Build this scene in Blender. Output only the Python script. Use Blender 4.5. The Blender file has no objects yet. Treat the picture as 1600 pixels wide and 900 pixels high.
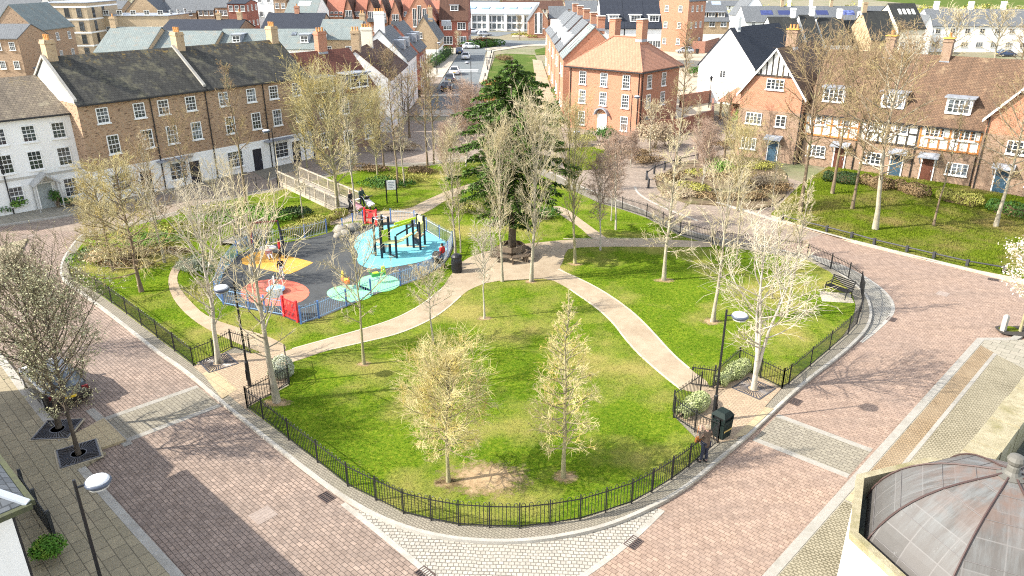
import bpy, bmesh, math, random
import numpy as np
from mathutils import Vector, Matrix
from mathutils.geometry import tessellate_polygon
PI = math.pi
random.seed(7)
C = bpy.context.scene.collection
SC = bpy.context.scene
# ------------------------------------------------------------------ survey
# camera survey: the drone hangs 17.3 m over the square and looks down 22.8 degrees
CAM_H = 17.3; FPX = 1175.0; TH = math.atan(FPX / 2800.0)
def g(x, y, z=0.0):
    """ground position (metres) of a spot read off the photograph"""
    u = (x - 800) / FPX; v = -(y - 450) / FPX
    dy = math.cos(TH) + v * math.sin(TH); dz = -math.sin(TH) + v * math.cos(TH)
    t = (z - CAM_H) / dz
    return (u * t, dy * t)
def at_depth(x, y, Y):
    u = (x - 800) / FPX; v = -(y - 450) / FPX
    dy = math.cos(TH) + v * math.sin(TH); dz = -math.sin(TH) + v * math.cos(TH)
    t = Y / dy
    return (u * t, CAM_H + dz * t)
def height_at(X, Y, py):
    lo, hi = 0, 40
    for _ in range(40):
        m = (lo + hi) / 2
        z = m - CAM_H
        d = Y * math.cos(TH) - z * math.sin(TH); up = Y * math.sin(TH) + z * math.cos(TH)
        if 450 - FPX * up / d > py: lo = m
        else: hi = m
    return lo
# ------------------------------------------------------------------ materials
MATS = {}
def new_mat(name):
    m = bpy.data.materials.new(name); m.use_nodes = True
    nt = m.node_tree; nt.nodes.clear()
    o = nt.nodes.new('ShaderNodeOutputMaterial'); b = nt.nodes.new('ShaderNodeBsdfPrincipled')
    nt.links.new(b.outputs[0], o.inputs[0])
    return m, nt, b
def N(nt, t, **kw):
    n = nt.nodes.new(t)
    for k, v in kw.items():
        if k.startswith('i_'):
            n.inputs[k[2:].replace('_', ' ')].default_value = v
        else: setattr(n, k, v)
    return n
def col(c): return (c[0], c[1], c[2], 1.0)
def coords(nt, uv, rot=0.0, sc=(1, 1, 1)):
    tc = nt.nodes.new('ShaderNodeTexCoord'); mp = nt.nodes.new('ShaderNodeMapping')
    mp.inputs['Rotation'].default_value = (0, 0, rot); mp.inputs['Scale'].default_value = sc
    nt.links.new(tc.outputs['UV' if uv else 'Object'], mp.inputs['Vector'])
    return mp.outputs['Vector']
def noise(nt, vec, scale, detail=4, rough=0.6):
    n = N(nt, 'ShaderNodeTexNoise'); n.inputs['Scale'].default_value = scale
    n.inputs['Detail'].default_value = detail; n.inputs['Roughness'].default_value = rough
    nt.links.new(vec, n.inputs['Vector']); return n.outputs['Fac']
def ramp(nt, fac, stops):
    r = N(nt, 'ShaderNodeValToRGB'); e = r.color_ramp.elements
    while len(e) < len(stops): e.new(0.5)
    for el, (p, c) in zip(e, stops):
        el.position = p; el.color = col(c) if len(c) == 3 else c
    nt.links.new(fac, r.inputs['Fac']); return r.outputs['Color']
def mix(nt, fac, a, b, mode='MIX'):
    m = N(nt, 'ShaderNodeMix', data_type='RGBA', blend_type=mode)
    for sock, v in ((m.inputs[0], fac), (m.inputs[6], a), (m.inputs[7], b)):
        if hasattr(v, 'is_linked'): nt.links.new(v, sock)
        elif isinstance(v, (int, float)): sock.default_value = v
        else: sock.default_value = col(v)
    return m.outputs[2]
def bump(nt, b, height, strength=0.3, dist=0.02):
    n = N(nt, 'ShaderNodeBump'); n.inputs['Strength'].default_value = strength; n.inputs['Distance'].default_value = dist
    nt.links.new(height, n.inputs['Height']); nt.links.new(n.outputs[0], b.inputs['Normal'])
BW = ((0.0, (0, 0, 0)), (1.0, (1, 1, 1)))
def band(nt, fac, lo, hi): return ramp(nt, fac, ((lo, (0, 0, 0)), (hi, (1, 1, 1))))
def plain(name, c, rough=0.6, metal=0.0, var=0.12, scale=3.0, spec=0.4):
    if name in MATS: return MATS[name]
    m, nt, b = new_mat(name)
    v = coords(nt, False)
    n = noise(nt, v, scale, 5)
    lo = tuple(x * (1 - var) for x in c); hi = tuple(min(1, x * (1 + var)) for x in c)
    nt.links.new(ramp(nt, n, ((0.3, lo), (0.7, hi))), b.inputs['Base Color'])
    b.inputs['Roughness'].default_value = rough; b.inputs['Metallic'].default_value = metal
    b.inputs['Specular IOR Level'].default_value = spec
    MATS[name] = m; return m
def courses(name, c1, c2, mortar, bw, bh, mort=0.012, uv=False, rot=0.0, dirt=(0.2, 0.18, 0.15), dirt_amt=0.35,
            rough=0.85, flecks=0.0, fleck_col=(0.1, 0.06, 0.04), offset=0.5, bump_s=0.3, patch=None, wobble=0.0, wear=None):
    """bricks, paving blocks, setts, flags, slates: rows of units with their own tone, joints, stains"""
    if name in MATS: return MATS[name]
    m, nt, b = new_mat(name)
    v0 = coords(nt, uv, rot); v = v0
    if wobble:
        nn = N(nt, 'ShaderNodeTexNoise'); nn.inputs['Scale'].default_value = 1.3; nt.links.new(v0, nn.inputs['Vector'])
        va = N(nt, 'ShaderNodeVectorMath', operation='MULTIPLY_ADD'); va.inputs[1].default_value = (wobble,) * 3
        nt.links.new(nn.outputs['Color'], va.inputs[0]); nt.links.new(v0, va.inputs[2]); v = va.outputs[0]
    br = N(nt, 'ShaderNodeTexBrick', offset=offset)
    br.inputs['Scale'].default_value = 1.0; br.inputs['Brick Width'].default_value = bw; br.inputs['Row Height'].default_value = bh
    br.inputs['Mortar Size'].default_value = mort; br.inputs['Mortar Smooth'].default_value = 0.3; br.inputs['Bias'].default_value = 0.0
    br.inputs['Color1'].default_value = col(c1); br.inputs['Color2'].default_value = col(c2); br.inputs['Mortar'].default_value = col(mortar)
    nt.links.new(v, br.inputs['Vector'])
    c = br.outputs['Color']
    big = noise(nt, v0, 0.35, 6, 0.65)
    c = mix(nt, band(nt, big, 0.35, 0.75), c, mix(nt, dirt_amt, c, dirt), 'MIX')
    fine = noise(nt, v0, 9.0, 3)
    c = mix(nt, 0.3, c, ramp(nt, fine, ((0.25, (0.35, 0.35, 0.35)), (0.75, (1.0, 1.0, 1.0)))), 'MULTIPLY')
    if wear:
        mw = N(nt, 'ShaderNodeMapping'); mw.inputs['Rotation'].default_value = (0, 0, wear[0]); mw.inputs['Scale'].default_value = (.1, 1.1, 1)
        tcw = N(nt, 'ShaderNodeTexCoord'); nt.links.new(tcw.outputs['Object'], mw.inputs['Vector'])
        wn = noise(nt, mw.outputs[0], 1.0, 6, .7)
        c = mix(nt, band(nt, wn, .46, .68), c, mix(nt, wear[1], c, (.14, .11, .09)))
        sn = noise(nt, v0, 0.9, 8, .8); c = mix(nt, band(nt, sn, .60, .72), c, mix(nt, .5, c, (.12, .10, .085)))
        sn2 = noise(nt, v0, 1.7, 8, .8); c = mix(nt, band(nt, sn2, .62, .74), c, mix(nt, .4, c, (.52, .46, .40)))
        un = noise(nt, v0, 3.2, 2, .5); c = mix(nt, .35, c, ramp(nt, un, ((.35, (.55, .52, .5)), (.65, (1.15, 1.15, 1.15)))), 'MULTIPLY')
    if flecks:
        mp = N(nt, 'ShaderNodeMapping'); mp.inputs['Scale'].default_value = (1 / (bw * 1.4), 1 / (bh * 1.2), 1); nt.links.new(v0, mp.inputs['Vector'])
        f = noise(nt, mp.outputs[0], 0.8, 2, 0.5)
        c = mix(nt, band(nt, f, 0.66 - flecks * 0.2, 0.70 - flecks * 0.2), c, mix(nt, 0.75, c, fleck_col))
    if patch:
        pn = noise(nt, v0, patch[1], 6, 0.7)
        c = mix(nt, band(nt, pn, patch[2], patch[2] + 0.12), c, mix(nt, 0.7, c, patch[0]))
    nt.links.new(c, b.inputs['Base Color']); b.inputs['Roughness'].default_value = rough; b.inputs['Specular IOR Level'].default_value = 0.25
    inv = N(nt, 'ShaderNodeMath', operation='SUBTRACT'); inv.inputs[0].default_value = 1.0
    nt.links.new(br.outputs['Fac'], inv.inputs[1]); bump(nt, b, inv.outputs[0], bump_s, 0.02)
    MATS[name] = m; return m
def roofing(name, c1, c2, moss=None, moss_amt=0.5, bw=0.3, bh=0.25, streak=0.5, lichen=None):
    """tiles or slates with rain streaks down the slope, moss and lichen patches"""
    if name in MATS: return MATS[name]
    m, nt, b = new_mat(name)
    v = coords(nt, True)
    br = N(nt, 'ShaderNodeTexBrick'); br.inputs['Scale'].default_value = 1.0
    br.inputs['Brick Width'].default_value = bw; br.inputs['Row Height'].default_value = bh; br.inputs['Mortar Size'].default_value = 0.018
    br.inputs['Color1'].default_value = col(c1); br.inputs['Color2'].default_value = col(c2)
    br.inputs['Mortar'].default_value = col(tuple(x * 0.45 for x in c1)); nt.links.new(v, br.inputs['Vector'])
    c = br.outputs['Color']
    mp = N(nt, 'ShaderNodeMapping'); mp.inputs['Scale'].default_value = (2.2, 0.25, 1); nt.links.new(v, mp.inputs['Vector'])
    s = noise(nt, mp.outputs[0], 1.0, 6, 0.7)
    c = mix(nt, streak, c, ramp(nt, s, ((0.3, (0.3, 0.3, 0.3)), (0.7, (1.35, 1.33, 1.28)))), 'MULTIPLY')
    n2 = noise(nt, v, 5.0, 6, 0.8)
    c = mix(nt, 0.35, c, ramp(nt, n2, ((0.3, (0.45, 0.45, 0.45)), (0.7, (1.3, 1.3, 1.3)))), 'MULTIPLY')
    if moss:
        n3 = noise(nt, v, 0.7, 8, 0.75)
        c = mix(nt, band(nt, n3, 0.72 - 0.3 * moss_amt, 0.85 - 0.25 * moss_amt), c, mix(nt, 0.8, c, moss))
    if lichen:
        sp = N(nt, 'ShaderNodeSeparateXYZ'); nt.links.new(v, sp.inputs[0])
        tc = N(nt, 'ShaderNodeTexCoord'); so = N(nt, 'ShaderNodeSeparateXYZ'); nt.links.new(tc.outputs['Generated'], so.inputs[0])
        gz = band(nt, so.outputs[2], 0.72, 1.0)
        n4 = noise(nt, v, 1.6, 8, 0.8)
        f = mix(nt, 1.0, band(nt, n4, 0.54, 0.66), gz, 'MULTIPLY')
        c = mix(nt, f, c, lichen)
    nt.links.new(c, b.inputs['Base Color']); b.inputs['Roughness'].default_value = 0.8; b.inputs['Specular IOR Level'].default_value = 0.3
    inv = N(nt, 'ShaderNodeMath', operation='SUBTRACT'); inv.inputs[0].default_value = 1.0
    nt.links.new(br.outputs['Fac'], inv.inputs[1]); bump(nt, b, inv.outputs[0], 0.5, 0.03)
    MATS[name] = m; return m
def render_wall(name, c, stain=(0.55, 0.52, 0.45), amt=0.25):
    if name in MATS: return MATS[name]
    m, nt, b = new_mat(name); v = coords(nt, True)
    mp = N(nt, 'ShaderNodeMapping'); mp.inputs['Scale'].default_value = (1.6, 0.22, 1); nt.links.new(v, mp.inputs['Vector'])
    n = noise(nt, mp.outputs[0], 1.0, 6, 0.7)
    c1 = mix(nt, band(nt, n, 0.45, 0.85), c, mix(nt, amt, c, stain))
    nt.links.new(c1, b.inputs['Base Color']); b.inputs['Roughness'].default_value = 0.9; b.inputs['Specular IOR Level'].default_value = 0.2
    bump(nt, b, noise(nt, v, 30, 3), 0.15, 0.01)
    MATS[name] = m; return m
def turf(name, cs, dry, dry_amt=0.5, stripes=False):
    if name in MATS: return MATS[name]
    m, nt, b = new_mat(name); v = coords(nt, False)
    n1 = noise(nt, v, 0.55, 7, 0.7); n2 = noise(nt, v, 6.0, 6, 0.8); n3 = noise(nt, v, 0.18, 4, 0.6)
    c = ramp(nt, n2, ((0.32, cs[0]), (0.5, cs[1]), (0.70, cs[2])))
    c = mix(nt, band(nt, n1, 0.40, 0.64), c, mix(nt, 0.42, c, cs[0]))
    c = mix(nt, band(nt, n3, 0.62 - 0.2 * dry_amt, 0.80 - 0.2 * dry_amt), c, mix(nt, 0.6, c, dry))
    n4 = noise(nt, v, 2.2, 8, 0.85)
    c = mix(nt, band(nt, n4, 0.58, 0.72), c, mix(nt, 0.55, c, dry))
    nt.links.new(c, b.inputs['Base Color']); b.inputs['Roughness'].default_value = 1.0; b.inputs['Specular IOR Level'].default_value = 0.0
    bump(nt, b, noise(nt, v, 14, 6, 0.85), 0.9, 0.06)
    MATS[name] = m; return m
def mottled(name, c1, c2, c3=None, s=2.0, rough=0.9, bs=0.4, rot=0, sc=(1, 1, 1)):
    if name in MATS: return MATS[name]
    m, nt, b = new_mat(name); v = coords(nt, False, rot, sc)
    c = ramp(nt, noise(nt, v, s, 8, 0.75), ((0.3, c1), (0.68, c2)))
    if c3: c = mix(nt, band(nt, noise(nt, v, s * 0.2, 5, 0.7), 0.5, 0.68), c, mix(nt, 0.7, c, c3))
    nt.links.new(c, b.inputs['Base Color']); b.inputs['Roughness'].default_value = rough; b.inputs['Specular IOR Level'].default_value = 0.25
    bump(nt, b, noise(nt, v, s * 8, 5, 0.8), bs, 0.02)
    MATS[name] = m; return m
def glass(name, c=(0.03, 0.035, 0.04), rough=0.08):
    if name in MATS: return MATS[name]
    m, nt, b = new_mat(name); v = coords(nt, False)
    n = noise(nt, v, 1.3, 3)
    oi = N(nt, 'ShaderNodeObjectInfo'); cu = ramp(nt, oi.outputs['Random'], ((.0, c), (.45, tuple(x * 2 for x in c)), (.62, tuple(min(.5, x * 5 + .02) for x in c)), (.8, tuple(min(.6, x * 9 + .03) for x in c)), (.84, c)))
    nt.links.new(mix(nt, band(nt, n, .4, .62), c, cu), b.inputs['Base Color'])
    b.inputs['Roughness'].default_value = rough; b.inputs['Specular IOR Level'].default_value = 0.7
    MATS[name] = m; return m
def bark(name, c1, c2, c3=None):
    if name in MATS: return MATS[name]
    m, nt, b = new_mat(name); v = coords(nt, False, 0, (1, 1, 0.5))
    c = ramp(nt, noise(nt, v, 5, 6, 0.7), ((0.3, c1), (0.66, c2)))
    if c3: c = mix(nt, band(nt, noise(nt, v, 1.6, 4), 0.5, 0.62), c, c3)
    nt.links.new(c, b.inputs['Base Color']); b.inputs['Roughness'].default_value = 0.9; b.inputs['Specular IOR Level'].default_value = 0.2
    MATS[name] = m; return m
def leafy(name, c1, c2, c3):
    if name in MATS: return MATS[name]
    m, nt, b = new_mat(name); v = coords(nt, False)
    c = ramp(nt, noise(nt, v, 2.6, 6, 0.8), ((0.28, c1), (0.5, c2), (0.75, c3)))
    nt.links.new(c, b.inputs['Base Color']); b.inputs['Roughness'].default_value = 0.65; b.inputs['Specular IOR Level'].default_value = 0.2
    MATS[name] = m; return m
M_black = plain('black_iron', (0.012, 0.012, 0.014), 0.45)
M_white = plain('white_paint', (0.8, 0.8, 0.78), 0.5, var=0.04)
M_frame = plain('window_white', (0.78, 0.78, 0.75), 0.5, var=0.05)
M_sill = plain('stone_sill', (0.45, 0.43, 0.38), 0.8)
M_pane = glass('window_glass')
M_gut = plain('gutter_black', (0.02, 0.02, 0.022), 0.5)
M_stone = mottled('kerb_stone', (0.30, 0.28, 0.245), (0.41, 0.39, 0.345), (0.24, 0.22, 0.18), 3.0)
M_lead = plain('lead_sheet', (0.25, 0.27, 0.3), 0.5, var=0.25, scale=2)
M_pot = plain('terracotta_pot', (0.5, 0.24, 0.08), 0.8, var=0.25)
B_tan = courses('tan_brick', (0.46, 0.29, 0.175), (0.35, 0.21, 0.125), (0.46, 0.36, 0.25), 0.24, 0.085, 0.012, True, flecks=0.35, dirt_amt=0.25)
B_yel = courses('yellow_brick', (0.52, 0.37, 0.21), (0.44, 0.30, 0.17), (0.5, 0.4, 0.28), 0.24, 0.085, 0.012, True, flecks=0.1, dirt_amt=0.15)
B_red = courses('red_brick', (0.46, 0.185, 0.105), (0.38, 0.145, 0.08), (0.5, 0.34, 0.24), 0.24, 0.085, 0.012, True, flecks=0.06, dirt_amt=0.2, dirt=(0.4, 0.2, 0.12))
B_dkred = courses('dark_red_brick', (0.30, 0.07, 0.045), (0.24, 0.055, 0.035), (0.3, 0.16, 0.12), 0.24, 0.085, 0.012, True, dirt_amt=0.2)
B_brn = courses('brown_brick', (0.35, 0.215, 0.14), (0.25, 0.145, 0.09), (0.38, 0.3, 0.22), 0.24, 0.085, 0.012, True, flecks=0.25)
W_white = render_wall('white_render', (0.80, 0.80, 0.77))
W_cream = render_wall('cream_render', (0.72, 0.66, 0.52))
R_dark = roofing('dark_mossy_slate', (0.075, 0.072, 0.062), (0.052, 0.05, 0.045), (0.17, 0.155, 0.095), 0.72, streak=.75, lichen=(0.42, 0.27, 0.05))
R_brownold = roofing('weathered_brown_tile', (0.22, 0.18, 0.13), (0.16, 0.13, 0.10), (0.33, 0.29, 0.2), 0.5, lichen=(0.42, 0.30, 0.10))
R_redbrown = roofing('red_brown_tile', (0.20, 0.075, 0.05), (0.14, 0.055, 0.04), (0.25, 0.2, 0.15), 0.25)
R_brown = roofing('brown_tile', (0.12, 0.06, 0.04), (0.09, 0.045, 0.03), None)
R_terra = roofing('orange_clay_tile', (0.52, 0.26, 0.165), (0.44, 0.21, 0.13), (0.42, 0.31, 0.22), 0.35, bw=0.2, bh=0.18, streak=0.2)
R_half = roofing('brown_plain_tile', (0.19, 0.115, 0.07), (0.135, 0.085, 0.055), (0.28, 0.2, 0.12), 0.55, bw=0.2, bh=0.16)
R_slate = roofing('grey_slate', (0.16, 0.17, 0.18), (0.12, 0.13, 0.14), None, streak=0.25)
R_green = roofing('pale_green_slate', (0.225, 0.26, 0.25), (0.185, 0.22, 0.215), (0.26, 0.2, 0.145), 0.6, streak=0.25)
R_navy = roofing('navy_tile', (0.03, 0.036, 0.05), (0.022, 0.027, 0.04), None, bw=0.35, bh=0.33, streak=0.2)
R_mossy = roofing('black_mossy_tile', (0.035, 0.037, 0.035), (0.025, 0.027, 0.026), (0.12, 0.11, 0.05), 0.5)
R_redtile = roofing('red_tile', (0.42, 0.17, 0.11), (0.36, 0.14, 0.09), None, streak=0.2)
# ------------------------------------------------------------------ mesh building
class MB:
    def __init__(s): s.v = []; s.f = []
    def quadf(s, *pts):
        n = len(s.v); s.v += [tuple(p) for p in pts]; s.f.append(tuple(range(n, n + len(pts))))
    def box(s, cx, cy, cz, sx, sy, sz, rz=0.0):
        """centre and full sizes"""
        c, sn = math.cos(rz), math.sin(rz); n = len(s.v)
        for dz in (-.5, .5):
            for dx, dy in ((-.5, -.5), (.5, -.5), (.5, .5), (-.5, .5)):
                x, y = dx * sx, dy * sy
                s.v.append((cx + c * x - sn * y, cy + sn * x + c * y, cz + dz * sz))
        for q in ((0, 3, 2, 1), (4, 5, 6, 7), (0, 1, 5, 4), (1, 2, 6, 5), (2, 3, 7, 6), (3, 0, 4, 7)):
            s.f.append(tuple(n + i for i in q))
        return s
    def hexa(s, p):
        """eight corners: bottom ring then top ring"""
        n = len(s.v); s.v += [tuple(q) for q in p]
        for q in ((0, 3, 2, 1), (4, 5, 6, 7), (0, 1, 5, 4), (1, 2, 6, 5), (2, 3, 7, 6), (3, 0, 4, 7)):
            s.f.append(tuple(n + i for i in q))
        return s
    def tube(s, pts, rad, sides=6, cap=True):
        n0 = len(s.v); k = len(pts); P = [Vector(p) for p in pts]
        for i in range(k):
            d = (P[min(i + 1, k - 1)] - P[max(i - 1, 0)])
            if d.length < 1e-6: d = Vector((0, 0, 1))
            d.normalize()
            a = d.cross(Vector((0, 0, 1)) if abs(d.z) < 0.9 else Vector((1, 0, 0))).normalized(); b = d.cross(a)
            r = rad[i] if isinstance(rad, (list, tuple)) else rad
            for j in range(sides):
                t = 2 * PI * j / sides
                s.v.append(tuple(P[i] + a * (r * math.cos(t)) + b * (r * math.sin(t))))
        for i in range(k - 1):
            for j in range(sides):
                a0 = n0 + i * sides + j; a1 = n0 + i * sides + (j + 1) % sides
                s.f.append((a0, a1, a1 + sides, a0 + sides))
        if cap:
            s.f.append(tuple(n0 + j for j in range(sides))[::-1]); s.f.append(tuple(n0 + (k - 1) * sides + j for j in range(sides)))
        return s
    def lathe(s, prof, cx=0, cy=0, sides=12, cz=0):
        n0 = len(s.v)
        for r, z in prof:
            for j in range(sides):
                t = 2 * PI * j / sides
                s.v.append((cx + r * math.cos(t), cy + r * math.sin(t), cz + z))
        for i in range(len(prof) - 1):
            for j in range(sides):
                a0 = n0 + i * sides + j; a1 = n0 + i * sides + (j + 1) % sides
                s.f.append((a0, a1, a1 + sides, a0 + sides))
        s.f.append(tuple(n0 + j for j in range(sides))[::-1]); s.f.append(tuple(n0 + (len(prof) - 1) * sides + j for j in range(sides)))
        return s
    def poly(s, pts, z0, z1):
        """slab with an outline of any shape: top at z1, sides down to z0"""
        P = [Vector((p[0], p[1], 0)) for p in pts]
        area = sum(P[i].x * P[(i + 1) % len(P)].y - P[(i + 1) % len(P)].x * P[i].y for i in range(len(P)))
        if area < 0: P.reverse()
        n = len(s.v); k = len(P)
        s.v += [(p.x, p.y, z1) for p in P]
        for t in tessellate_polygon([P]):
            a, b, c = (P[i] for i in t)
            if (b - a).cross(c - a).z < 0: t = (t[0], t[2], t[1])
            s.f.append(tuple(n + i for i in t))
        if z0 < z1:
            m = len(s.v); s.v += [(p.x, p.y, z1) for p in P] + [(p.x, p.y, z0) for p in P]
            for i in range(k):
                j = (i + 1) % k
                s.f.append((m + i, m + k + i, m + k + j, m + j))
        return s
    def strip(s, pts, w0, w1, z0, z1, closed=False):
        """band along a line between the offsets w0 and w1 (left of travel is positive)"""
        k = len(pts); n = len(s.v)
        for i in range(k):
            a = Vector(pts[(i - 1) % k if closed else max(i - 1, 0)][:2]); b = Vector(pts[(i + 1) % k if closed else min(i + 1, k - 1)][:2])
            d = (b - a).normalized(); nrm = Vector((-d.y, d.x)); p = Vector(pts[i][:2])
            q0 = p + nrm * w0; q1 = p + nrm * w1
            s.v += [(q0.x, q0.y, z1), (q1.x, q1.y, z1), (q0.x, q0.y, z0), (q1.x, q1.y, z0)]
        for i in range(k if closed else k - 1):
            a = n + 4 * i; b = n + 4 * ((i + 1) % k)
            s.f += [(a, b, b + 1, a + 1), (a + 2, b + 2, b, a), (a + 1, b + 1, b + 3, a + 3)]
        return s
    def build(s, name, mat, parent=None, smooth=False, uv=True):
        me = bpy.data.meshes.new(name); me.from_pydata(s.v, [], s.f); me.materials.append(mat)
        if uv: auto_uv(me)
        if smooth: me.polygons.foreach_set('use_smooth', [True] * len(me.polygons))
        o = bpy.data.objects.new(name, me); C.objects.link(o)
        if parent: o.parent = parent
        return o
def auto_uv(me):
    uvl = me.uv_layers.new(name='UVMap').data
    for p in me.polygons:
        n = p.normal
        if abs(n.z) > 0.98: ax, ay = Vector((1, 0, 0)), Vector((0, 1, 0))
        else:
            ax = Vector((-n.y, n.x, 0)).normalized(); ay = n.cross(ax)
        for li in p.loop_indices:
            co = me.vertices[me.loops[li].vertex_index].co
            uvl[li].uv = (ax.dot(co), ay.dot(co))
def tag(o, label=None, cat=None, group=None, kind=None):
    if label: o['label'] = label
    if cat: o['category'] = cat
    if group: o['group'] = group
    if kind: o['kind'] = kind
    return o
def thing(name, label, cat, loc, rz=0.0, group=None):
    o = bpy.data.objects.new(name, None); C.objects.link(o); o.empty_display_size = 0.3
    o.location = loc if len(loc) == 3 else (loc[0], loc[1], 0); o.rotation_euler = (0, 0, rz)
    return tag(o, label, cat, group)
def copy_tree(o, parent=None):
    c = o.copy(); C.objects.link(c)
    if parent: c.parent = parent
    for ch in o.children: copy_tree(ch, c)
    return c
def struct(name, mb, mat, label=None):
    return tag(mb.build(name, mat), label, None, None, 'structure')
def chaikin(pts, it=2, closed=False):
    P = [Vector(p[:2]) for p in pts]
    for _ in range(it):
        Q = [] if closed else [P[0]]
        for i in range(len(P) if closed else len(P) - 1):
            a, b = P[i], P[(i + 1) % len(P)]
            Q += [a * 0.75 + b * 0.25, a * 0.25 + b * 0.75]
        if not closed: Q.append(P[-1])
        P = Q
    return [tuple(p) for p in P]
def G(*pp): return [g(*p) for p in pp]
def inside(p, poly):
    x, y = p[:2]; r = False; j = len(poly) - 1
    for i in range(len(poly)):
        xi, yi = poly[i][:2]; xj, yj = poly[j][:2]
        if (yi > y) != (yj > y) and x < (xj - xi) * (y - yi) / (yj - yi) + xi: r = not r
        j = i
    return r
def offset_line(pts, w, closed=False):
    out = []; k = len(pts)
    for i in range(k):
        a = Vector(pts[(i - 1) % k if closed else max(i - 1, 0)][:2]); b = Vector(pts[(i + 1) % k if closed else min(i + 1, k - 1)][:2])
        d = (b - a).normalized(); q = Vector(pts[i][:2]) + Vector((-d.y, d.x)) * w
        out.append((q.x, q.y))
    return out
# ------------------------------------------------------------------ ground, roads, pavements
M_earth = mottled('far_ground', (0.16, 0.14, 0.09), (0.26, 0.23, 0.15), (0.09, 0.14, 0.035), 0.25)
struct('ground', MB().poly([(-900, -60), (900, -60), (900, 1500), (-900, 1500)], -0.03, -0.03), M_earth)
pv = dict(dirt_amt=0.45, wobble=0.05)
M_roadL = courses('pink_block_paving', (0.385, 0.29, 0.23), (0.28, 0.21, 0.168), (0.085, 0.064, 0.05), 0.25, 0.155, 0.013, rot=math.radians(43), dirt=(0.19, 0.16, 0.14), wear=(math.radians(43), .45), **pv)
M_roadR = courses('rose_block_paving', (0.395, 0.285, 0.215), (0.31, 0.22, 0.168), (0.155, 0.108, 0.078), 0.225, 0.165, 0.011, rot=math.radians(43), dirt=(0.26, 0.2, 0.17), wear=(math.radians(-47), .35), **pv)
M_roadN = courses('dusty_block_paving', (0.38, 0.30, 0.235), (0.29, 0.23, 0.18), (0.15, 0.12, 0.09), 0.25, 0.18, 0.012, dirt=(0.28, 0.24, 0.2), wear=(.3, .4), **pv)
# the block-paved streets round the square
struct('road', MB().poly([(-42, 20), (-10, 3), (0.6, 3), (0.6, 24), (-8, 34), (-26, 50), (-40, 54), (-60, 40)], 0, 0), M_roadL)
struct('road', MB().poly([(0.6, 3), (14, 3), (44, 36), (58, 46), (48, 58), (30, 57), (18, 48), (8, 34), (0.6, 24)], 0, 0), M_roadR)
struct('road', MB().poly([(-60, 40), (-40, 54), (-26, 50), (-8, 34), (0.6, 24), (8, 34), (18, 48), (30, 57), (24, 70), (30, 82), (34, 96), (26, 100), (16, 84), (6, 96), (-14, 96), (-22, 80), (-38, 58)], -0.004, -0.004), M_roadN)
# park island: kerb line read from the photo, clockwise from the west
KERB = G((127,367),(108,390),(96,410),(93,428),(98,440),(112,450),(160,485),(207,522),(250,557),(287,581),(342,629),(400,677),(462,727),(525,775),(575,805),(625,827),(675,841),(725,849),(800,852),
         (875,844),(950,827),(1025,795),(1075,765),(1125,722),(1175,680),(1200,655),(1262,597),(1312,560),(1350,525),(1361,505),(1363,487),(1355,463),(1343,452),(1320,433),(1295,418),(1262,403),
         (1200,387),(1112,373),(1062,358),(1010,331),(960,313),(900,290),(860,270),(820,255),(760,246),(700,250),(660,257),(602,256),(560,262),(520,271),(470,284),(430,296),(400,300),(340,313),(272,334),(220,347),(160,360))
KERB = chaikin(KERB, 2, True)
M_setts = courses('grey_sett_paving', (0.31, 0.275, 0.215), (0.24, 0.215, 0.17), (0.12, 0.10, 0.08), 0.13, 0.10, 0.012, rot=math.radians(40), dirt=(0.2, 0.19, 0.13), dirt_amt=0.5)
area = sum(KERB[i][0] * KERB[(i+1) % len(KERB)][1] - KERB[(i+1) % len(KERB)][0] * KERB[i][1] for i in range(len(KERB)))
if area < 0: KERB.reverse()        # counter-clockwise: left of travel is inside
struct('pavement', MB().poly(offset_line(KERB, 0.1, True), 0.10, 0.115), M_setts)
struct('kerb', MB().strip(KERB, 0.0, 0.14, -0.02, 0.125, True), M_stone)
# cobbled corners outside the kerb, each with its edging
M_cob = courses('pale_cobbles', (0.43, 0.405, 0.35), (0.34, 0.315, 0.27), (0.13, 0.115, 0.095), 0.17, 0.15, 0.016, rot=0.05, dirt=(0.4, 0.37, 0.3), dirt_amt=0.4, wobble=0.16, bump_s=0.6)
cobS = chaikin(G((536,787),(560,806),(600,838),(655,884),(672,900),(700,925),(800,935),(870,925),(912,900),(960,866),(1000,832),(1035,797)), 2)
struct('cobbled_corner', MB().poly(cobS + G((1025,794),(950,826),(875,843),(800,851),(725,848),(675,840),(625,826),(575,804)), 0.004, 0.004), M_cob)
struct('edging', MB().strip(cobS, -0.1, 0.1, 0.0, 0.012), M_stone)
M_cobE = courses('grey_cobbles', (0.42, 0.40, 0.35), (0.33, 0.31, 0.27), (0.13, 0.12, 0.10), 0.17, 0.13, 0.02, rot=0.6, dirt=(0.3, 0.28, 0.22), dirt_amt=0.4, wobble=0.2, bump_s=0.6)
cobE = chaikin(G((1262,397),(1305,410),(1340,426),(1372,446),(1392,466),(1397,483),(1390,497),(1365,520),(1345,535)), 2)
struct('cobbled_corner', MB().poly(cobE + G((1350,525),(1361,505),(1363,487),(1355,463),(1343,452),(1320,433),(1295,418),(1262,403)), 0.004, 0.004), M_cobE)
struct('edging', MB().strip(cobE, -0.09, 0.09, 0.0, 0.012), M_stone)
cobN = chaikin(G((992,292),(996,302),(1018,316),(1050,330),(1090,345)), 2)
struct('edging', MB().strip(cobN, -0.1, 0.1, 0.0, 0.02), M_stone)
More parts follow.
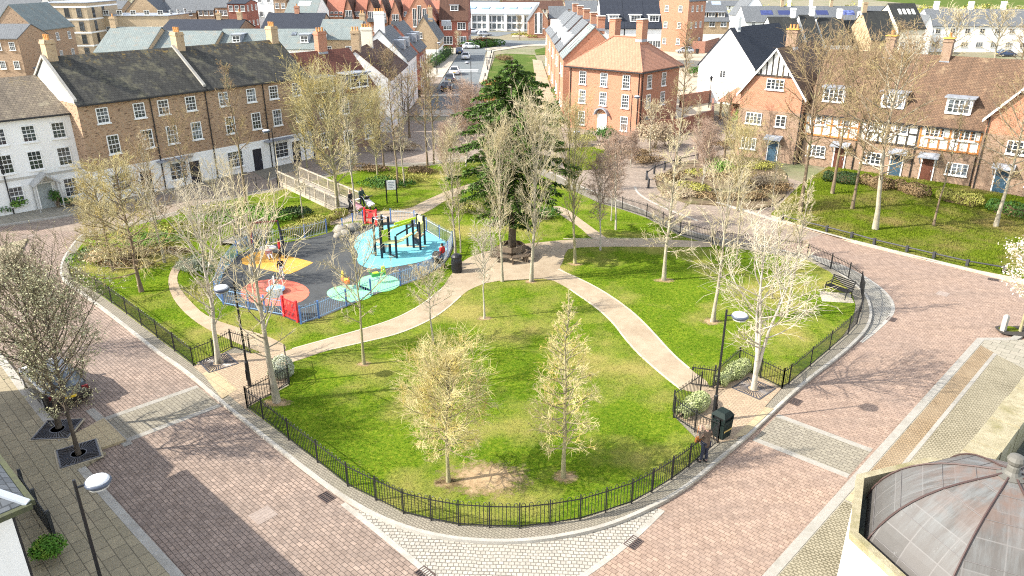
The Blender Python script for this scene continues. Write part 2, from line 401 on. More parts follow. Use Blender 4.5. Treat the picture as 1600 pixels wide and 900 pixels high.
# lawn
LAWN = G((114,441),(154,461),(199,494),(247,531),(303,574),(336,561),(366,546),(398,556),(430,548),(450,566),(452,606),(425,621),(387,640),(412,659),(452,690),(497,725),(544,762),(631,805),(717,824),(812,828),
         (906,815),(986,789),(1049,752),(1076,732),(1100,708),(1085,688),(1050,652),(1094,617),(1114,611),(1153,576),(1221,609),(1232,602),(1265,574),(1295,549),(1318,526),(1332,505),(1336,480),(1330,460),(1296,428),(1260,409),
         (1190,397),(1112,385),(1062,371),(1010,343),(972,330),(940,321),(890,298),(850,278),(810,262),(760,253),(700,256),(660,263),(602,262),(560,268),(520,277),(470,290),(430,302),(400,306),(340,319),(272,340),(220,353),(165,366),(135,376),(118,398),(106,420))
M_lawn = turf('lawn_turf', ((0.042, 0.10, 0.006), (0.125, 0.19, 0.014), (0.25, 0.275, 0.03)), (0.38, 0.29, 0.11), 0.74)
struct('lawn', MB().poly(LAWN, 0.1, 0.135), M_lawn)
# bare earth under trees
M_soil = mottled('bare_soil', (0.30, 0.22, 0.13), (0.42, 0.33, 0.2), (0.2, 0.22, 0.06), 2.5)
def blob(cx, cy, rx, ry, n=22, seed=0, jag=0.25):
    r = random.Random(seed); out = []
    ph = [r.uniform(0, 6.28) for _ in range(4)]
    for i in range(n):
        t = 2 * PI * i / n
        k = 1 + jag * (0.5 * math.sin(2 * t + ph[0]) + 0.35 * math.sin(3 * t + ph[1]) + 0.3 * math.sin(5 * t + ph[2]))
        out.append((cx + rx * k * math.cos(t), cy + ry * k * math.sin(t)))
    return out
def soil_mat():
    m, nt, b = new_mat('worn_soil'); v = coords(nt, False); out = [n for n in nt.nodes if n.type == 'OUTPUT_MATERIAL'][0]
    nt.links.new(ramp(nt, noise(nt, v, 3.5, 8, .75), ((.3, (.24, .16, .085)), (.6, (.40, .29, .17)), (.75, (.2, .2, .05)))), b.inputs['Base Color']); b.inputs['Roughness'].default_value = 1; b.inputs['Specular IOR Level'].default_value = 0
    tc = N(nt, 'ShaderNodeTexCoord'); mp = N(nt, 'ShaderNodeMapping'); mp.inputs['Location'].default_value = (-1, -1, 0); mp.inputs['Scale'].default_value = (2, 2, 0); nt.links.new(tc.outputs['Generated'], mp.inputs[0])
    ln = N(nt, 'ShaderNodeVectorMath', operation='LENGTH'); nt.links.new(mp.outputs[0], ln.inputs[0])
    nz = noise(nt, v, 3.0, 8, .8); ad = N(nt, 'ShaderNodeMath', operation='MULTIPLY_ADD'); ad.inputs[1].default_value = 1.9; nt.links.new(nz, ad.inputs[0]); nt.links.new(ln.outputs['Value'], ad.inputs[2])
    f = ramp(nt, ad.outputs[0], ((.0, (1, 1, 1)), (1, (0, 0, 0)))); mr = N(nt, 'ShaderNodeMapRange'); mr.inputs['From Min'].default_value = 1.25; mr.inputs['From Max'].default_value = 1.75; mr.inputs['To Min'].default_value = 1; mr.inputs['To Max'].default_value = 0; nt.links.new(ad.outputs[0], mr.inputs['Value'])
    tr = N(nt, 'ShaderNodeBsdfTransparent'); mx = N(nt, 'ShaderNodeMixShader'); nt.links.new(mr.outputs['Result'], mx.inputs[0]); nt.links.new(tr.outputs[0], mx.inputs[1]); nt.links.new(b.outputs[0], mx.inputs[2]); nt.links.new(mx.outputs[0], out.inputs[0]); return m
M_worn_soil = soil_mat(); SOILS = []
def soil(px, py, rx, ry, seed):
    x, y = g(px, py); struct('soil', MB().poly(blob(x, y, rx * 1.3, ry * 1.3, 26, seed, 0.2), 0.139, 0.141), M_worn_soil); SOILS.append((x, y, rx, ry))
for i, a in enumerate(((765,752,1.9,1.0),(700,758,.5,.4),(882,750,.5,.4),(757,501,.45,.3),(1037,441,.6,.4),(1113,506,.6,.45),(830,443,.4,.3),(898,416,.5,.35),(568,573,.35,.28),(430,634,.6,.4))): soil(*a, i)
# paths, plaza
M_path = mottled('gravel_path', (0.29, 0.225, 0.15), (0.38, 0.31, 0.22), (0.24, 0.18, 0.12), 1.6, bs=0.25)
def path(pts, z=0.145): return struct('path', MB().poly(pts, 0.1, z), M_path)
up = G((425,560),(457,549),(507,535),(575,516),(617,502),(647,487),(667,474),(690,455),(705,432),(722,410),(760,395),(800,386),(850,381),(890,377),(950,376),(1040,377),(1112,381))
lo = G((1112,389),(1035,389),(950,388),(890,390),(882,400),(880,412),(872,424),(930,450),(982,485),(1015,517),(1050,557),(1077,580),(1113,607),(1094,618),(1065,614),(1025,582),(985,545),(950,497),(890,455),(858,438),(820,440),(765,443),(735,455),(720,466),(697,487),(672,504),(625,525),(575,537),(512,551),(452,572),(435,575))
path(chaikin(up, 1) + chaikin(lo, 1))
path(chaikin(G((858,325),(885,345),(905,357),(926,378),(952,378),(930,362),(908,346),(880,325)), 1, True), 0.149)
struct('path', MB().poly(chaikin(G((455,548),(420,529),(380,518),(325,500),(297,474),(276,446),(280,424),(300,410),(296,405),(272,416),(262,440),(268,466),(288,492),(318,515),(360,535),(400,552),(425,560)), 2, True), 0.1, 0.149), mottled('brown_path', (0.30, 0.23, 0.15), (0.42, 0.33, 0.23), (0.25, 0.19, 0.12), 1.8, bs=.25))
path(chaikin(G((500,356),(530,341),(560,332),(600,333),(640,329),(662,317),(700,300),(760,282),(762,290),(702,312),(668,334),(640,345),(611,350),(589,351),(560,346),(530,353)), 1, True))
path(chaikin(G((440,276),(452,270),(560,326),(545,336)), 0, True), 0.142)
# edging of the right-hand path
M_edge = plain('path_edging', (0.46, 0.4, 0.3), 0.9)
for pts in (((872,424),(930,450),(982,485),(1015,517),(1050,557),(1077,580)), ((1065,614),(1025,582),(985,545),(950,497),(890,455)), ((457,549),(507,535),(575,516),(617,502),(647,487),(667,474),(690,455)), ((720,466),(697,487),(672,504),(625,525),(575,537),(512,551)), ((880,376),(950,375),(1040,376))):
    struct('edging', MB().strip(chaikin(G(*pts), 2), -0.05, 0.05, 0.1, 0.155), M_edge)
# playground floor
M_rub = mottled('dark_safety_rubber', (0.045, 0.048, 0.05), (0.075, 0.079, 0.08), (0.085, 0.085, 0.08), 1.2, bs=0.1)
PLAY = G((397,391),(440,383),(477,377),(511,368),(530,360),(560,357),(589,352),(611,350),(650,353),(690,378),(709,388),(703,404),(690,420),(655,440),(626,450),(580,466),(542,483),(499,501),(471,510),(440,497),(395,488),(350,479),(338,465),(345,440),(360,415),(375,400))
struct('playground_floor', MB().poly(PLAY, 0.1, 0.15), M_rub)
def softpatch(pts, c, nm): struct('rubber_patch', MB().poly(pts, 0.15, 0.156), mottled(nm, tuple(x * 0.72 for x in c), tuple(min(1, x * 1.12) for x in c), tuple(x * .62 + .07 for x in c), 3.5, bs=0.2))
softpatch(chaikin(G((551,385),(560,370),(590,357),(620,353),(650,357),(680,372),(706,387),(690,400),(665,411),(620,420),(577,425),(555,412),(562,402)), 2, True), (0.15, 0.47, 0.53), 'aqua_rubber')
softpatch(chaikin(G((369,413),(402,394),(437,400),(490,413),(488,415),(455,432),(445,431),(410,424)), 1, True), (0.62, 0.33, 0.06), 'orange_rubber')
def ell(px, py, rx, ry, n=28):
    return [g(px + rx * math.cos(2*PI*i/n), py + ry * math.sin(2*PI*i/n)) for i in range(n)]
softpatch(ell(430, 461, 54, 21), (0.62, 0.16, 0.10), 'coral_rubber')
softpatch(ell(592, 446, 33, 14), (0.24, 0.62, 0.32), 'mint_rubber')
softpatch([(p[0], p[1]) for p in ell(547, 462, 36, 13)], (0.24, 0.62, 0.33), 'green_rubber')
fish = blob(*g(622, 388), 1.3, 0.35, 24, 3, 0.7); struct('rubber_patch', MB().poly(fish, 0.156, 0.16), plain('tan_rubber', (0.40, 0.36, 0.25)))
# entrances: block paving, tactile flags
M_ent = courses('entrance_blocks', (0.45, 0.34, 0.23), (0.37, 0.275, 0.19), (0.2, 0.15, 0.1), 0.22, 0.11, 0.01, rot=math.radians(40), dirt=(0.28, 0.23, 0.15), dirt_amt=0.4)
struct('entrance_paving', MB().poly(G((304,577),(340,556),(400,556),(446,552),(449,600),(425,619),(386,642),(400,655)), 0.1, 0.14), M_ent)
struct('entrance_paving', MB().poly(G((1052,650),(1094,617),(1113,608),(1153,578),(1220,611),(1150,690),(1122,696)), 0.1, 0.14), M_ent)
M_buff = courses('buff_flags', (0.44, 0.355, 0.21), (0.38, 0.305, 0.185), (0.26, 0.2, 0.13), 0.42, 0.42, 0.014, rot=math.radians(43), offset=0.0, dirt=(0.42, 0.36, 0.24), dirt_amt=0.35)
M_greyflag = courses('grey_flags', (0.33, 0.30, 0.24), (0.27, 0.25, 0.195), (0.12, 0.105, 0.08), 0.6, 0.45, 0.014, rot=math.radians(43), dirt=(0.32, 0.29, 0.22), dirt_amt=0.4)
struct('tactile_paving', MB().poly(G((318,588),(333,580),(372,612),(348,627)), 0.1, 0.144), M_buff)
struct('tactile_paving', MB().poly(G((1145,688),(1195,640),(1208,643),(1165,683)), 0.1, 0.144), M_buff)
# crossing bands
M_band = courses('olive_block_paving', (0.30, 0.27, 0.21), (0.235, 0.21, 0.165), (0.11, 0.095, 0.075), 0.26, 0.17, 0.014, rot=math.radians(43), dirt=(0.2, 0.18, 0.13), **pv)
M_strip = mottled('pale_granite', (0.25, 0.235, 0.2), (0.33, 0.31, 0.275), (0.2, 0.185, 0.155), 4)
def cross(a, b, c, d):
    A, B, Cc, D = (Vector(g(*q)) for q in (a, b, c, d))     # a-b near edge, d-c far edge
    struct('crossing', MB().poly([tuple(A), tuple(B), tuple(Cc), tuple(D)], 0.004, 0.004), M_band)
    for p, q in ((A, B), (D, Cc)):
        struct('crossing_edge', MB().strip([tuple(p), tuple(q)], -0.14, 0.14, 0.0, 0.009), M_strip)
cross((196,689),(344,633),(309,604),(163,655))
cross((1178,686),(1326,744),(1362,704),(1214,649))
cross((418,282),(470,262),(440,250),(395,268))
# west pavement of large flags, kerbs, parking bay
M_flag = courses('sandy_flags', (0.37, 0.31, 0.205), (0.29, 0.245, 0.165), (0.12, 0.10, 0.07), 0.62, 0.44, 0.016, rot=math.radians(45), dirt=(0.24, 0.21, 0.13), dirt_amt=0.45)
WK = G((-40,520),(5,567),(40,615),(72,655),(100,690),(150,706),(166,710),(128,735),(200,817),(275,900),(330,965))
struct('pavement', MB().poly([(-34, 50)] + WK + [(-9, 4), (-20, 4), (-45, 30)], 0.0, 0.11), M_flag)
struct('kerb', MB().strip(WK[:5], -0.18, 0.17, -0.02, 0.12), M_stone); struct('kerb', MB().strip(WK[7:], -0.15, 0.15, -0.02, 0.12), M_stone)
struct('kerb', MB().strip(G((140,640),(201,696)), -0.17, 0.17, 0, 0.014), M_strip)
struct('pavement', MB().poly(G((100,690),(163,656),(198,690),(150,706)), 0.0, 0.1), M_buff)
# north-west pavement in front of the white house
NW = chaikin(G((-60,362),(0,354),(60,345),(110,338),(160,326)), 2)
struct('pavement', MB().poly(NW + G((330,285),(440,255),(420,238),(300,262),(128,312),(-60,335)), 0.0, 0.1), M_greyflag)
struct('kerb', MB().strip(NW, -0.12, 0.12, -0.02, 0.115), M_stone)
# east pavement: kerb band, parking bay of worn setts, flags
a, b = Vector(g(1195, 900)), Vector(g(1527, 531)); d = (b - a).normalized(); n = Vector((d.y, -d.x))
def off(s, t): q = a + d * s + n * t; return (q.x, q.y)
L = (b - a).length
struct('pavement', MB().poly([off(-4, 0.3), off(L, 0.3), off(L + 1.5, 1.8), g(1600, 520), (52, 44), (40, 20), off(-4, 9)], 0.0, 0.1), M_greyflag)
struct('kerb', MB().strip([off(-4, 0), off(L, 0), off(L + 1.2, 1.2), off(L + 3.5, 1.6)], -0.30, 0.02, -0.02, 0.115), M_strip)
M_worn = courses('worn_orange_setts', (0.33, 0.235, 0.135), (0.25, 0.175, 0.10), (0.12, 0.085, 0.05), 0.13, 0.1, 0.016, rot=math.radians(43), dirt=(0.36, 0.29, 0.2), dirt_amt=0.6, bump_s=0.6, wobble=0.1)
M_rough = courses('rough_mossy_setts', (0.31, 0.27, 0.19), (0.235, 0.205, 0.14), (0.10, 0.085, 0.05), 0.16, 0.11, 0.022, rot=math.radians(43), dirt=(0.38, 0.34, 0.24), dirt_amt=0.5, wobble=0.14, bump_s=0.6)
s0, s1 = 7.6, L - 0.6
struct('parking_bay', MB().poly([off(s0, .34), off(s1 - .2, .34), off(s1 - .6, 1.02), off(s0, 1.02)], 0.09, 0.104), M_worn)
struct('edging', MB().strip([off(s0, 1.1), off(s1 - .7, 1.1)], -0.08, 0.08, 0.09, 0.112), M_strip)
struct('parking_bay', MB().poly([off(s0, 1.2), off(s1 - .8, 1.2), off(s1 - 1.6, 2.75), off(s0, 2.75)], 0.09, 0.104), M_rough)
struct('edging', MB().strip([off(s0 - .3, 3.0), off(s1 - 1.6, 3.0)], -0.22, 0.22, 0.09, 0.14), M_stone)
struct('pavement', MB().poly([off(-4, .34), off(5.2, .34), off(5.2, 5), off(-4, 5)], 0.09, 0.106), M_rough)
struct('tactile_paving', MB().poly([off(5.3, .34), off(7.1, .34), off(7.1, 1.7), off(5.3, 1.7)], 0.09, 0.108), M_buff)
# tree pit square where the east corner tree stands
M_verge = turf('rough_verge', ((0.04, 0.07, 0.006), (0.11, 0.15, 0.012), (0.2, 0.22, 0.03)), (0.24, 0.165, 0.08), 0.85)
# verges and green patches beyond the streets
struct('verge', MB().poly(G((1205,335),(1250,352),(1330,377),(1415,398),(1510,419),(1600,436),(1700,440),(1700,325),(1600,310),(1480,285),(1380,262),(1300,258),(1250,290)), 0.0, 0.1), M_verge)
M_shing = mottled('sandy_strip', (0.42, 0.31, 0.22), (0.52, 0.41, 0.31), (0.33, 0.2, 0.13), 3)
struct('gravel_strip', MB().poly(G((1205,338),(1225,345),(1330,379),(1415,400),(1510,421),(1610,440),(1610,448),(1480,415),(1330,378),(1212,346)), 0.0, 0.09), M_shing)
struct('kerb', MB().strip(G((1120,318),(1165,330),(1212,345),(1330,377),(1430,402),(1550,431),(1640,452)), -0.12, 0.12, -0.02, 0.11), M_stone)
struct('planting_bed', MB().poly(chaikin(G((1018,290),(1040,268),(1080,250),(1160,240),(1225,262),(1235,300),(1200,330),(1130,322),(1060,318)), 1, True), 0.0, 0.1), mottled('planting_soil', (0.09, 0.065, 0.04), (0.19, 0.14, 0.085), (0.09, 0.11, 0.03), 1.5))
M_field = turf('field_turf', ((0.05, 0.085, 0.022), (0.085, 0.125, 0.032), (0.12, 0.16, 0.045)), (0.2, 0.18, 0.08), 0.6)
struct('lawn', MB().poly(G((775,86),(790,84),(835,86),(850,118),(845,135),(800,132),(758,128)), 0.0, 0.06), M_field)
struct('lawn', MB().poly(G((755,120),(785,128),(845,140),(850,150),(750,145)), 0.0, 0.055), M_earth)
struct('lawn', MB().poly(G((835,78),(862,72),(865,85),(838,86)), 0.0, 0.06), M_field)
struct('lawn', MB().poly(G((885,232),(955,228),(965,262),(890,268)), 0.0, 0.06), M_verge)
struct('sports_field', MB().poly([(225, 345), (460, 310), (460, 600), (250, 600)], 0.0, 0.02), M_field)
struct('lawn', MB().poly(G((1080,52),(1088,30),(1100,30),(1098,62)), 0.0, 0.06), M_field)
# the tarmac street going north, its pavements and markings
M_tar = mottled('grey_tarmac', (0.115, 0.13, 0.135), (0.16, 0.175, 0.18), (0.13, 0.135, 0.13), 0.7, bs=0.15)
struct('street', MB().poly([(-12.2, 99), (-5.6, 99), (-5.7, 150), (-6.2, 186), (4, 205), (60, 214), (60, 224), (2, 217), (-10, 222), (-40, 224), (-40, 216), (-15, 212), (-12.4, 186), (-12.2, 150)], 0.0, 0.004), M_tar)
M_pale = mottled('pale_pavement', (0.36, 0.32, 0.25), (0.44, 0.39, 0.32), (0.31, 0.275, 0.22), 0.8)
struct('pavement', MB().poly([(-17, 143), (-15.5, 138), (-12.3, 138), (-12.3, 184), (-15.4, 205), (-20, 205), (-17, 160)], 0.0, 0.11), M_pale)
struct('pavement', MB().poly([(-5.5, 99), (-4.4, 99), (-4.4, 186), (4, 200), (60, 209), (60, 213.6), (3, 204.5), (-5.9, 186)], 0.0, 0.11), M_pale)
struct('pavement', MB().poly([(3.6, 96), (6.3, 92), (6.3, 165), (4.4, 168)], 0.0, 0.1), M_path)
struct('pavement', MB().poly([(0, 228), (60, 225.5), (60, 232), (0, 236)], 0.0, 0.1), M_pale)
struct('parking_bay', MB().poly([(-14.6, 99), (-12.25, 99), (-12.25, 138), (-14.6, 138)], 0.0, 0.012), M_roadN)
struct('car_park', MB().poly([(-30, 236), (-4, 232), (2, 250), (-34, 256)], 0.0, 0.01), M_tar)
for y in (147.5, 150.0): struct('road_marking', MB().poly([(-12.0, y), (-6.5, y), (-6.5, y + 0.75), (-12.0, y + 0.75)], 0.008, 0.009), M_white)
struct('crossing', MB().poly([(-12.2, 99), (-5.6, 99), (-5.6, 104), (-12.2, 104)], 0.008, 0.009), M_pale)
for y in (190, 193): struct('crossing', MB().poly([(-6.5, y), (-1.5, y + 7), (-0.6, y + 6), (-5.6, y - 1)], 0.0, 0.13), M_pale)
M_drive = mottled('sandy_drive', (0.36, 0.30, 0.22), (0.47, 0.40, 0.30), (0.25, 0.21, 0.15), 0.9)
struct('yard', MB().poly([(19, 98), (26, 98), (32, 130), (52, 190), (40, 214), (30, 200), (24, 140)], -0.02, -0.01), M_drive)
struct('yard', MB().poly(G((1010,240),(1090,210),(1160,190),(1170,240),(1220,285),(1120,250),(1030,262)), -0.004, 0.006), M_roadN)
# ------------------------------------------------------------------ houses
WIN = {}
def window_meshes(kind, w, h):
    key = (kind, round(w, 2), round(h, 2))
    if key in WIN: return WIN[key]
    f = MB(); t = 0.07 if h < 1.7 else 0.08; dp = 0.09
    y = -dp / 2 + 0.02
    for sx in (-1, 1): f.box(sx * (w / 2 - t / 2), y, h / 2, t, dp, h)
    f.box(0, y, h - t / 2, w - 2 * t, dp, t); f.box(0, y, t / 2, w - 2 * t, dp, t)
    iw, ih = w - 2 * t, h - 2 * t; yb = -0.035
    if kind == 's':
        f.box(0, yb - 0.01, h / 2, iw, 0.05, 0.06)
        for i in (1, 2): f.box(-iw / 2 + iw * i / 3, yb, h / 2, 0.026, 0.03, ih)
        for i in (1, 3): f.box(0, yb + 0.002, t + ih * i / 4, iw, 0.028, 0.026)
    elif kind[0] == 'c':
        k = int(kind[1])
        for i in range(1, k): f.box(-iw / 2 + iw * i / k, yb - 0.005, h / 2, 0.085, 0.05, ih)
        if k < 5:
            for i in range(1, 3): f.box(0, yb + 0.004, t + ih * i / 3, iw, 0.02, 0.025)
    elif kind == 't':
        f.box(0, yb, h / 2, 0.06, 0.04, ih); f.box(0, yb + 0.002, h * 0.42, iw, 0.036, 0.06)
    f.box(0, -0.06, -0.045, w + 0.16, 0.19, 0.09)
    p = MB().box(0, -0.012, h / 2, iw, 0.02, ih)
    def mk(mb, nm, mt):
        me = bpy.data.meshes.new(nm); me.from_pydata(mb.v, [], mb.f); me.materials.append(mt); return me
    WIN[key] = (mk(f, 'window', M_frame), mk(p, 'pane', M_pane))
    return WIN[key]
M_darkframe = plain('dark_window_frame', (0.05, 0.052, 0.06), 0.5)
class House:
    def __init__(s, name, label, corner, ang, w, d, e, r, axis='x', wall=None, roof=None, group=None, over=0.28, verge=0.1, hip=0.0, cat='house', gable=None, base=None, flat=False, r_off=0.0):
        s.w, s.d, s.e, s.r, s.axis = w, d, e, r, axis
        s.o = thing(name, label, cat, (corner[0], corner[1], -0.03), math.radians(ang), group)
        m = MB(); e0 = e
        m.quadf((0, 0, 0), (w, 0, 0), (w, 0, e0), (0, 0, e0)); m.quadf((w, 0, 0), (w, d, 0), (w, d, e0), (w, 0, e0))
        m.quadf((w, d, 0), (0, d, 0), (0, d, e0), (w, d, e0)); m.quadf((0, d, 0), (0, 0, 0), (0, 0, e0), (0, d, e0))
        gb = MB()
        if not hip and not flat:
            if axis == 'x':
                gb.quadf((w, 0, e0), (w, d, e0), (w, d / 2, r)); gb.quadf((0, d, e0), (0, 0, e0), (0, d / 2, r))
            else:
                gb.quadf((0, 0, e0), (w, 0, e0), (w / 2, 0, r)); gb.quadf((w, d, e0), (0, d, e0), (w / 2, d, r))
        if gable and gb.v: gb.build('gable', gable, s.o)
        else:
            for q in gb.f: m.quadf(*[gb.v[i] for i in q])
        if flat: m.quadf((0, 0, e0), (w, 0, e0), (w, d, e0), (0, d, e0))
        m.build('wall', wall, s.o)
        if base:
            zb, mb_ = base; k = 0.025
            MB().poly([(-k, -k), (w + k, -k), (w + k, d + k), (-k, d + k)], 0, zb).build('ground_storey', mb_, s.o)
        R = MB(); t = 0.14
        if flat:
            R.box(w / 2, d / 2, e + 0.08, w + 0.4, d + 0.4, 0.16)
        elif hip:
            o_ = over; sl = (r - e) / min(hip, d / 2); zl = e - o_ * sl * 0.6
            c = [(-o_, -o_, zl), (w + o_, -o_, zl), (w + o_, d + o_, zl), (-o_, d + o_, zl)]; r1, r2 = (hip, d / 2, r), (w - hip, d / 2, r)
            R.quadf(c[0], c[1], r2, r1); R.quadf(c[1], c[2], r2); R.quadf(c[2], c[3], r1, r2); R.quadf(c[3], c[0], r1)
            b = [(p[0], p[1], p[2] - t) for p in c]
            for i in range(4): R.quadf(b[i], b[(i + 1) % 4], c[(i + 1) % 4], c[i])
            R.quadf(*b[::-1])
        else:
            L, Wd = (w, d) if axis == 'x' else (d, w); h2 = Wd / 2; sl = (r - e) / h2
            fx = (lambda u, v, z: (u, v, z)) if axis == 'x' else (lambda u, v, z: (v, u, z))
            for sgn in (-1, 1):
                ve = h2 + sgn * (h2 + over); ze = e - over * sl
                top = [fx(-verge, ve, ze + t), fx(L + verge, ve, ze + t), fx(L + verge, h2, r + t), fx(-verge, h2, r + t)]
                bot = [(p[0], p[1], p[2] - t + 0.004) for p in top]
                if (sgn == -1) != (axis == 'x'): top.reverse(); bot.reverse()
                R.quadf(*top); R.quadf(*bot[::-1])
                for i in range(4): R.quadf(bot[i], bot[(i + 1) % 4], top[(i + 1) % 4], top[i])
        s.roof = R.build('roof', roof, s.o)
        s.slope = (r - e) / (d / 2) if axis == 'x' else (r - e) / (w / 2)
        s.over = over; s.t = t
    def pt(s, face, a):
        return {'F': ((a, 0), 0), 'R': ((s.w, a), PI / 2), 'L': ((0, s.d - a), -PI / 2), 'B': ((s.w - a, s.d), PI)}[face]
    def win(s, face, kind, a, z, w, h, out=0.0, frame=None):
        (x, y), rz = s.pt(face, a); fm, pm = window_meshes(kind, w, h)
        x += math.sin(rz) * out; y -= math.cos(rz) * out
        o = bpy.data.objects.new('window', fm); C.objects.link(o); o.parent = s.o; o.location = (x, y, z - h / 2); o.rotation_euler = (0, 0, rz)
        p = bpy.data.objects.new('pane', pm); C.objects.link(p); p.parent = o
        if frame: o.material_slots[0].link = 'OBJECT'; o.material_slots[0].material = frame
        return o
    def row(s, face, kind, As, z, w, h, **k):
        for a in As: s.win(face, kind, a, z, w, h, **k)
    def door(s, face, a, mat, w=0.95, h=2.05, porch=None, label=None):
        (x, y), rz = s.pt(face, a)
        dm = MB(); dm.box(0, -0.03, h / 2, w, 0.06, h)
        for zz in (0.55, 1.35): dm.box(0, -0.065, zz, w * 0.62, 0.02, 0.55)
        o = dm.build('door', mat, s.o); o.location = (x, y, 0); o.rotation_euler = (0, 0, rz)
        if label: o['label'] = label
        MB().box(w * 0.36, -0.09, 1.0, 0.05, 0.06, 0.14).build('handle', M_lead, o)
        f = MB(); f.box(-w / 2 - 0.05, -0.04, h / 2, 0.1, 0.12, h); f.box(w / 2 + 0.05, -0.04, h / 2, 0.1, 0.12, h); f.box(0, -0.04, h + 0.05, w + 0.2, 0.12, 0.1)
        f.build('door_frame', M_frame, o)
        if porch:
            q = MB(); q.hexa([(-w / 2 - .35, -.85, h + .15), (w / 2 + .35, -.85, h + .15), (w / 2 + .35, 0, h + .3), (-w / 2 - .35, 0, h + .3), (-w / 2 - .35, -.85, h + .25), (w / 2 + .35, -.85, h + .25), (w / 2 + .35, 0, h + .55), (-w / 2 - .35, 0, h + .55)])
            for sx in (-1, 1): q.tube([(sx * (w / 2 + .2), -.03, h - .5), (sx * (w / 2 + .2), -.7, h + .15)], 0.05, 4)
            po = q.build('porch', porch, s.o); po.location = (x, y, 0); po.rotation_euler = (0, 0, rz)
    def chimney(s, x, y, zb, zt, sx=0.75, sy=0.75, mat=None, pots=2, cap=None):
        m = MB().box(x, y, (zb + zt) / 2, sx, sy, zt - zb); m.box(x, y, zt - 0.22, sx + 0.12, sy + 0.12, 0.14)
        c = m.build('chimney', mat, s.o)
        if cap: MB().box(x, y, zt + 0.04, sx + 0.2, sy + 0.2, 0.08).build('chimney_cap', cap, c)
        for i in range(pots):
            q = (i - (pots - 1) / 2) * min(0.34, max(sx, sy) / max(pots, 1))
            px, py = (x + q, y) if sx >= sy else (x, y + q)
            MB().lathe([(0.11, 0), (0.12, 0.08), (0.09, 0.12), (0.1, 0.36), (0.12, 0.4)], px, py, 8, zt + (0.08 if cap else 0)).build('chimney_pot', M_pot, c)
        f = MB().box(x, y, zb + 0.55 if zb + .6 < zt else zb, sx + 0.05, sy + 0.05, 0.3); f.build('flashing', M_lead, c)
    def dormer(s, x, w, zs, h, kind='c3', wallm=None, roofm=None, pitched=False):
        y0 = (zs - s.e - s.t) / s.slope; y1 = (zs + h - s.e) / s.slope + 0.1
        b = MB(); b.box(x, (y0 + y1) / 2, zs + h / 2 - 0.2, w, y1 - y0, h + 0.4)
        o = b.build('dormer', wallm or M_frame, s.o)
        rf = MB()
        if pitched:
            zt = zs + h
            for sg in (-1, 1):
                rf.hexa([(x, y0 - .2, zt + w * .42), (x, y1 + .9, zt + w * .42), (x + sg * (w / 2 + .15), y1 + .3, zt - .05), (x + sg * (w / 2 + .15), y0 - .2, zt - .05),
                         (x, y0 - .2, zt + w * .42 + .1), (x, y1 + .9, zt + w * .42 + .1), (x + sg * (w / 2 + .15), y1 + .3, zt + .05), (x + sg * (w / 2 + .15), y0 - .2, zt + .05)])
            rf.quadf((x - w / 2, y0, zt), (x + w / 2, y0, zt), (x, y0, zt + w * .42))
        else:
            rf.box(x, (y0 + y1) / 2 - 0.05, zs + h + 0.06, w + 0.4, y1 - y0 + 0.4, 0.12)
        rf.build('dormer_roof', roofm or M_lead, o)
        fm, pm = window_meshes(kind, w - 0.25, h - 0.2)
        f = bpy.data.objects.new('window', fm); C.objects.link(f); f.parent = o; f.location = (x, y0 - 0.005, zs + 0.1)
        p = bpy.data.objects.new('pane', pm); C.objects.link(p); p.parent = o; p.location = f.location
    def skylight(s, x, u, w=0.7, h=1.0, mat=None, name='skylight'):
        """u = height above the eaves where its lower edge lies"""
        y0 = u / s.slope; ln = math.hypot(1, s.slope); y1 = y0 + h / ln; e = s.e + s.t + 0.05
        MB().hexa([(x, y0, e + u - .05), (x + w, y0, e + u - .05), (x + w, y1, e + y1 * s.slope - .05), (x, y1, e + y1 * s.slope - .05),
                   (x, y0, e + u + .03), (x + w, y0, e + u + .03), (x + w, y1, e + y1 * s.slope + .03), (x, y1, e + y1 * s.slope + .03)]).build(name, mat or M_pane, s.o)
    def pipe(s, face, a, z=None):
        (x, y), rz = s.pt(face, a); ox, oy = math.sin(rz) * 0.08, -math.cos(rz) * 0.08
        MB().tube([(x + ox, y + oy, 0), (x + ox, y + oy, (z or s.e) - 0.05)], 0.05, 6).build('downpipe', M_gut, s.o)
    def gutter(s, faces='F'):
        m = MB(); z = s.e - s.over * s.slope + 0.06
        for f in faces:
            if f == 'F': m.box(s.w / 2, -s.over - 0.05, z, s.w + .1, 0.13, 0.12)
            if f == 'B': m.box(s.w / 2, s.d + s.over + 0.05, z, s.w + .1, 0.13, 0.12)
            if f == 'R': m.box(s.w + s.over + 0.05, s.d / 2, z, 0.13, s.d + .1, 0.12)
            if f == 'L': m.box(-s.over - 0.05, s.d / 2, z, 0.13, s.d + .1, 0.12)
        m.build('gutter', M_gut, s.o)
    def bargeboards(s, ends=('0',), mat=None, wd=0.22, out=0.14):
        """white boards along a gable's two slopes"""
        L, Wd = (s.w, s.d) if s.axis == 'x' else (s.d, s.w); h2 = Wd / 2
        fx = (lambda u, v, z: (u, v, z)) if s.axis == 'x' else (lambda u, v, z: (v, u, z))
        m = MB(); sl = (s.r - s.e) / h2
        for en in ends:
            u0, u1 = (-out - 0.05, -out) if en == '0' else (L + out, L + out + 0.05)
            for sg in (-1, 1):
                ve = h2 + sg * (h2 + s.over + .02); ze = s.e - (s.over + .02) * sl
                m.hexa([fx(u0, ve, ze - wd + .1), fx(u1, ve, ze - wd + .1), fx(u1, h2, s.r - wd + .12), fx(u0, h2, s.r - wd + .12), fx(u0, ve, ze + .17), fx(u1, ve, ze + .17), fx(u1, h2, s.r + .17), fx(u0, h2, s.r + .17)])
        m.build('bargeboard', mat or M_white, s.o)
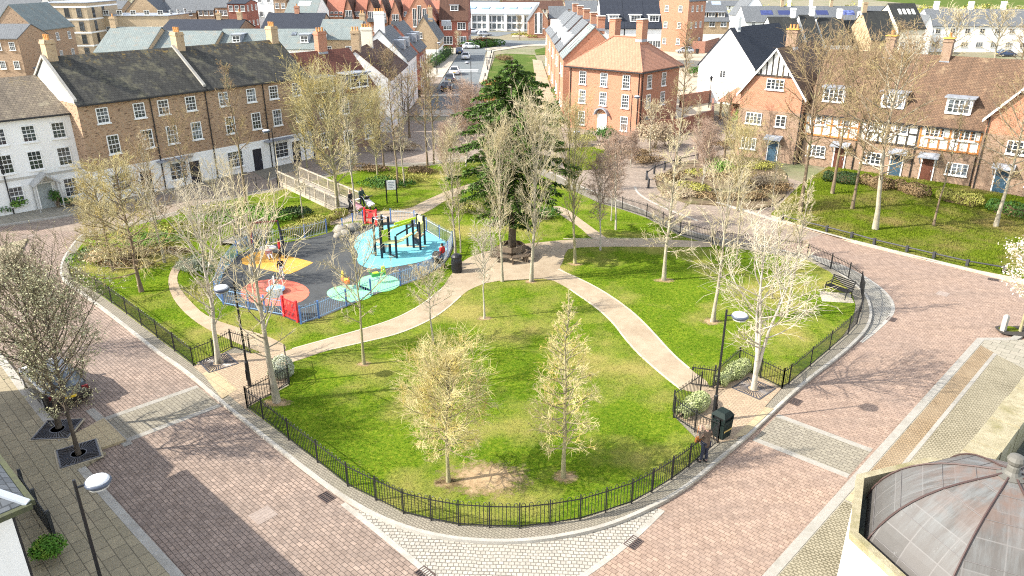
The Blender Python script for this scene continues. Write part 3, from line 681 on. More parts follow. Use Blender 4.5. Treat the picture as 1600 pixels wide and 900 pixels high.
def facing(px0, px1, z):     # two eaves corners read off the photo at height z -> corner, angle, length
    a, b = g(px0[0], px0[1], z), g(px1[0], px1[1], z)
    return a, math.degrees(math.atan2(b[1] - a[1], b[0] - a[0])), math.dist(a, b)
D_grey = plain('grey_green_door', (0.30, 0.33, 0.32), 0.5); D_blue = plain('navy_door', (0.03, 0.06, 0.12), 0.4); D_brown = plain('brown_door', (0.10, 0.035, 0.02), 0.5); D_teal = plain('slate_blue_door', (0.035, 0.075, 0.11), 0.5)
D_black = plain('black_door', (0.02, 0.02, 0.03), 0.4)
# --- west side of the square
LW = 'terraced houses west of the square'
ux, uy = math.cos(math.radians(44.3)), math.sin(math.radians(44.3))
h = House('white_house', 'white rendered three storey house with a gabled trellis porch and old brown roof', (-34.2 - 14 * ux, 60.0 - 14 * uy), 44.3, 14, 9, 7.25, 9.6, 'x', W_white, R_brownold, LW)
As = (12.35, 10.3, 8.3, 6.3)
h.row('F', 's', As, 6.0, 0.95, 1.25, frame=None); h.row('F', 's', As, 3.95, 0.98, 1.45); h.row('F', 's', (12.3, 8.5), 1.45, 1.0, 1.5)
h.door('F', 10.45, D_grey, 1.0, 2.1)
q = MB(); (x0, y0) = (10.45, 0)
for sx in (-1, 1):
    q.tube([(x0 + sx * .85, -1.1, 0), (x0 + sx * .85, -1.1, 2.2)], 0.05, 4); q.tube([(x0 + sx * .85, -0.1, 0), (x0 + sx * .85, -0.1, 2.2)], 0.05, 4)
    q.tube([(x0 + sx * .95, -1.2, 2.15), (x0, -1.2, 2.95)], 0.07, 4); q.tube([(x0 + sx * .95, -0.1, 2.15), (x0, -0.1, 2.95)], 0.07, 4)
    q.hexa([(x0 + sx * .98, -1.25, 2.16), (x0 + sx * .98, 0, 2.16), (x0, 0, 2.98), (x0, -1.25, 2.98), (x0 + sx * .98, -1.25, 2.22), (x0 + sx * .98, 0, 2.22), (x0, 0, 3.05), (x0, -1.25, 3.05)])
q.build('porch', plain('grey_wood', (0.4, 0.4, 0.38), .7), h.o)
MB().box(7, -0.03, 2.75, 14.0, 0.07, 0.16).build('string_course', M_sill, h.o); h.gutter(); h.pipe('F', 8.0)
ANG = 51.5
ux, uy = math.cos(math.radians(ANG)), math.sin(math.radians(ANG))
A2 = (-33.35, 58.5); A3 = (A2[0] + 10.75 * ux, A2[1] + 10.75 * uy); A4 = (A3[0] + 10.8 * ux, A3[1] + 10.8 * uy)
for (nm, lb, A, w, a1, a2, bays, ch) in (('brick_house', 'tan brick terraced house, mossy black roof, joined to the white house with trellis porch', A2, 10.75, (1.75, 4.7, 6.75, 9.2), (2.15, 4.95, 7.1, 9.35), (2.2, 6.3), ((0.55, 4.2),)),
                                          ('brick_house', 'tan brick terraced house, mossy black roof, beside the dormered red tiled house', A3, 10.8, (1.6, 4.4, 6.8, 9.4), (1.9, 4.6, 6.9, 9.5), (2.0, 6.1), ((0.5, 4.2), (10.3, 4.2)))):
    h = House(nm, lb, A, ANG, w, 8.4, 8.05, 11.1, 'x', B_tan, R_dark, LW, base=(2.75, W_white), gable=W_white)
    h.row('F', 's', a1, 6.95, 0.95, 1.2); h.row('F', 's', a2, 4.6, 0.95, 1.5); h.row('F', 's', [a2[0], a2[2]], 1.5, 1.6, 1.5, out=0.03)
    h.door('F', 4.2, D_black, porch=None); h.door('F', 8.6, D_black)
    MB().box(bays[1] + .5, -0.35, 2.6, 3.0, 0.7, 0.12).build('canopy', M_lead, h.o)
    for x, y in ch: h.chimney(x, y, 9.8, 12.5, 0.75, 0.95, B_yel, 3)
    h.gutter(); h.pipe('F', 5.7); h.pipe('F', w - 0.1)
    m = MB()
    if 1: m.hexa([(-.12, 0, 8.15), (.12, 0, 8.15), (.12, 4.2, 11.2), (-.12, 4.2, 11.2), (-.12, 0, 8.38), (.12, 0, 8.38), (.12, 4.2, 11.43), (-.12, 4.2, 11.43)]); m.hexa([(-.12, 4.2, 11.2), (.12, 4.2, 11.2), (.12, 8.4, 8.15), (-.12, 8.4, 8.15), (-.12, 4.2, 11.43), (.12, 4.2, 11.43), (.12, 8.4, 8.38), (-.12, 8.4, 8.38)]); m.build('parapet_coping', M_stone, h.o)
    for sg in (): m.hexa([(w - .12, 0 if not sg else 8.4, 8.15), (w + .12, 0 if not sg else 8.4, 8.15), (w + .12, 4.2, 11.2), (w - .12, 4.2, 11.2), (w - .12, 0 if not sg else 8.4, 8.38), (w + .12, 0 if not sg else 8.4, 8.38), (w + .12, 4.2, 11.43), (w - .12, 4.2, 11.43)])
h = House('dormered_house', 'brick house with red-brown tiled roof and lead dormers ending the west terrace', A4, ANG, 8.8, 8.2, 5.9, 9.7, 'x', B_brn, R_redbrown, LW)
h.dormer(2.0, 2.6, 6.2, 1.45, 'c2', plain('dark_cheek', (0.06, 0.06, 0.065), .6)); h.dormer(6.6, 2.6, 6.2, 1.45, 'c2', plain('dark_cheek', (0.06, 0.06, 0.065), .6))
h.row('F', 's', (1.5, 4.4, 7.3), 4.5, 0.9, 1.3); h.row('F', 's', (1.5, 7.3), 1.6, 1.2, 1.5); h.door('F', 4.4, D_black); h.gutter(); h.pipe('F', 8.7)
h.chimney(5.2, 4.1, 9.0, 11.7, 1.1, 0.7, B_red, 3)
# --- west side of the north street (gables to the camera, eaves to the street)
SW = 'houses down the west side of the north street'
def street_house(name, label, y0, y1, e, r, wall, roof, hw=3.7, x1=-14.0, gw=None):
    return House(name, label, (x1 - 2 * hw, y0), 0, 2 * hw, y1 - y0, e, r, 'y', wall, roof, SW, over=0.2, verge=0.12, gable=gw)
h = street_house('white_house', 'white house with a big blank gable and chocolate brown tiled roof', 88.4, 103.6, 6.05, 9.15, W_white, R_brown)
h.row('R', 't', (2, 4.6, 7.4, 10.4, 13.2), 4.6, 0.8, 1.3); h.row('R', 't', (2, 7.4, 13.2), 1.7, 0.9, 1.4); h.door('R', 4.6, D_black); h.door('R', 10.4, D_black); h.pipe('R', 8.9)
h.chimney(3.7, 1.0, 8.2, 11.3, 0.9, 0.9, B_yel, 3); h.chimney(3.7, 8, 8.2, 11.2, 1.3, 0.7, W_cream, 4)
h = street_house('white_house', 'tall white gabled house with dark slates between the brown roof and the narrow brick house', 104.4, 114.6, 6.5, 10.3, W_white, R_slate, 3.5)
h.row('R', 't', (1.6, 4.2, 6.8, 9), 5.0, 0.8, 1.4); h.row('R', 't', (1.6, 6.8), 1.9, 0.9, 1.4); h.door('R', 4.2, D_black); h.chimney(3.5, 0.6, 9.2, 12.6, 1.3, 0.7, W_white, 4)
for yy in (3, 7.5): MB().box(5.6, yy, 8.3, 1.6, 1.5, 1.2).build('dormer', M_lead, h.o)
h = street_house('narrow_brick_house', 'narrow dark red brick house with black slate roof and pale dormers on the north street', 117.5, 127.4, 6.4, 10.2, B_dkred, R_slate, 3.3)
h.row('R', 't', (1.6, 4.2, 6.8), 4.8, 0.8, 1.4); h.row('R', 't', (1.6, 6.8), 1.8, 0.9, 1.4); h.door('R', 4.2, D_black)
for yy in (2.5, 6.5): MB().box(5.3, yy, 8.2, 1.5, 1.5, 1.2).build('dormer', M_lead, h.o)
x0, z0 = at_depth(640, 40, 163); x1, z1 = at_depth(684, 62, 163)
h = House('yellow_brick_house', 'yellow brick gabled house with white rendered ground floor beside the street hedge', (x0, 163), 0, x1 - x0, 13, z1 + .2, 9.0, 'y', B_yel, R_slate, SW, base=(2.6, W_white))
h.win('F', 's', 5.3, 1.3, 1.0, 1.2); h.win('F', 't', 2.1, 5.4, .8, 1.2); h.row('R', 't', (2, 5, 8, 11), 4.0, .9, 1.2); h.row('R', 't', (2, 8, 11), 1.4, .9, 1.2)
MB().box(7.0, 6.5, 7.4, 1.9, 1.6, 1.1).build('dormer', M_lead, h.o); h.chimney(4.2, 1, 8, 10.8, .9, .7, B_yel, 2)
h = House('large_brick_house', 'large red brick house with steep brown roof, small dormer and white bay windows', (-17.8, 195), 0, 7.0, 14, 6.6, 13.4, 'x', B_dkred, R_brown, SW)
h.row('F', 'c3', (2, 5.4), 5.2, 2.0, 1.7); h.row('F', 'c3', (2, 5.4), 1.9, 2.2, 1.9); h.dormer(3.6, 2.0, 8.6, 1.3, 'c2'); h.row('R', 'c2', (3, 7, 11), 5.0, 1.4, 1.5); h.row('R', 'c2', (3, 7, 11), 1.8, 1.4, 1.5)
h = House('gabled_brick_house', 'red brick gable with a tall arched white window beside the steep brown roof', (-26.2, 193.5), 0, 7.6, 14, 6.8, 13.0, 'y', B_red, R_redtile, SW)
for a, hh in ((2.6, 4.2), (3.8, 5.6), (5.0, 4.2)): h.win('F', 't', a, 7.2, 0.95, hh)
h.win('F', 'c3', 3.8, 2.2, 2.2, 1.6)
# --- the orange-roofed house
RA, RB, RC = g(890, 98, 7.5), g(1003, 108, 7.5), g(1062, 98, 7.5)
ang = math.degrees(math.atan2(RB[1] - RA[1], RB[0] - RA[0]))
h = House('red_brick_house', 'square red brick house with hipped orange tile roof and two wide chimneys', RA, ang, 9.8, 8.6, 7.5, 10.4, 'x', B_red, R_terra, None, hip=3.2, over=0.35)
for z, hh in ((6.0, 1.5), (3.85, 1.5)):
    h.row('F', 's', (2.0, 4.95, 7.95), z, 0.95, hh); h.row('R', 's', (1.8, 5.0), z, 0.95, hh)
h.row('F', 's', (2.0, 7.95), 1.35, 0.95, 1.6); h.win('R', 's', 1.8, 1.4, .95, 1.5)
h.door('F', 4.95, M_white, 1.1, 2.0)
q = MB()
for i in range(8):
    t0, t1 = PI * i / 8, PI * (i + 1) / 8
    q.hexa([(4.95 + .85 * math.cos(t0), -.5, 2.0 + .75 * math.sin(t0)), (4.95 + .85 * math.cos(t1), -.5, 2.0 + .75 * math.sin(t1)), (4.95 + .85 * math.cos(t1), 0, 2.0 + .75 * math.sin(t1)), (4.95 + .85 * math.cos(t0), 0, 2.0 + .75 * math.sin(t0)),
            (4.95 + .97 * math.cos(t0), -.5, 2.0 + .87 * math.sin(t0)), (4.95 + .97 * math.cos(t1), -.5, 2.0 + .87 * math.sin(t1)), (4.95 + .97 * math.cos(t1), 0, 2.0 + .87 * math.sin(t1)), (4.95 + .97 * math.cos(t0), 0, 2.0 + .87 * math.sin(t0))])
q.build('porch', M_lead, h.o)
h.chimney(2.7, 5.2, 9.2, 12.3, 0.8, 1.2, B_red, 0, M_sill); h.chimney(7.0, 4.2, 9.6, 12.4, 0.8, 1.2, B_red, 0, M_sill)
m = MB()
for p, q_ in (((-.35, -.35, 7.2), (3.2, 4.3, 10.45)), ((10.15, -.35, 7.2), (6.6, 4.3, 10.45)), ((3.2, 4.3, 10.45), (6.6, 4.3, 10.45)), ((10.15, 8.95, 7.2), (6.6, 4.3, 10.45)), ((-.35, 8.95, 7.2), (3.2, 4.3, 10.45))): m.tube([p, q_], 0.1, 5)
m.build('ridge_tiles', R_terra, h.o)
m = MB(); m.box(4.9, -.42, 7.12, 10.7, .14, .13); m.box(10.22, 4.3, 7.12, .14, 9.4, .13); m.build('gutter', M_gut, h.o); h.pipe('F', .25); h.pipe('F', 9.6); h.pipe('R', .3)
# --- terrace behind it, eaves to the west, stepping away along the street
TE = 'terrace east of the north street'
for i, (y0, y1, e, r, lb) in enumerate(((98.6, 105.5, 7.3, 11.0, 'end terrace with long roof light strips on grey slates behind the orange roofed house'), (107.5, 117, 7.3, 11.0, 'red brick terraced house with grey slates, second from the orange roofed house'),
                                (118.5, 128, 7.4, 11.1, 'red brick terraced house with grey slates, third from the orange roofed house'), (129.5, 139, 7.4, 11.1, 'red brick terraced house with grey slates, fourth from the orange roofed house'), (140, 152, 7.2, 10.6, 'far end red brick house of the grey slated terrace'))):
    h = House('terraced_house', lb, (6.5, y0), 0, 7.6, y1 - y0, e, r, 'y', B_red, R_slate if i else R_green, TE, over=.15)
    h.chimney(4.6, 0.8, 10.2, 12.3, .9, 1.2, B_red, 0, M_sill)
    h.row('L', 't', (2, 5), 5.6, .9, 1.3); h.row('L', 't', (2, 5), 1.8, .9, 1.3)
    if i == 0:
        for xx in (1.6, 4.2): MB().hexa([(0.8, xx, 8.3), (0.8, xx + .55, 8.3), (3.2, xx + .55, 10.55), (3.2, xx, 10.55), (0.8, xx, 8.42), (0.8, xx + .55, 8.42), (3.2, xx + .55, 10.7), (3.2, xx, 10.7)]).build('roof_light', M_white, h.o)
    else:
        for yy in (2.2, 6.4): MB().box(1.4, yy, 8.75, 1.5, 1.4, 1.3).build('dormer', M_white, h.o)
# --- east side: half-timbered terrace and its gables
HT = 'half timbered terrace east of the square'
A, ang, w = facing((1260, 172), (1535, 200), 5.15)
w += 0.2
wt = w; w = wt + 6.5
h = House('half_timbered_house', 'long brick terrace with black and orange timbered white upper storey and three white dormers', A, ang, w, 9.4, 5.15, 10.3, 'x', B_brn, R_half, HT, over=.3)
w = wt
TIM_W = render_wall('timber_infill', (0.80, 0.78, 0.72))
MB().box(w / 2, -0.02, 4.0, w, 0.10, 2.2).build('upper_storey', TIM_W, h.o)
M_tb = plain('black_timber', (0.03, 0.027, 0.025), .7); M_to = plain('orange_timber', (0.50, 0.19, 0.05), .7)
def timbers(x0, x1, mt, n):
    m = MB()
    for z in (2.98, 4.02, 5.02): m.box((x0 + x1) / 2, -0.095, z, x1 - x0, 0.06, 0.15)
    for i in range(n + 1): m.box(x0 + (x1 - x0) * i / n, -0.096, 4.0, 0.14, 0.058, 2.2)
    return m.build('timber_frame', mt, h.o)
W3 = w / 3
timbers(0.1, W3, M_to, 6); timbers(W3 + .2, 2 * W3, M_tb, 6); timbers(2 * W3 + .2, w - .1, M_to, 6)
for k in range(3):
    o = k * W3
    h.win('F', 'c4' if k else 'c3', o + 1.3, 4.45, 1.5, 0.95, out=.1); h.win('F', 'c2' if k != 2 else 'c4', o + 3.6, 4.45, 1.1 if k != 2 else 1.7, 0.95, out=.1)
    h.win('F', 'c4', o + (1.5 if k != 2 else 3.6), 1.45, 1.7, 1.05)
    h.door('F', o + (3.7 if k != 2 else 1.3), D_brown if k != 1 else D_teal, porch=M_lead)
    h.dormer(o + (2.1, 2.3, 2.6)[k], 2.0, 6.0, 1.35, 'c4', M_white, M_lead)
    if k < 2: h.chimney(o + W3 + (.4 if k == 0 else .2), 4.7, 9.3, 11.9, .75, .95, B_brn, 2, plain('ochre_cap', (0.55, 0.33, 0.06), .8))
h.gutter(); h.pipe('F', W3); h.pipe('F', 2 * W3); h.pipe('F', w - .15); h.pipe('F', .1)
# left gable house, a little proud of the terrace
c, s_ = math.cos(math.radians(ang)), math.sin(math.radians(ang))
def timber_gable(name, label, A, w, e, r, dpt, win2, doorx):
    h = House(name, label, A, ang, w, dpt, e, r, 'y', B_red, R_half, HT, over=.3, verge=.3, base=(4.9, B_brn))
    sl = (r - e) / (w / 2); zc = e + (r - e) * .40
    x_in = (zc - e) / sl
    m = MB(); y = -0.05
    m.quadf((x_in, y, zc), (w - x_in, y, zc), (w / 2, y, r - .02)); m.quadf((x_in, 0, zc), (x_in, y, zc), (w / 2, y, r - .02), (w / 2, 0, r - .02)); m.quadf((w - x_in, y, zc), (w - x_in, 0, zc), (w / 2, 0, r - .02), (w / 2, y, r - .02)); m.quadf((x_in, 0, zc), (w - x_in, 0, zc), (w - x_in, y, zc), (x_in, y, zc))
    m.build('upper_gable', TIM_W, h.o)
    t = MB(); n = 7
    for i in range(1, n):
        x = x_in + (w - 2 * x_in) * i / n; zt = r - .1 - abs(x - w / 2) * sl
        t.box(x, -0.075, (zc + zt) / 2, .12, .06, zt - zc)
    t.box(w / 2, -0.077, zc + .05, w - 2 * x_in, .07, .14); t.build('timber_frame', M_tb, h.o)
    h.bargeboards(('0',), M_white, .2, .3)
    h.win('F', 'c4', w / 2 + .2, e + .9, 1.7, 1.0)
    for a in win2: h.win('F', 'c4' if a < w / 2 else 'c2', a, 4.0, 1.6 if a < w / 2 else 1.0, 1.1, out=.03)
    h.win('F', 'c4', 1.4 if w < 7 else 4.5, 1.5, 1.5, 1.15, out=.03); h.door('F', doorx, D_teal, porch=M_lead)
    return h
h = timber_gable('gabled_house', 'brick house with black and white timbered gable, left end of the half timbered terrace', (A[0] - 6.35 * c + .7 * s_, A[1] - 6.35 * s_ - .7 * c), 6.2, 6.5, 10.6, 12, (1.6, 4.3), 3.9)
h.chimney(3.1, 3.8, 9.9, 12.2, 1.0, .8, B_brn, 3, plain('ochre_cap', (0.55, 0.33, 0.06), .8)); h.pipe('F', 6.1)
h = timber_gable('gabled_house', 'brick house with black and white timbered gable, right end, beside the navy door', (A[0] + (w + .1) * c + .7 * s_, A[1] + (w + .1) * s_ - .7 * c), 8.2, 6.3, 11.2, 12, (2.6, 6.0), 2.0)
h.pipe('F', .15)
# white gable and navy roof behind the timbered house
c2, s2 = math.cos(math.radians(-43)), math.sin(math.radians(-43))
h = House('white_house', 'tall white house with a huge blank white gable and navy pantile roof', (26.9, 112.2), -43, 8.6, 15, 5.2, 10.2, 'y', W_white, R_navy, None, over=.2, verge=.12)
MB().box(4.3, -.03, 3.0, 8.6, .06, .1).build('string_course', M_sill, h.o); h.chimney(4.3, 1.6, 9.6, 11.7, 1.1, .8, W_white, 0)
h.win('F', 'c2', 3.9, 4.1, .9, 1.0)
# open tiled shelter
t = thing('open_shelter', 'small open timber shelter with a hipped orange tiled roof beside the white gable', 'shelter', (*g(1158, 186), 0), math.radians(-38))
m = MB()
for x in (-2.2, 2.2):
    for y in (-1.6, 1.6): m.box(x, y, 1.1, .22, .22, 2.2)
m.build('posts', plain('oak_post', (0.25, 0.16, 0.09), .8), t)
m = MB(); cc = [(-2.7, -2.1, 2.2), (2.7, -2.1, 2.2), (2.7, 2.1, 2.2), (-2.7, 2.1, 2.2)]; r1, r2 = (-1, 0, 3.9), (1, 0, 3.9)
m.quadf(cc[0], cc[1], r2, r1); m.quadf(cc[1], cc[2], r2); m.quadf(cc[2], cc[3], r1, r2); m.quadf(cc[3], cc[0], r1); m.quadf(*cc[::-1]); m.build('roof', R_terra, t)
MB().box(0, 1.5, 1.0, 4.4, .15, 2.0).build('back_wall', B_dkred, t)
# --- generic far houses, by their place in the photo
def far(name, label, xl, xr, Y, ye, yr, depth, axis, wall, roof, ang=0, cat='house', rows=(), n=3, kind='s', group='houses beyond the square', chim=(), hip=0, base=None, flat=False, wsz=(0.95, 1.3), side=True):
    x0, e = at_depth(xl, ye, Y); x1, _ = at_depth(xr, ye, Y)
    _, r = at_depth((xl + xr) / 2, yr, Y + (depth / 2 if axis == 'x' else 0))
    h = House(name, label, (x0, Y), ang, x1 - x0, depth, max(e, 2.4), max(r, e + .3), axis, wall, roof, group, hip=hip, base=base, flat=flat, cat=cat)
    w = x1 - x0
    for z in rows:
        h.row('F', kind, [w * (i + .5) / n for i in range(n)], z, *wsz)
        if side: h.row('R' if (xl + xr) / 2 < 800 else 'L', kind, [depth * (i + .5) / 3 for i in range(3)], z, *wsz)
    for (x, zt, mt, np_) in chim: h.chimney(w * x, depth / 2 if axis == 'x' else 1, h.r - .9, h.r + zt, .8, .7, mt, np_)
    return h
# west, behind the terrace
far('slate_house', 'long house under a pale green slate roof with rusty patches behind the mossy roofs', 148, 228, 108, 81, 43, 12, 'x', B_yel, R_green, rows=(5.5,), chim=((.05, 1.5, B_yel, 1),))
far('slate_house', 'second pale green slated house between the two yellow chimneys', 232, 330, 110, 78, 49, 10, 'x', B_yel, R_green, rows=(5.5,), chim=())
h = far('slate_house', 'third pale green slated house with little dormers and a white gable end', 334, 496, 112, 76, 46, 10, 'x', W_white, R_green, rows=(5.5,), chim=())
h.dormer(h.w * .86, 1.3, h.e + .7, 1.1, 't', M_lead); h.skylight(h.w * .7, 1.4); h.dormer(h.w * .2, 1.3, h.e + .7, 1.1, 't', M_lead)
far('dark_roofed_house', 'low house with ribbed dark tiles and two small chimneys behind the pale slates', 252, 372, 138, 47, 31, 9, 'x', B_brn, R_navy, chim=((.65, 1.2, B_yel, 1), (.93, 1.4, B_yel, 1)))
far('dark_roofed_house', 'low house with ribbed dark tiles and a red chimney', 408, 500, 140, 45, 21, 11, 'x', B_brn, R_navy, chim=((.5, 1.3, B_red, 1),))
far('sash_windowed_house', 'yellow brick house with blue-green slates and white sash windows', 496, 560, 118, 61, 31, 10, 'x', B_yel, R_green, rows=(6.5, 3.0), n=2, chim=((.98, 1.0, B_yel, 2),))
far('brick_house', 'brown brick house with a steep gable at the far left edge', -12, 57, 141, 46, 8, 12, 'y', B_tan, R_green, rows=(6.4, 3.2), n=2)
far('brick_house', 'lower brown brick house with dark roof in front of the steep gable', -60, 27, 131, 60, 38, 9, 'x', B_tan, R_slate, rows=(6, 3), n=4, side=False)
far('garden_outhouse', 'small brick outhouse with black hipped roof behind the white house', 55, 78, 125, 104, 91, 5, 'x', B_brn, R_navy, hip=1.2, cat='outhouse')
far('far_house', 'far house with pale slate roof at the top left corner', -20, 52, 185, 25, -6, 12, 'x', W_white, R_slate, rows=(5,), n=4)
# apartment block with white bands
x0, e = at_depth(62, 5, 172); x1, _ = at_depth(131, 5, 172)
h = House('apartment_block', 'four storey buff brick apartment block with white bands and balconies', (x0, 172), 4, x1 - x0, 16, e, e + .5, 'x', courses('buff_brick', (0.56, 0.42, 0.27), (0.5, 0.37, 0.23), (0.5, 0.42, 0.3), .24, .085, .012, True), M_lead, 'houses beyond the square', flat=True, cat='apartment block')
wd = h.w
for k, z in enumerate((e - 1.9, e - 4.6, e - 7.3, e - 10)):
    h.row('F', 't', (wd * .28, wd * .55, wd * .82), z, 1.0, 1.8, frame=M_darkframe); h.row('R', 't', (3, 8), z, 1.2, 2.0, frame=M_darkframe)
m = MB()
for z in (e - .75, e - 3.3, e - 6.0, e - 8.7): m.box(wd / 2, -.03, z, wd + .1, .12, .32); m.box(wd + .03, 8, z, .12, 16, .32)
m.build('white_band', M_white, h.o)
m = MB()
for z in (e - 5.6, e - 8.3): 
    m.box(wd * .33, -.7, z, 3.0, 1.3, .15); m.box(wd * .33, -1.32, z + .55, 3.0, .05, 1.0)
m.build('balcony', plain('balcony_grey', (0.10, 0.11, 0.12), .5), h.o)
far('apartment_wing', 'lower buff brick wing of flats with a white band and slit windows', 156, 262, 180, 25, 22, 12, 'x', MATS['buff_brick'], M_lead, flat=True, cat='apartment block', rows=(9.0, 5.5), n=5, kind='t', wsz=(1.2, 1.0))
far('brick_house', 'tan brick house with broad gable above the flats', 196, 250, 196, 18, -10, 14, 'y', B_yel, R_slate, rows=(5,), n=2)
for i, (xl, xr, lb) in enumerate(((252, 306, 'tan brick terrace house under dark slates, left of the far row'), (308, 334, 'tan brick terrace house under dark slates, middle of the far row'), (336, 354, 'narrow tan brick terrace house under dark slates, right of the far row'))):
    far('brick_house', lb, xl, xr, 200, 19 - 4 * i, -6 - 4 * i, 10, 'x', B_tan, R_slate, rows=(8, 5), n=3, side=False)
far('red_brick_house', 'dark red brick house with arched windows at the top of the photo', 355, 383, 190, 6, 0, 9, 'x', B_dkred, R_navy, rows=(9.5, 6), n=3)
far('white_house', 'white four storey house with small dark windows near the top left', 384, 426, 205, -6, -10, 9, 'x', W_white, R_slate, rows=(11, 7.5), n=3)
far('brick_house', 'brown brick house squeezed beside the white four storey house', 427, 446, 205, -2, -8, 9, 'x', B_tan, R_slate, rows=(9.5, 6), n=2)
h = far('white_house', 'low white house with a broad grey roof and one roof light', 445, 494, 200, 20, -4, 14, 'x', W_white, R_green, rows=(5,), n=3); h.skylight(h.w * .35, 1.5, 3, 2, M_white)
# red gabled row
RG = 'row of red gabled houses'
gx = ((494, 507), (537, 553), (571, 590), (590, 606), (608, 628))
for i, (xl, xr) in enumerate(gx):
    h = far('gabled_townhouse', 'red brick townhouse with steep gable and tall white window, %s of the five gables' % ('leftmost', 'second', 'middle', 'fourth', 'rightmost')[i], xl, xr, 228, 22 + 2 * i, -2 + 2 * (i > 1), 12, 'y', B_red, R_brown, rows=(), group=RG)
    h.row('F', 't', (h.w / 2 - .5, h.w / 2 + .5), h.e + .1, .95, 2.6); h.row('F', 't', (h.w / 2 - .7, h.w / 2 + .7), h.e - 3.2, .9, 1.4)
    MB().box(h.w / 2, -.5, h.e - 1.3, 2.4, 1.0, .12).box(h.w / 2, -.98, h.e - .85, 2.4, .05, .9).build('balcony', plain('balcony_grey', (0.10, 0.11, 0.12), .5), h.o)
for i, (xl, xr, yy) in enumerate(((508, 536, 22), (554, 571, 26), (629, 668, 30))):
    far('red_roofed_house', 'house with broad orange-red tiled slope between steep gables, %s of three' % ('left', 'middle', 'right')[i], xl, xr, 230, yy, -8, 14, 'x', B_red, R_redtile, rows=(6.3, 3), n=4, kind='t', group=RG, side=False)
# glazed office
x0, e = at_depth(722, 22, 256); x1, _ = at_depth(832, 22, 256)
t = thing('glazed_office', 'two storey white framed glazed office with a pale metal roof', 'office', (x0, 256, 0), math.radians(-8)); wd = x1 - x0
MB().poly([(0, 0), (wd, 0), (wd, 14), (0, 14)], 0, e).build('wall', glass('office_glass', (0.10, 0.12, 0.13), .15), t)
m = MB()
for i in range(15): m.box(wd * i / 14, -.1, e / 2, .28, .2, e)
for z in (.4, e * .5, e - .25): m.box(wd / 2, -.12, z, wd, .2, .5)
for i in range(4): m.box(wd * (i + .5) / 4, -.5, e / 2, .9, .9, e)
m.build('frame', M_white, t)
m = MB(); m.hexa([(-.8, -1, e), (wd + .8, -1, e), (wd + .8, 15, e + 2.8), (-.8, 15, e + 2.8), (-.8, -1, e + .3), (wd + .8, -1, e + .3), (wd + .8, 15, e + 3.1), (-.8, 15, e + 3.1)]); m.build('roof', plain('pale_metal_roof', (0.36, 0.40, 0.43), .5), t)
m = MB()
for i in range(5): m.hexa([(wd * (i + .2) / 5, 5, e + 1.45), (wd * (i + .75) / 5, 5, e + 1.45), (wd * (i + .75) / 5, 8, e + 2.0), (wd * (i + .2) / 5, 8, e + 2.0), (wd * (i + .2) / 5, 5, e + 1.55), (wd * (i + .75) / 5, 5, e + 1.55), (wd * (i + .75) / 5, 8, e + 2.1), (wd * (i + .2) / 5, 8, e + 2.1)])
m.build('roof_light', plain('roof_light_blue', (0.25, 0.4, 0.6), .3), t)
# east of the street
h = far('brick_hall', 'orange brick hall with a gable, tall white window strip and dark roof', 826, 857, 226, 32, 9, 14, 'y', B_red, R_slate); h.win('F', 't', h.w / 2 - .7, 4, .8, 5.5); h.win('F', 't', h.w / 2 + .7, 4, .8, 5.5); MB().box(h.w / 2, -.06, 4, .7, .1, 5.8).build('window_strip', M_white, h.o)
h = far('hall_wing', 'dark slate roofed brick wing of the hall with white panels', 858, 888, 230, 28, 10, 10, 'x', B_red, R_slate, cat='hall wing'); h.win('F', 't', h.w * .3, 2.6, 1.3, 4.2)
far('low_house', 'low pale house with dark slate roof behind the stepped chimneys', 895, 935, 168, 36, 13, 11, 'x', W_cream, R_slate, rows=(4.6,), n=4, kind='t')
NV = 'white houses with navy roofs'
for i, (xl, xr, lb) in enumerate(((940, 975, 'white house with navy tiled roof and dormer, left of three'), (977, 1007, 'white house with navy tiled roof and dormer, middle of three'), (1009, 1034, 'white house with navy tiled roof and dormer, right of three'))):
    h = far('white_house', lb, xl, xr, 152, 43, -4, 13, 'x', W_white, R_navy, rows=(4.6, 1.8), n=2, kind='c3', group=NV, wsz=(1.5, 1.2))
    h.dormer(h.w * .55, 2.0, h.e + 1.0, 1.2, 'c3', M_white, M_white)
x0, e = at_depth(1022, 5, 178)
h = House('tall_brick_house', 'tall three storey dark red brick house seen on its corner', (34.5, 188), -38, 7.5, 9, 11.4, 15, 'y', B_red, R_slate, 'houses beyond the square')
h.row('F', 's', (2, 5.5), 9.6, .9, 1.3); h.row('F', 's', (2, 5.5), 6.0, .9, 1.3); h.row('F', 's', (2, 5.5), 2.4, .9, 1.3); h.row('R', 's', (2, 4.5, 7), 9.6, .9, 1.3); h.row('R', 's', (2, 4.5, 7), 6, .9, 1.3); h.row('R', 's', (2, 7), 2.4, .9, 1.3)
far('red_brick_house', 'red brick house end glimpsed beyond the tall corner house', 1080, 1098, 225, 4, -8, 10, 'x', B_red, R_brown, rows=(5,), n=2)
h = far('cream_brick_house', 'cream brick house with three roof dormers, solar panel and white ground floor', 1086, 1140, 205, 33, 4, 13, 'x', B_yel, R_slate, rows=(5.0,), n=3, kind='c2', base=(2.6, W_white), wsz=(1.5, 1.2))
for q in (.25, .5, .78): h.dormer(h.w * q, 1.9, h.e + .9, 1.2, 'c2', B_yel)
h.skylight(h.w * .6, 3.6, 2.4, 1.4, glass('panel_glass', (.3, .35, .45)), 'solar_panel')
far('white_house', 'white gabled house behind the cream brick house', 1156, 1200, 235, 24, -8, 12, 'y', W_white, R_slate, rows=(5,), n=2)
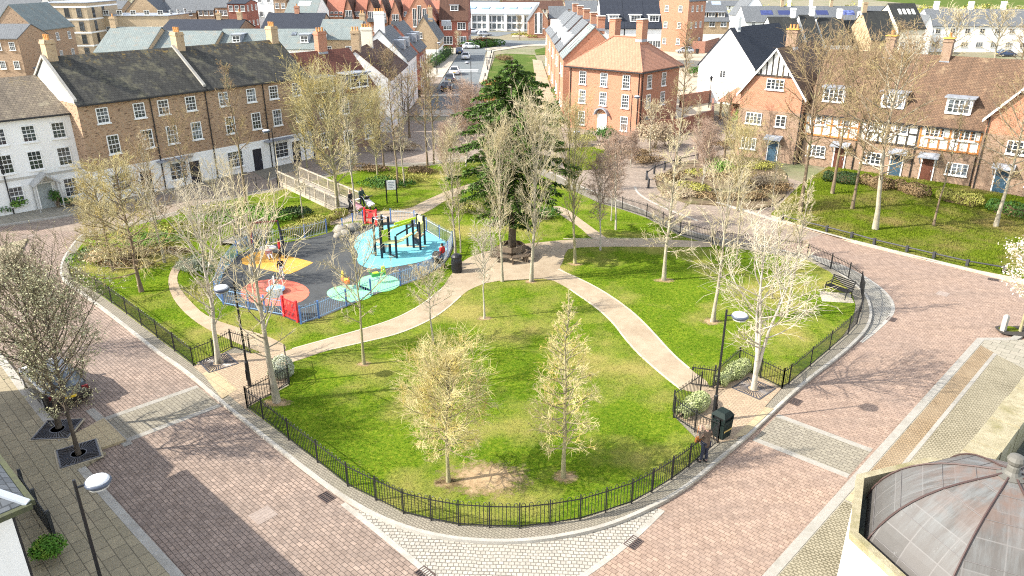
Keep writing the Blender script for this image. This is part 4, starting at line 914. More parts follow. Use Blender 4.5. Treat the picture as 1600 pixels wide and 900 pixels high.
# dark mossy roofs behind the timbered terrace
DM = 'dark mossy roofed terrace'
for i, (xl, xr, ye, yr, Y) in enumerate(((1212, 1256, 68, 27, 138), (1262, 1284, 66, 24, 139), (1290, 1330, 68, 28, 140), (1332, 1362, 70, 32, 141))):
    h = far('mossy_roofed_house', 'house under a streaky black mossy roof, %s from the navy pantile roof' % ('first', 'second', 'third', 'fourth')[i], xl, xr, Y, ye, yr, 12, 'x', W_white, R_mossy, rows=(4.2, 1.6), n=2, group=DM, chim=((.9, 1.6, W_white, 0),))
h = far('tan_gabled_house', 'house with sandy stone gable wall and dark weathered slope', 1362, 1402, 136, 62, 18, 11, 'x', B_yel, R_mossy, rows=(4,), n=2, chim=((.05, 1.6, B_yel, 0),))
h = far('tan_gabled_house', 'house with sandy parapet, steep black roof and four bright roof lights', 1404, 1446, 150, 44, 6, 12, 'x', W_cream, R_mossy, rows=(4.5,), n=2)
for q in (.25, .42, .59, .76): h.skylight(h.w * q, 2.2, .5, 1.5, M_white)
x0, e = at_depth(1456, 40, 186); x1, _ = at_depth(1650, 42, 182)
h = House('white_terrace', 'long white rendered terrace with grey slate roof, white chimneys and a solar panel', (x0, 186), -5, x1 - x0, 12, e, e + 3.4, 'x', W_white, R_slate, 'houses beyond the square', cat='terrace')
wd = h.w
h.row('F', 'c2', [wd * (i + .5) / 8 for i in range(8)], 4.7, 1.1, 1.1, frame=M_sill); h.row('F', 'c3', [wd * (i + .5) / 8 for i in range(8)], 1.7, 1.5, 1.1, frame=M_sill)
for q in (.1, .4, .68, .95): h.chimney(wd * q, 6, e + 2.6, e + 5.2, 1.0, .8, W_white, 0)
h.skylight(wd * .22, 1.2, 3.2, 2.0, glass('panel_blue', (.05, .06, .10)), 'solar_panel')
MB().box(wd * .86, -.08, 1.1, 1.0, .1, 2.1).build('door', plain('bright_red_door', (0.5, 0.03, 0.03), .5), h.o)
far('white_wing', 'white gabled wing joined to the long white terrace', 1441, 1458, 178, 46, 24, 10, 'y', W_white, R_slate, cat='house wing')
h = far('grey_roofed_terrace', 'long grey slated terrace with blue solar panels and white chimneys at the top right', 1165, 1395, 225, 34, 10, 12, 'x', W_white, R_slate, rows=(4,), n=9, cat='terrace', chim=((.28, 2, B_yel, 0), (.33, 2.4, W_white, 0), (.48, 2.4, W_white, 0), (.62, 2, B_yel, 0), (.82, 2.4, W_white, 0)))
for q in (.12, .24, .5, .68): h.skylight(h.w * q, 1.6, 3.4, 2.0, glass('panel_navy', (.03, .04, .12)), 'solar_panel')
# far rows at the top edge
for i, (xl, xr, Y, w_, r_, lb) in enumerate(((60, 190, 300, B_tan, R_slate, 'distant brick terrace on the skyline behind the flats'), (700, 780, 330, B_red, R_slate, 'distant brick row above the glazed office'), (785, 880, 300, W_cream, R_brown, 'distant pale house with brown roof left of the stepped chimneys'),
          (884, 935, 290, B_red, R_slate, 'distant red brick house with slate roof behind the low pale house'), (1040, 1085, 290, B_red, R_brown, 'distant red house beyond the tall corner house'), (1110, 1170, 330, W_white, R_slate, 'distant white row beyond the cream brick house'), (-40, 60, 290, W_white, R_slate, 'distant white row at the left edge'), (540, 690, 300, B_red, R_redtile, 'distant red roofed row behind the gabled townhouses'))):
    far('distant_house', lb, xl, xr, Y, 14 if Y < 320 else 9, 1, 12, 'x', w_, r_, rows=(4,), n=5, group='distant rows on the skyline', side=False)
# garden walls
def wall_run(pts, hgt, mat, label, th=0.25):
    t = tag(MB().strip([(p[0], p[1]) for p in pts], -th / 2, th / 2, 0, hgt).build('garden_wall', mat), label, 'wall')
    return t
Mb_w = courses('garden_wall_brick', (0.36, 0.13, 0.08), (0.29, 0.10, 0.06), (0.36, 0.24, 0.18), .24, .085, .012, True, flecks=.1)
wall_run([g(1003, 214), g(1060, 212), g(1112, 196), g(1112, 176)], 1.9, Mb_w, 'dark brick garden wall curving from the orange roofed house')
wall_run([g(1062, 168), g(1118, 158)], 1.7, Mb_w, 'low red brick garden wall before the white gable')
wall_run([g(1079, 82), g(1100, 83), g(1122, 76)], 2.6, Mb_w, 'red brick yard wall in front of the cream brick house')
# --- near buildings
# bottom-left: slate hipped house
P0 = g(8, 776, 5.5)
a137 = math.radians(137)
cor = (P0[0] + 9.5 * math.cos(a137), P0[1] + 9.5 * math.sin(a137))
# local front faces the west pavement: x axis runs at -43 degrees, front is its right-hand side seen from the roof -> build mirrored with the back facing the street
h = House('corner_house', 'white house with mossy slate hipped roof and black downpipe at the lower left corner', (P0[0] - 9 * math.cos(math.radians(47)), P0[1] - 9 * math.sin(math.radians(47))), 47, 9, 9.5, 5.5, 8.3, 'x', W_white, R_slate, None, hip=4.2, over=.35, cat='house')
m = MB(); m.tube([(9.35, -.35, 5.3), (4.8, 4.75, 8.35)], .13, 5); m.tube([(9.35, 9.85, 5.3), (4.8, 4.75, 8.35)], .13, 5); m.build('hip_flashing', plain('pale_lead', (.45, .48, .52), .5), h.o)
m = MB(); m.box(9.42, 4.75, 5.27, .16, 10.2, .14); m.box(4.5, -.42, 5.27, 9.8, .16, .14); m.build('gutter', mottled('mossy_gutter', (.05, .05, .04), (.09, .10, .045), None, 6), h.o)
h.pipe('R', .5); h.row('R', 's', (3, 6.5), 4.2, 1, 1.3); h.row('R', 's', (3, 6.5), 1.6, 1, 1.4); h.row('F', 's', (2, 6), 4.2, 1, 1.3)
h2c = (P0[0] + (9.5 + 1.2) * math.cos(a137) - 9 * math.cos(math.radians(47)), P0[1] + 10.7 * math.sin(a137) - 9 * math.sin(math.radians(47)))
h = House('buff_brick_house', 'tall buff brick house end just entering at the left edge', h2c, 47, 8.7, 9, 5.6, 7.8, 'y', MATS['buff_brick'], R_slate, None)
h.row('R', 's', (2.5, 6.5), 4.2, 1, 1.3); h.row('R', 's', (2.5, 6.5), 1.6, 1, 1.4)
# bottom-right: corner building with octagonal dome
cx, cy, R8, ZP = 9.25, 11.5, 2.62, 7.1
t = thing('domed_corner_tower', 'white octagonal corner tower with weathered grey metal dome and stone parapet', 'tower', (cx, cy, -0.03), 0)
def octa(r, z, a0=131.0): return [(r * math.cos(math.radians(a0 + 45 * i)), r * math.sin(math.radians(a0 + 45 * i)), z) for i in range(8)]
m = MB(); lo_, hi_ = octa(R8, 0), octa(R8, ZP)
for i in range(8): m.quadf(lo_[i], lo_[(i + 1) % 8], hi_[(i + 1) % 8], hi_[i])
m.build('wall', W_white, t)
M_cop = mottled('mossy_coping', (0.24, 0.205, 0.12), (0.38, 0.335, 0.225), (0.15, 0.135, 0.04), 5, bs=.9)
m = MB(); a_, b_, c_, d_ = octa(R8 + .05, ZP), octa(R8 + .05, ZP + .16), octa(R8 - .12, ZP + .16), octa(R8 - .12, ZP - .6)
for i in range(8):
    j = (i + 1) % 8
    m.quadf(a_[i], a_[j], b_[j], b_[i]); m.quadf(b_[i], b_[j], c_[j], c_[i]); m.quadf(c_[i], c_[j], d_[j], d_[i])
m.build('parapet', M_cop, t)
m = MB(); m.quadf(*octa(R8 - .12, ZP - .3)); m.build('gutter', mottled('dark_gutter', (.04, .045, .04), (.10, .11, .09), (.14, .15, .06), 3), t)
mm, nt, bb = new_mat('weathered_dome'); v = coords(nt, True)
br = N(nt, 'ShaderNodeTexBrick', offset=0.0); br.inputs['Scale'].default_value = 1; br.inputs['Brick Width'].default_value = .62; br.inputs['Row Height'].default_value = .62; br.inputs['Mortar Size'].default_value = .012
br.inputs['Color1'].default_value = (.075, .07, .064, 1); br.inputs['Color2'].default_value = (.105, .097, .09, 1); br.inputs['Mortar'].default_value = (.13, .122, .115, 1); nt.links.new(v, br.inputs['Vector'])
vo = coords(nt, False); n1 = noise(nt, vo, 1.1, 6, .7); n2 = noise(nt, vo, 7, 6, .8)
tcg = N(nt, 'ShaderNodeTexCoord'); sx = N(nt, 'ShaderNodeSeparateXYZ'); nt.links.new(tcg.outputs['Generated'], sx.inputs[0]); topm = band(nt, sx.outputs[2], .62, .98); midm = band(nt, sx.outputs[2], .35, .85)
mps = N(nt, 'ShaderNodeMapping'); mps.inputs['Scale'].default_value = (5, .6, 1); nt.links.new(v, mps.inputs['Vector']); stv = noise(nt, mps.outputs[0], 1.2, 6, .75)
cc_ = mix(nt, mix(nt, 1, band(nt, stv, .42, .62), midm, 'MULTIPLY'), br.outputs['Color'], (.14, .147, .145)); cc_ = mix(nt, mix(nt, 1, band(nt, noise(nt, vo, 1.6, 5, .7), .42, .6), topm, 'MULTIPLY'), cc_, (.135, .09, .07))
cc_ = mix(nt, band(nt, n1, .5, .75), cc_, mix(nt, .35, cc_, (.13, .122, .116)))
cc_ = mix(nt, band(nt, n2, .64, .7), cc_, (.2, .2, .19)); nt.links.new(cc_, bb.inputs['Base Color']); bb.inputs['Metallic'].default_value = 0; bb.inputs['Roughness'].default_value = .62; bb.inputs['Specular IOR Level'].default_value = .3
bump(nt, bb, br.outputs['Fac'], -.4, .02)
prof = [(r, z - .95) for r, z in ((2.36, 7.55), (2.35, 7.75), (2.31, 7.95), (2.23, 8.17), (2.12, 8.39), (1.98, 8.6), (1.82, 8.8), (1.62, 8.99), (1.40, 9.16), (1.14, 9.32), (.86, 9.45), (.58, 9.56), (.3, 9.66), (.16, 9.72))]
seg = MB(); rib = MB()
for k in range(len(prof) - 1):
    p0, p1 = octa(prof[k][0], prof[k][1]), octa(prof[k + 1][0], prof[k + 1][1])
    for i in range(8):
        j = (i + 1) % 8; seg.quadf(p0[i], p0[j], p1[j], p1[i])
dome = seg.build('dome', mm, t, True)
ul = dome.data.uv_layers[0].data; arc = [0]
for k in range(len(prof) - 1): arc.append(arc[-1] + math.hypot(prof[k + 1][0] - prof[k][0], prof[k + 1][1] - prof[k][1]))
for p in dome.data.polygons:
    k, i = divmod(p.index, 8)
    for li, (kk, sg) in zip(p.loop_indices, ((k, -1), (k, 1), (k + 1, 1), (k + 1, -1))): ul[li].uv = (sg * prof[kk][0] * math.sin(PI / 8) + i * 7.31 + .31, arc[kk] + (i % 2) * .2)
se = MB()
for k in (3, 6, 9, 11):
    q = octa(prof[k][0] + .006, prof[k][1] + .004)
    for i in range(8): se.tube([q[i], q[(i + 1) % 8]], .008, 4)
se.build('seam', plain('seam_grey', (.11, .10, .095), .6), dome)
for i in range(8): rib.tube([octa(r + .02, z + .01)[i] for r, z in prof], .02, 5)
rib.build('rib', plain('rusty_rib', (.06, .035, .03), .6), dome)
fin = MB().lathe([(r, z - .95) for r, z in ((.24, 9.66), (.25, 9.70), (.14, 9.74), (.11, 9.80), (.11, 9.90), (.10, 9.93), (.13, 9.97), (.15, 10.04), (.12, 10.11), (.04, 10.15))], 0, 0, 14); fin.build('finial', plain('pale_finial', (.11, .105, .09), .6), dome)
# main block beside it
d46 = math.radians(44); ex, ey = math.cos(d46), math.sin(d46)
q0 = (9.35, 13.3)
t = thing('corner_building', 'building with rough pale stone parapet and blue-grey metal roof beside the dome', 'building', (q0[0], q0[1], -0.03), d46)
MB().poly([(0, -9), (16, -9), (16, 0), (0, 0)], 0, 6.4).build('wall', W_white, t)
m = MB()
rs = random.Random(2); xs = .3
while xs < 16: wv = rs.uniform(.5, .8); m.box(xs + wv / 2, -.25 + rs.uniform(-.012, .012), 6.95 + rs.uniform(-.015, .015), wv - .045, .62, 1.1); xs += wv
m.box(8, -.25, 6.9, 15.6, .56, 1.1)
m.build('parapet', M_cop, t)
MB().box(8, -4.7, 6.46, 16, 8.3, .08).build('flat_roof', MATS['dark_gutter'], t)
m = MB(); m.quadf((1.2, -1.25, 6.5), (14, -1.25, 6.5), (12, -4.2, 8.6), (3.4, -4.2, 8.6)); m.quadf((1.2, -1.25, 6.5), (3.4, -4.2, 8.6), (1.2, -7.2, 6.5)); m.quadf((14, -1.25, 6.5), (14, -7.2, 6.5), (12, -4.2, 8.6)); m.quadf((1.2, -7.2, 6.5), (3.4, -4.2, 8.6), (12, -4.2, 8.6), (14, -7.2, 6.5))
m.build('metal_roof', plain('blue_grey_metal', (.36, .43, .48), .35, .3, .2), t)
# ------------------------------------------------------------------ trees
class TreeMesh:
    def __init__(s): s.T = MB(); s.K = MB(); s.tips = []
def rot_off(d, ang, az):
    """turn direction d by ang, around itself by az"""
    a = d.cross(Vector((0, 0, 1)))
    if a.length < 1e-3: a = Vector((1, 0, 0))
    a.normalize(); b = d.cross(a)
    return (d * math.cos(ang) + (a * math.cos(az) + b * math.sin(az)) * math.sin(ang)).normalized()
def grow(seed, h, cr, clear=.25, n1=34, n2=8, n3=4, e0=20, e1=65, shape='oval', tr=.11, twig=.011, curve=.25, stems=1, lean=0.0, sub=.5, spread=45, jit=.25, droop=0.0):
    rnd = random.Random(seed); t = TreeMesh(); T, K = t.T, t.K
    def env(u):
        if shape == 'oval': return max(.12, math.sin(PI * min(1, u * .86 + .14)) ** .7)
        if shape == 'cone': return max(.06, (1 - u) ** .8 * min(1, .6 + u * 3))
        if shape == 'vase': return .45 + .55 * min(1, u * 1.6) if u < .75 else max(.2, 1 - (u - .75) * 2.6)
        if shape == 'round': return max(.15, math.sqrt(max(0, 1 - (2 * u - .9) ** 2)))
        return max(.1, .85 - .6 * u)
    for st in range(stems):
        base = Vector((0, 0, -0.05)); az0 = rnd.uniform(0, 6.28); ln = lean + (0 if stems == 1 else rnd.uniform(.05, .13))
        hh = h * (1 if st == 0 else rnd.uniform(.8, .97)); pts = []
        split = h * clear * .55 if stems > 1 else 0
        wob = Vector((0, 0, 0))
        for i in range(9):
            z = hh * i / 8; wob += Vector((rnd.gauss(0, .012), rnd.gauss(0, .012), 0)) * h * .5
            k = max(0, z - split) * ln
            pts.append(Vector((math.cos(az0) * k, math.sin(az0) * k, z - .05)) + wob * min(1, i / 3))
        r0 = tr * (1 if stems == 1 else .8)
        rads = [r0 * 1.35 if i == 0 else r0 * (1 - .9 * (i / 8) ** .85) + .006 for i in range(9)]
        T.tube(pts, rads, 7, False)
        nb = n1 // stems
        for i in range(nb):
            u = (i + rnd.uniform(.1, .9)) / nb; u = u ** .92
            zz = clear + (0.97 - clear) * u; f = zz * 8; k = min(7, int(f)); p = pts[k].lerp(pts[k + 1], f - k)
            az = i * 2.399 + rnd.uniform(-.4, .4); el = math.radians(e0 + (e1 - e0) * u + rnd.uniform(-9, 9))
            ext = cr * env(u) * rnd.uniform(1 - jit, 1 + jit * .6); L = min(ext / max(.3, math.cos(el)), h * (1.02 - zz) * 1.25 + ext * .25)
            d = Vector((math.cos(az) * math.cos(el), math.sin(az) * math.cos(el), math.sin(el)))
            q = [p]; dd = d.copy(); up = Vector((0, 0, curve - droop))
            for s_ in range(4):
                dd = (dd + up * .28 + Vector((rnd.gauss(0, .1), rnd.gauss(0, .1), rnd.gauss(0, .08)))).normalized(); q.append(q[-1] + dd * L / 4)
            rb = max(twig * 1.5, min(r0 * (1 - zz) * .42 + .012, .015 * L + .01))
            T.tube(q, [rb * (1 - .8 * j / 4) + twig * .4 for j in range(5)], 4, False)
            m2 = max(2, int(n2 * (L / max(cr, .1)) ** .7 + rnd.random()))
            for j in range(m2):
                s2 = .18 + .82 * (j + rnd.random()) / m2; f2 = min(3.99, s2 * 4); k2 = int(f2); p2 = q[k2].lerp(q[k2 + 1], f2 - k2)
                d2 = rot_off((q[k2 + 1] - q[k2]).normalized(), math.radians(rnd.uniform(spread * .6, spread * 1.25)), rnd.uniform(0, 6.28))
                d2 = (d2 + Vector((0, 0, curve * .5 - droop * .8))).normalized(); L2 = L * sub * (1.1 - .6 * s2) * rnd.uniform(.6, 1.2)
                q2 = [p2]; d3 = d2
                for s_ in range(3):
                    d3 = (d3 + Vector((rnd.gauss(0, .14), rnd.gauss(0, .14), rnd.gauss(0, .1) + curve * .12 - droop * .3))).normalized(); q2.append(q2[-1] + d3 * L2 / 3)
                r2 = max(twig, rb * .42)
                K.tube(q2, [r2, r2 * .8, r2 * .6, r2 * .35], 3, False); t.tips.append(q2[-1])
                for _ in range(n3):
                    s3 = rnd.uniform(.2, 1); f3 = min(2.99, s3 * 3); k3 = int(f3); p3 = q2[k3].lerp(q2[k3 + 1], f3 - k3)
                    e3 = rot_off((q2[k3 + 1] - q2[k3]).normalized(), math.radians(rnd.uniform(25, 60)), rnd.uniform(0, 6.28)); L3 = min(L2 * rnd.uniform(.35, .75), .95)
                    e4 = (e3 + Vector((rnd.gauss(0, .2), rnd.gauss(0, .2), rnd.gauss(0, .15) + curve * .2 - droop * .3))).normalized()
                    m_ = p3 + e3 * L3 * .5; tip = m_ + e4 * L3 * .5
                    K.tube([p3, m_, tip], [twig * .95, twig * .75, twig * .35], 3, False); t.tips.append(tip); t.tips.append(m_)
    return t
def mesh_of(mb, name, mat):
    me = bpy.data.meshes.new(name); me.from_pydata(mb.v, [], mb.f); me.materials.append(mat); me.polygons.foreach_set('use_smooth', [True] * len(me.polygons)); return me
def buds(tips, rnd, size, per=1, spread=.08, keep=1.0):
    m = MB()
    for p in tips:
        if rnd.random() > keep: continue
        for _ in range(per):
            c = p + Vector((rnd.gauss(0, spread), rnd.gauss(0, spread), rnd.gauss(0, spread)))
            a = Vector((rnd.gauss(0, 1), rnd.gauss(0, 1), rnd.gauss(0, 1))).normalized(); b = a.cross(Vector((rnd.gauss(0, 1), rnd.gauss(0, 1), rnd.gauss(0, 1)))).normalized()
            s = size * rnd.uniform(.6, 1.3); m.quadf(c - a * s, c + b * s * .7, c + a * s, c - b * s * .7)
    return m
BK_pale = bark('pale_bark', (0.24, 0.21, 0.15), (0.40, 0.355, 0.265), (0.18, 0.155, 0.11)); BK_white = bark('white_bark', (0.32, 0.29, 0.225), (0.48, 0.44, 0.36), (0.18, 0.155, 0.12))
BK_brown = bark('brown_bark', (0.12, 0.085, 0.055), (0.22, 0.165, 0.11), (0.25, 0.23, 0.12)); BK_olive = bark('olive_bark', (0.21, 0.185, 0.10), (0.33, 0.30, 0.17), (0.16, 0.14, 0.09)); BK_dark = bark('dark_bark', (0.06, 0.048, 0.036), (0.13, 0.105, 0.08))
TW_lime = bark('lime_twigs', (0.44, 0.37, 0.15), (0.64, 0.56, 0.30), (0.50, 0.40, 0.11)); TW_pale = bark('pale_twigs', (0.44, 0.365, 0.225), (0.60, 0.52, 0.35), (0.46, 0.385, 0.20)); TW_white = bark('white_twigs', (0.42, 0.36, 0.26), (0.58, 0.51, 0.38))
TW_brown = bark('brown_twigs', (0.20, 0.135, 0.075), (0.34, 0.25, 0.15), (0.36, 0.29, 0.14)); TW_pink = bark('pinkish_twigs', (0.32, 0.215, 0.155), (0.46, 0.34, 0.26)); TW_olive = bark('olive_twigs', (0.34, 0.29, 0.15), (0.50, 0.44, 0.25), (0.44, 0.34, 0.1)); TW_dark = bark('dark_twigs', (0.115, 0.095, 0.055), (0.20, 0.17, 0.105))
LF_bloss = leafy('blossom', (0.24, 0.24, 0.11), (0.36, 0.35, 0.20), (0.52, 0.50, 0.36)); LF_bud = leafy('bronze_buds', (0.30, 0.22, 0.06), (0.42, 0.34, 0.10), (0.5, 0.42, 0.16))
TM = {}
def proto(key, h, trunkm, twigm, extra=None, **kw):
    t = grow(hash_(key), h, **kw)
    e = None
    if extra:
        b = buds(t.tips, random.Random(5), *extra[1:]); e = mesh_of(b, 'blossom', extra[0])
    TM[key] = (h, mesh_of(t.T, 'trunk', trunkm), mesh_of(t.K, 'crown', twigm), e, extra and extra[-1])
def hash_(s): return sum(ord(c) * (i * 31 + 7) for i, c in enumerate(s)) % 9973
proto('lime', 7.4, BK_olive, TW_lime, cr=2.15, clear=.24, n1=72, n2=12, n3=8, e0=2, e1=70, shape='round', tr=.10, twig=.0085, curve=.3, jit=.2)
proto('cone', 9.2, BK_olive, TW_lime, cr=2.0, clear=.15, n1=84, n2=10, n3=6, e0=-2, e1=52, shape='cone', tr=.10, twig=.0085, curve=.3, jit=.2)
proto('spread', 8.0, BK_pale, TW_pale, cr=2.6, clear=.26, n1=24, n2=7, n3=4, e0=18, e1=66, shape='vase', tr=.15, twig=.010, curve=.45)
proto('silver', 8.6, BK_white, TW_white, cr=2.0, clear=.24, n1=30, n2=8, n3=4, e0=35, e1=68, shape='vase', tr=.14, twig=.010, curve=.5)
proto('multi', 8.4, BK_white, TW_white, cr=2.3, clear=.26, n1=36, n2=8, n3=4, e0=22, e1=62, shape='oval', tr=.12, twig=.010, curve=.35, stems=3)
proto('sparse', 5.6, BK_olive, TW_pale, cr=2.2, clear=.32, n1=15, n2=7, n3=7, e0=14, e1=58, shape='vase', tr=.075, twig=.0085, curve=.35)
proto('small', 4.9, BK_pale, TW_pale, cr=1.6, clear=.42, n1=24, n2=7, n3=7, e0=16, e1=60, shape='round', tr=.07, twig=.009, curve=.3)
proto('fine', 5.2, BK_white, TW_white, cr=1.05, clear=.4, n1=22, n2=6, n3=7, e0=36, e1=70, shape='oval', tr=.055, twig=.0085, curve=.45)
proto('tall', 11.0, BK_pale, TW_pale, cr=2.1, clear=.2, n1=38, n2=7, n3=5, e0=50, e1=74, shape='vase', tr=.14, twig=.0105, curve=.5)
proto('tallb', 10.5, BK_olive, TW_olive, cr=2.0, clear=.28, n1=34, n2=8, n3=5, e0=52, e1=76, shape='vase', tr=.13, twig=.0115, curve=.4)
proto('whorl', 9.6, BK_pale, TW_pale, cr=2.1, clear=.2, n1=40, n2=7, n3=7, e0=4, e1=62, shape='plain', tr=.12, twig=.011, curve=.3)
proto('birch', 8.6, BK_white, TW_pink, cr=1.1, clear=.28, n1=30, n2=8, n3=7, e0=50, e1=74, shape='oval', tr=.085, twig=.013, curve=-.1, lean=.05)
proto('pinkbirch', 9.0, BK_white, TW_pink, cr=1.3, clear=.1, n1=54, n2=8, n3=7, e0=55, e1=78, shape='oval', tr=.08, twig=.012, curve=.1, stems=3)
proto('brown', 10.0, BK_brown, TW_brown, cr=3.2, clear=.28, n1=34, n2=8, n3=5, e0=14, e1=60, shape='vase', tr=.13, twig=.0125, curve=.35)
proto('brownb', 9.0, BK_pale, TW_brown, cr=2.3, clear=.27, n1=36, n2=8, n3=6, e0=14, e1=58, shape='oval', tr=.12, twig=.012, curve=.3)
proto('yellow', 8.6, BK_olive, TW_olive, extra=(LF_bud, .035, 1, .06, .35), cr=3.8, clear=.22, n1=46, n2=9, n3=7, e0=28, e1=70, shape='vase', tr=.15, twig=.0115, curve=.4)
proto('tawny', 8.2, BK_brown, TW_olive, cr=3.1, clear=.16, n1=56, n2=9, n3=7, e0=4, e1=58, shape='plain', tr=.13, twig=.012, curve=.25)
proto('thin', 11.5, BK_brown, TW_brown, cr=1.6, clear=.38, n1=26, n2=6, n3=7, e0=36, e1=66, shape='plain', tr=.11, twig=.012, curve=.3)
proto('thinpale', 10.0, BK_pale, TW_pale, cr=1.2, clear=.3, n1=26, n2=6, n3=6, e0=40, e1=66, shape='plain', tr=.09, twig=.011, curve=.3)
proto('pear', 7.2, BK_dark, TW_dark, extra=(LF_bloss, .036, 2, .05, .75), cr=2.0, clear=.26, n1=40, n2=9, n3=5, e0=28, e1=72, shape='oval', tr=.085, twig=.0085, curve=.45)
proto('pearb', 6.8, BK_dark, TW_dark, extra=(LF_bloss, .026, 1, .04, .3), cr=1.9, clear=.25, n1=38, n2=9, n3=5, e0=30, e1=72, shape='oval', tr=.085, twig=.009, curve=.45)
proto('cherry', 4.6, BK_olive, TW_pale, extra=(leafy('pale_pink_blossom', (.62, .52, .42), (.74, .66, .56), (.8, .74, .66)), .05, 2, .07, .8), cr=1.5, clear=.35, n1=22, n2=8, n3=5, e0=20, e1=62, shape='round', tr=.07, twig=.009, curve=.3)
proto('far', 8.0, BK_brown, TW_brown, cr=2.6, clear=.25, n1=26, n2=6, n3=3, e0=20, e1=66, shape='oval', tr=.16, twig=.02, curve=.35)
proto('farpale', 7.0, BK_pale, TW_pale, cr=2.2, clear=.25, n1=26, n2=6, n3=3, e0=25, e1=66, shape='oval', tr=.13, twig=.02, curve=.35)
def tree(key, px, py, ptop, label, group=None, wide=1.0, rz=None, xy=None, hgt=None):
    X, Y = xy or g(px, py); h0, tm, km, em, _ = TM[key]
    H_ = hgt or height_at(X, Y, ptop); s = H_ / h0
    t = thing('tree', label, 'tree', (X, Y, 0.1 if Y < 60 else 0.0), random.uniform(0, 6.28) if rz is None else rz, group)
    t.scale = (s * wide, s * wide, s)
    for nm, me in (('trunk', tm), ('crown', km), ('blossom', em)):
        if me is None: continue
        o = bpy.data.objects.new(nm, me); C.objects.link(o); o.parent = t
    return t
PK = 'bare trees in the park'
for a in (
 ('lime', 701, 757, 572, 'round yellow-twigged bare tree on the front lawn, with a bare patch at its foot', 1.2),
 ('cone', 880, 751, 452, 'narrow cone shaped yellow-twigged bare tree on the front lawn', 1.0),
 ('spread', 433, 632, 338, 'thick trunked spreading bare tree inside the railing beside the left entrance', .95),
 ('silver', 342, 571, 322, 'white barked upright tree growing in the iron grate at the left entrance', 1.0),
 ('sparse', 569, 573, 382, 'sparse wide branched young tree between the lawn path and the grass', .9),
 ('small', 677, 541, 425, 'small dense bare tree on the lower edge of the curving lawn path', 1.0),
 ('fine', 757, 501, 372, 'slim whitish sapling standing alone on the upper lawn', 1.0),
 ('tall', 785, 443, 222, 'tall pale bare tree at the lawn tip, left of the pair before the conifer', .75),
 ('tall', 830, 443, 195, 'tall pale bare tree at the lawn tip, right of the pair before the conifer', .95),
 ('tallb', 898, 415, 190, 'tall olive grey upright tree right of the plaza', .85),
 ('birch', 938, 394, 250, 'leaning white birch beside the cross path', 1.0),
 ('birch', 962, 362, 215, 'slender white birch with pinkish twigs behind the cross path', 1.0),
 ('birch', 955, 347, 232, 'thinner white birch just behind the slender one', .85),
 ('whorl', 1037, 441, 195, 'pale tree with whorled lower branches on the right lawn', 1.0),
 ('spread', 1113, 506, 292, 'bare tree with sandy soil ring in the middle of the right lawn', .8),
 ('multi', 1177, 612, 368, 'large white three stemmed tree growing in the iron grate at the right entrance', 1.3),
 ('thinpale', 1228, 500, 275, 'thin whitish tree at the right edge of the right lawn', 1.0),
 ('thinpale', 1150, 408, 262, 'pale bare tree inside the far right railing', 1.0),
 ('sparse', 1205, 470, 330, 'low wide pale bare tree behind the white three stemmed tree', .9),
 ('tall', 712, 402, 225, 'pale vase shaped tree right of the aqua playground floor', .9),
 ('thinpale', 720, 398, 240, 'thin trunked pale tree just behind the bin by the playground', .8),
 ('yellow', 528, 331, 140, 'broad yellow budded tree at the end of the wooden bridge', 1.0),
 ('thinpale', 474, 346, 215, 'thin pale tree in the yellow hedge behind the playground fence', 1.0),
 ('thinpale', 556, 345, 118, 'tall slim pale tree between the bridge and the red gate', .9),
 ('thin', 622, 296, 112, 'tall brown tree right of the playground sign', 1.1),
 ('thinpale', 632, 294, 130, 'tall silvery tree close behind the sign tree', 1.0),
 ('thin', 600, 262, 120, 'tall brown tree at the back edge of the green bank', 1.1),
 ('yellow', 590, 275, 160, 'yellow budded tree behind the green bank', .7),
 ('pinkbirch', 728, 262, 135, 'clump of pink twigged birches left of the conifer', 1.2),
 ('pinkbirch', 700, 282, 195, 'shorter clump of pink twigged birches behind the path', 1.1),
 ('tawny', 222, 459, 255, 'tawny bare tree on the west lawn nearest the railing', 1.0),
 ('brownb', 258, 413, 225, 'brown trunked bare tree on the west lawn before the grass bank', .85),
 ('tawny', 178, 425, 262, 'tawny bare tree in the dry reeds at the west corner', .95),
 ('tawny', 158, 412, 285, 'low tawny bare tree beside the west kerb', .8),
 ('thin', 385, 322, 105, 'tall dark trunked tree at the edge of the north-west street', 1.1),
 ('brown', 300, 345, 190, 'brown bare tree on the green bank facing the brick terrace', .7),
 ('thinpale', 245, 352, 205, 'double stemmed pale tree at the bank edge facing the white house', 1.2),
 ('sparse', 345, 365, 262, 'small pale bare tree on the bank above the boardwalk', .9),
 ('spread', 377, 392, 265, 'grey bare tree by the little boardwalk behind the playground', .6),
 ('tallb', 868, 300, 205, 'olive bare tree hidden partly by the conifer', .8),
 ('small', 768, 398, 300, 'small dense pale tree left of the ring bench', 1.0),
): tree(*a[:4], a[4], PK, a[5])
ET = 'trees on the east verge and beds'
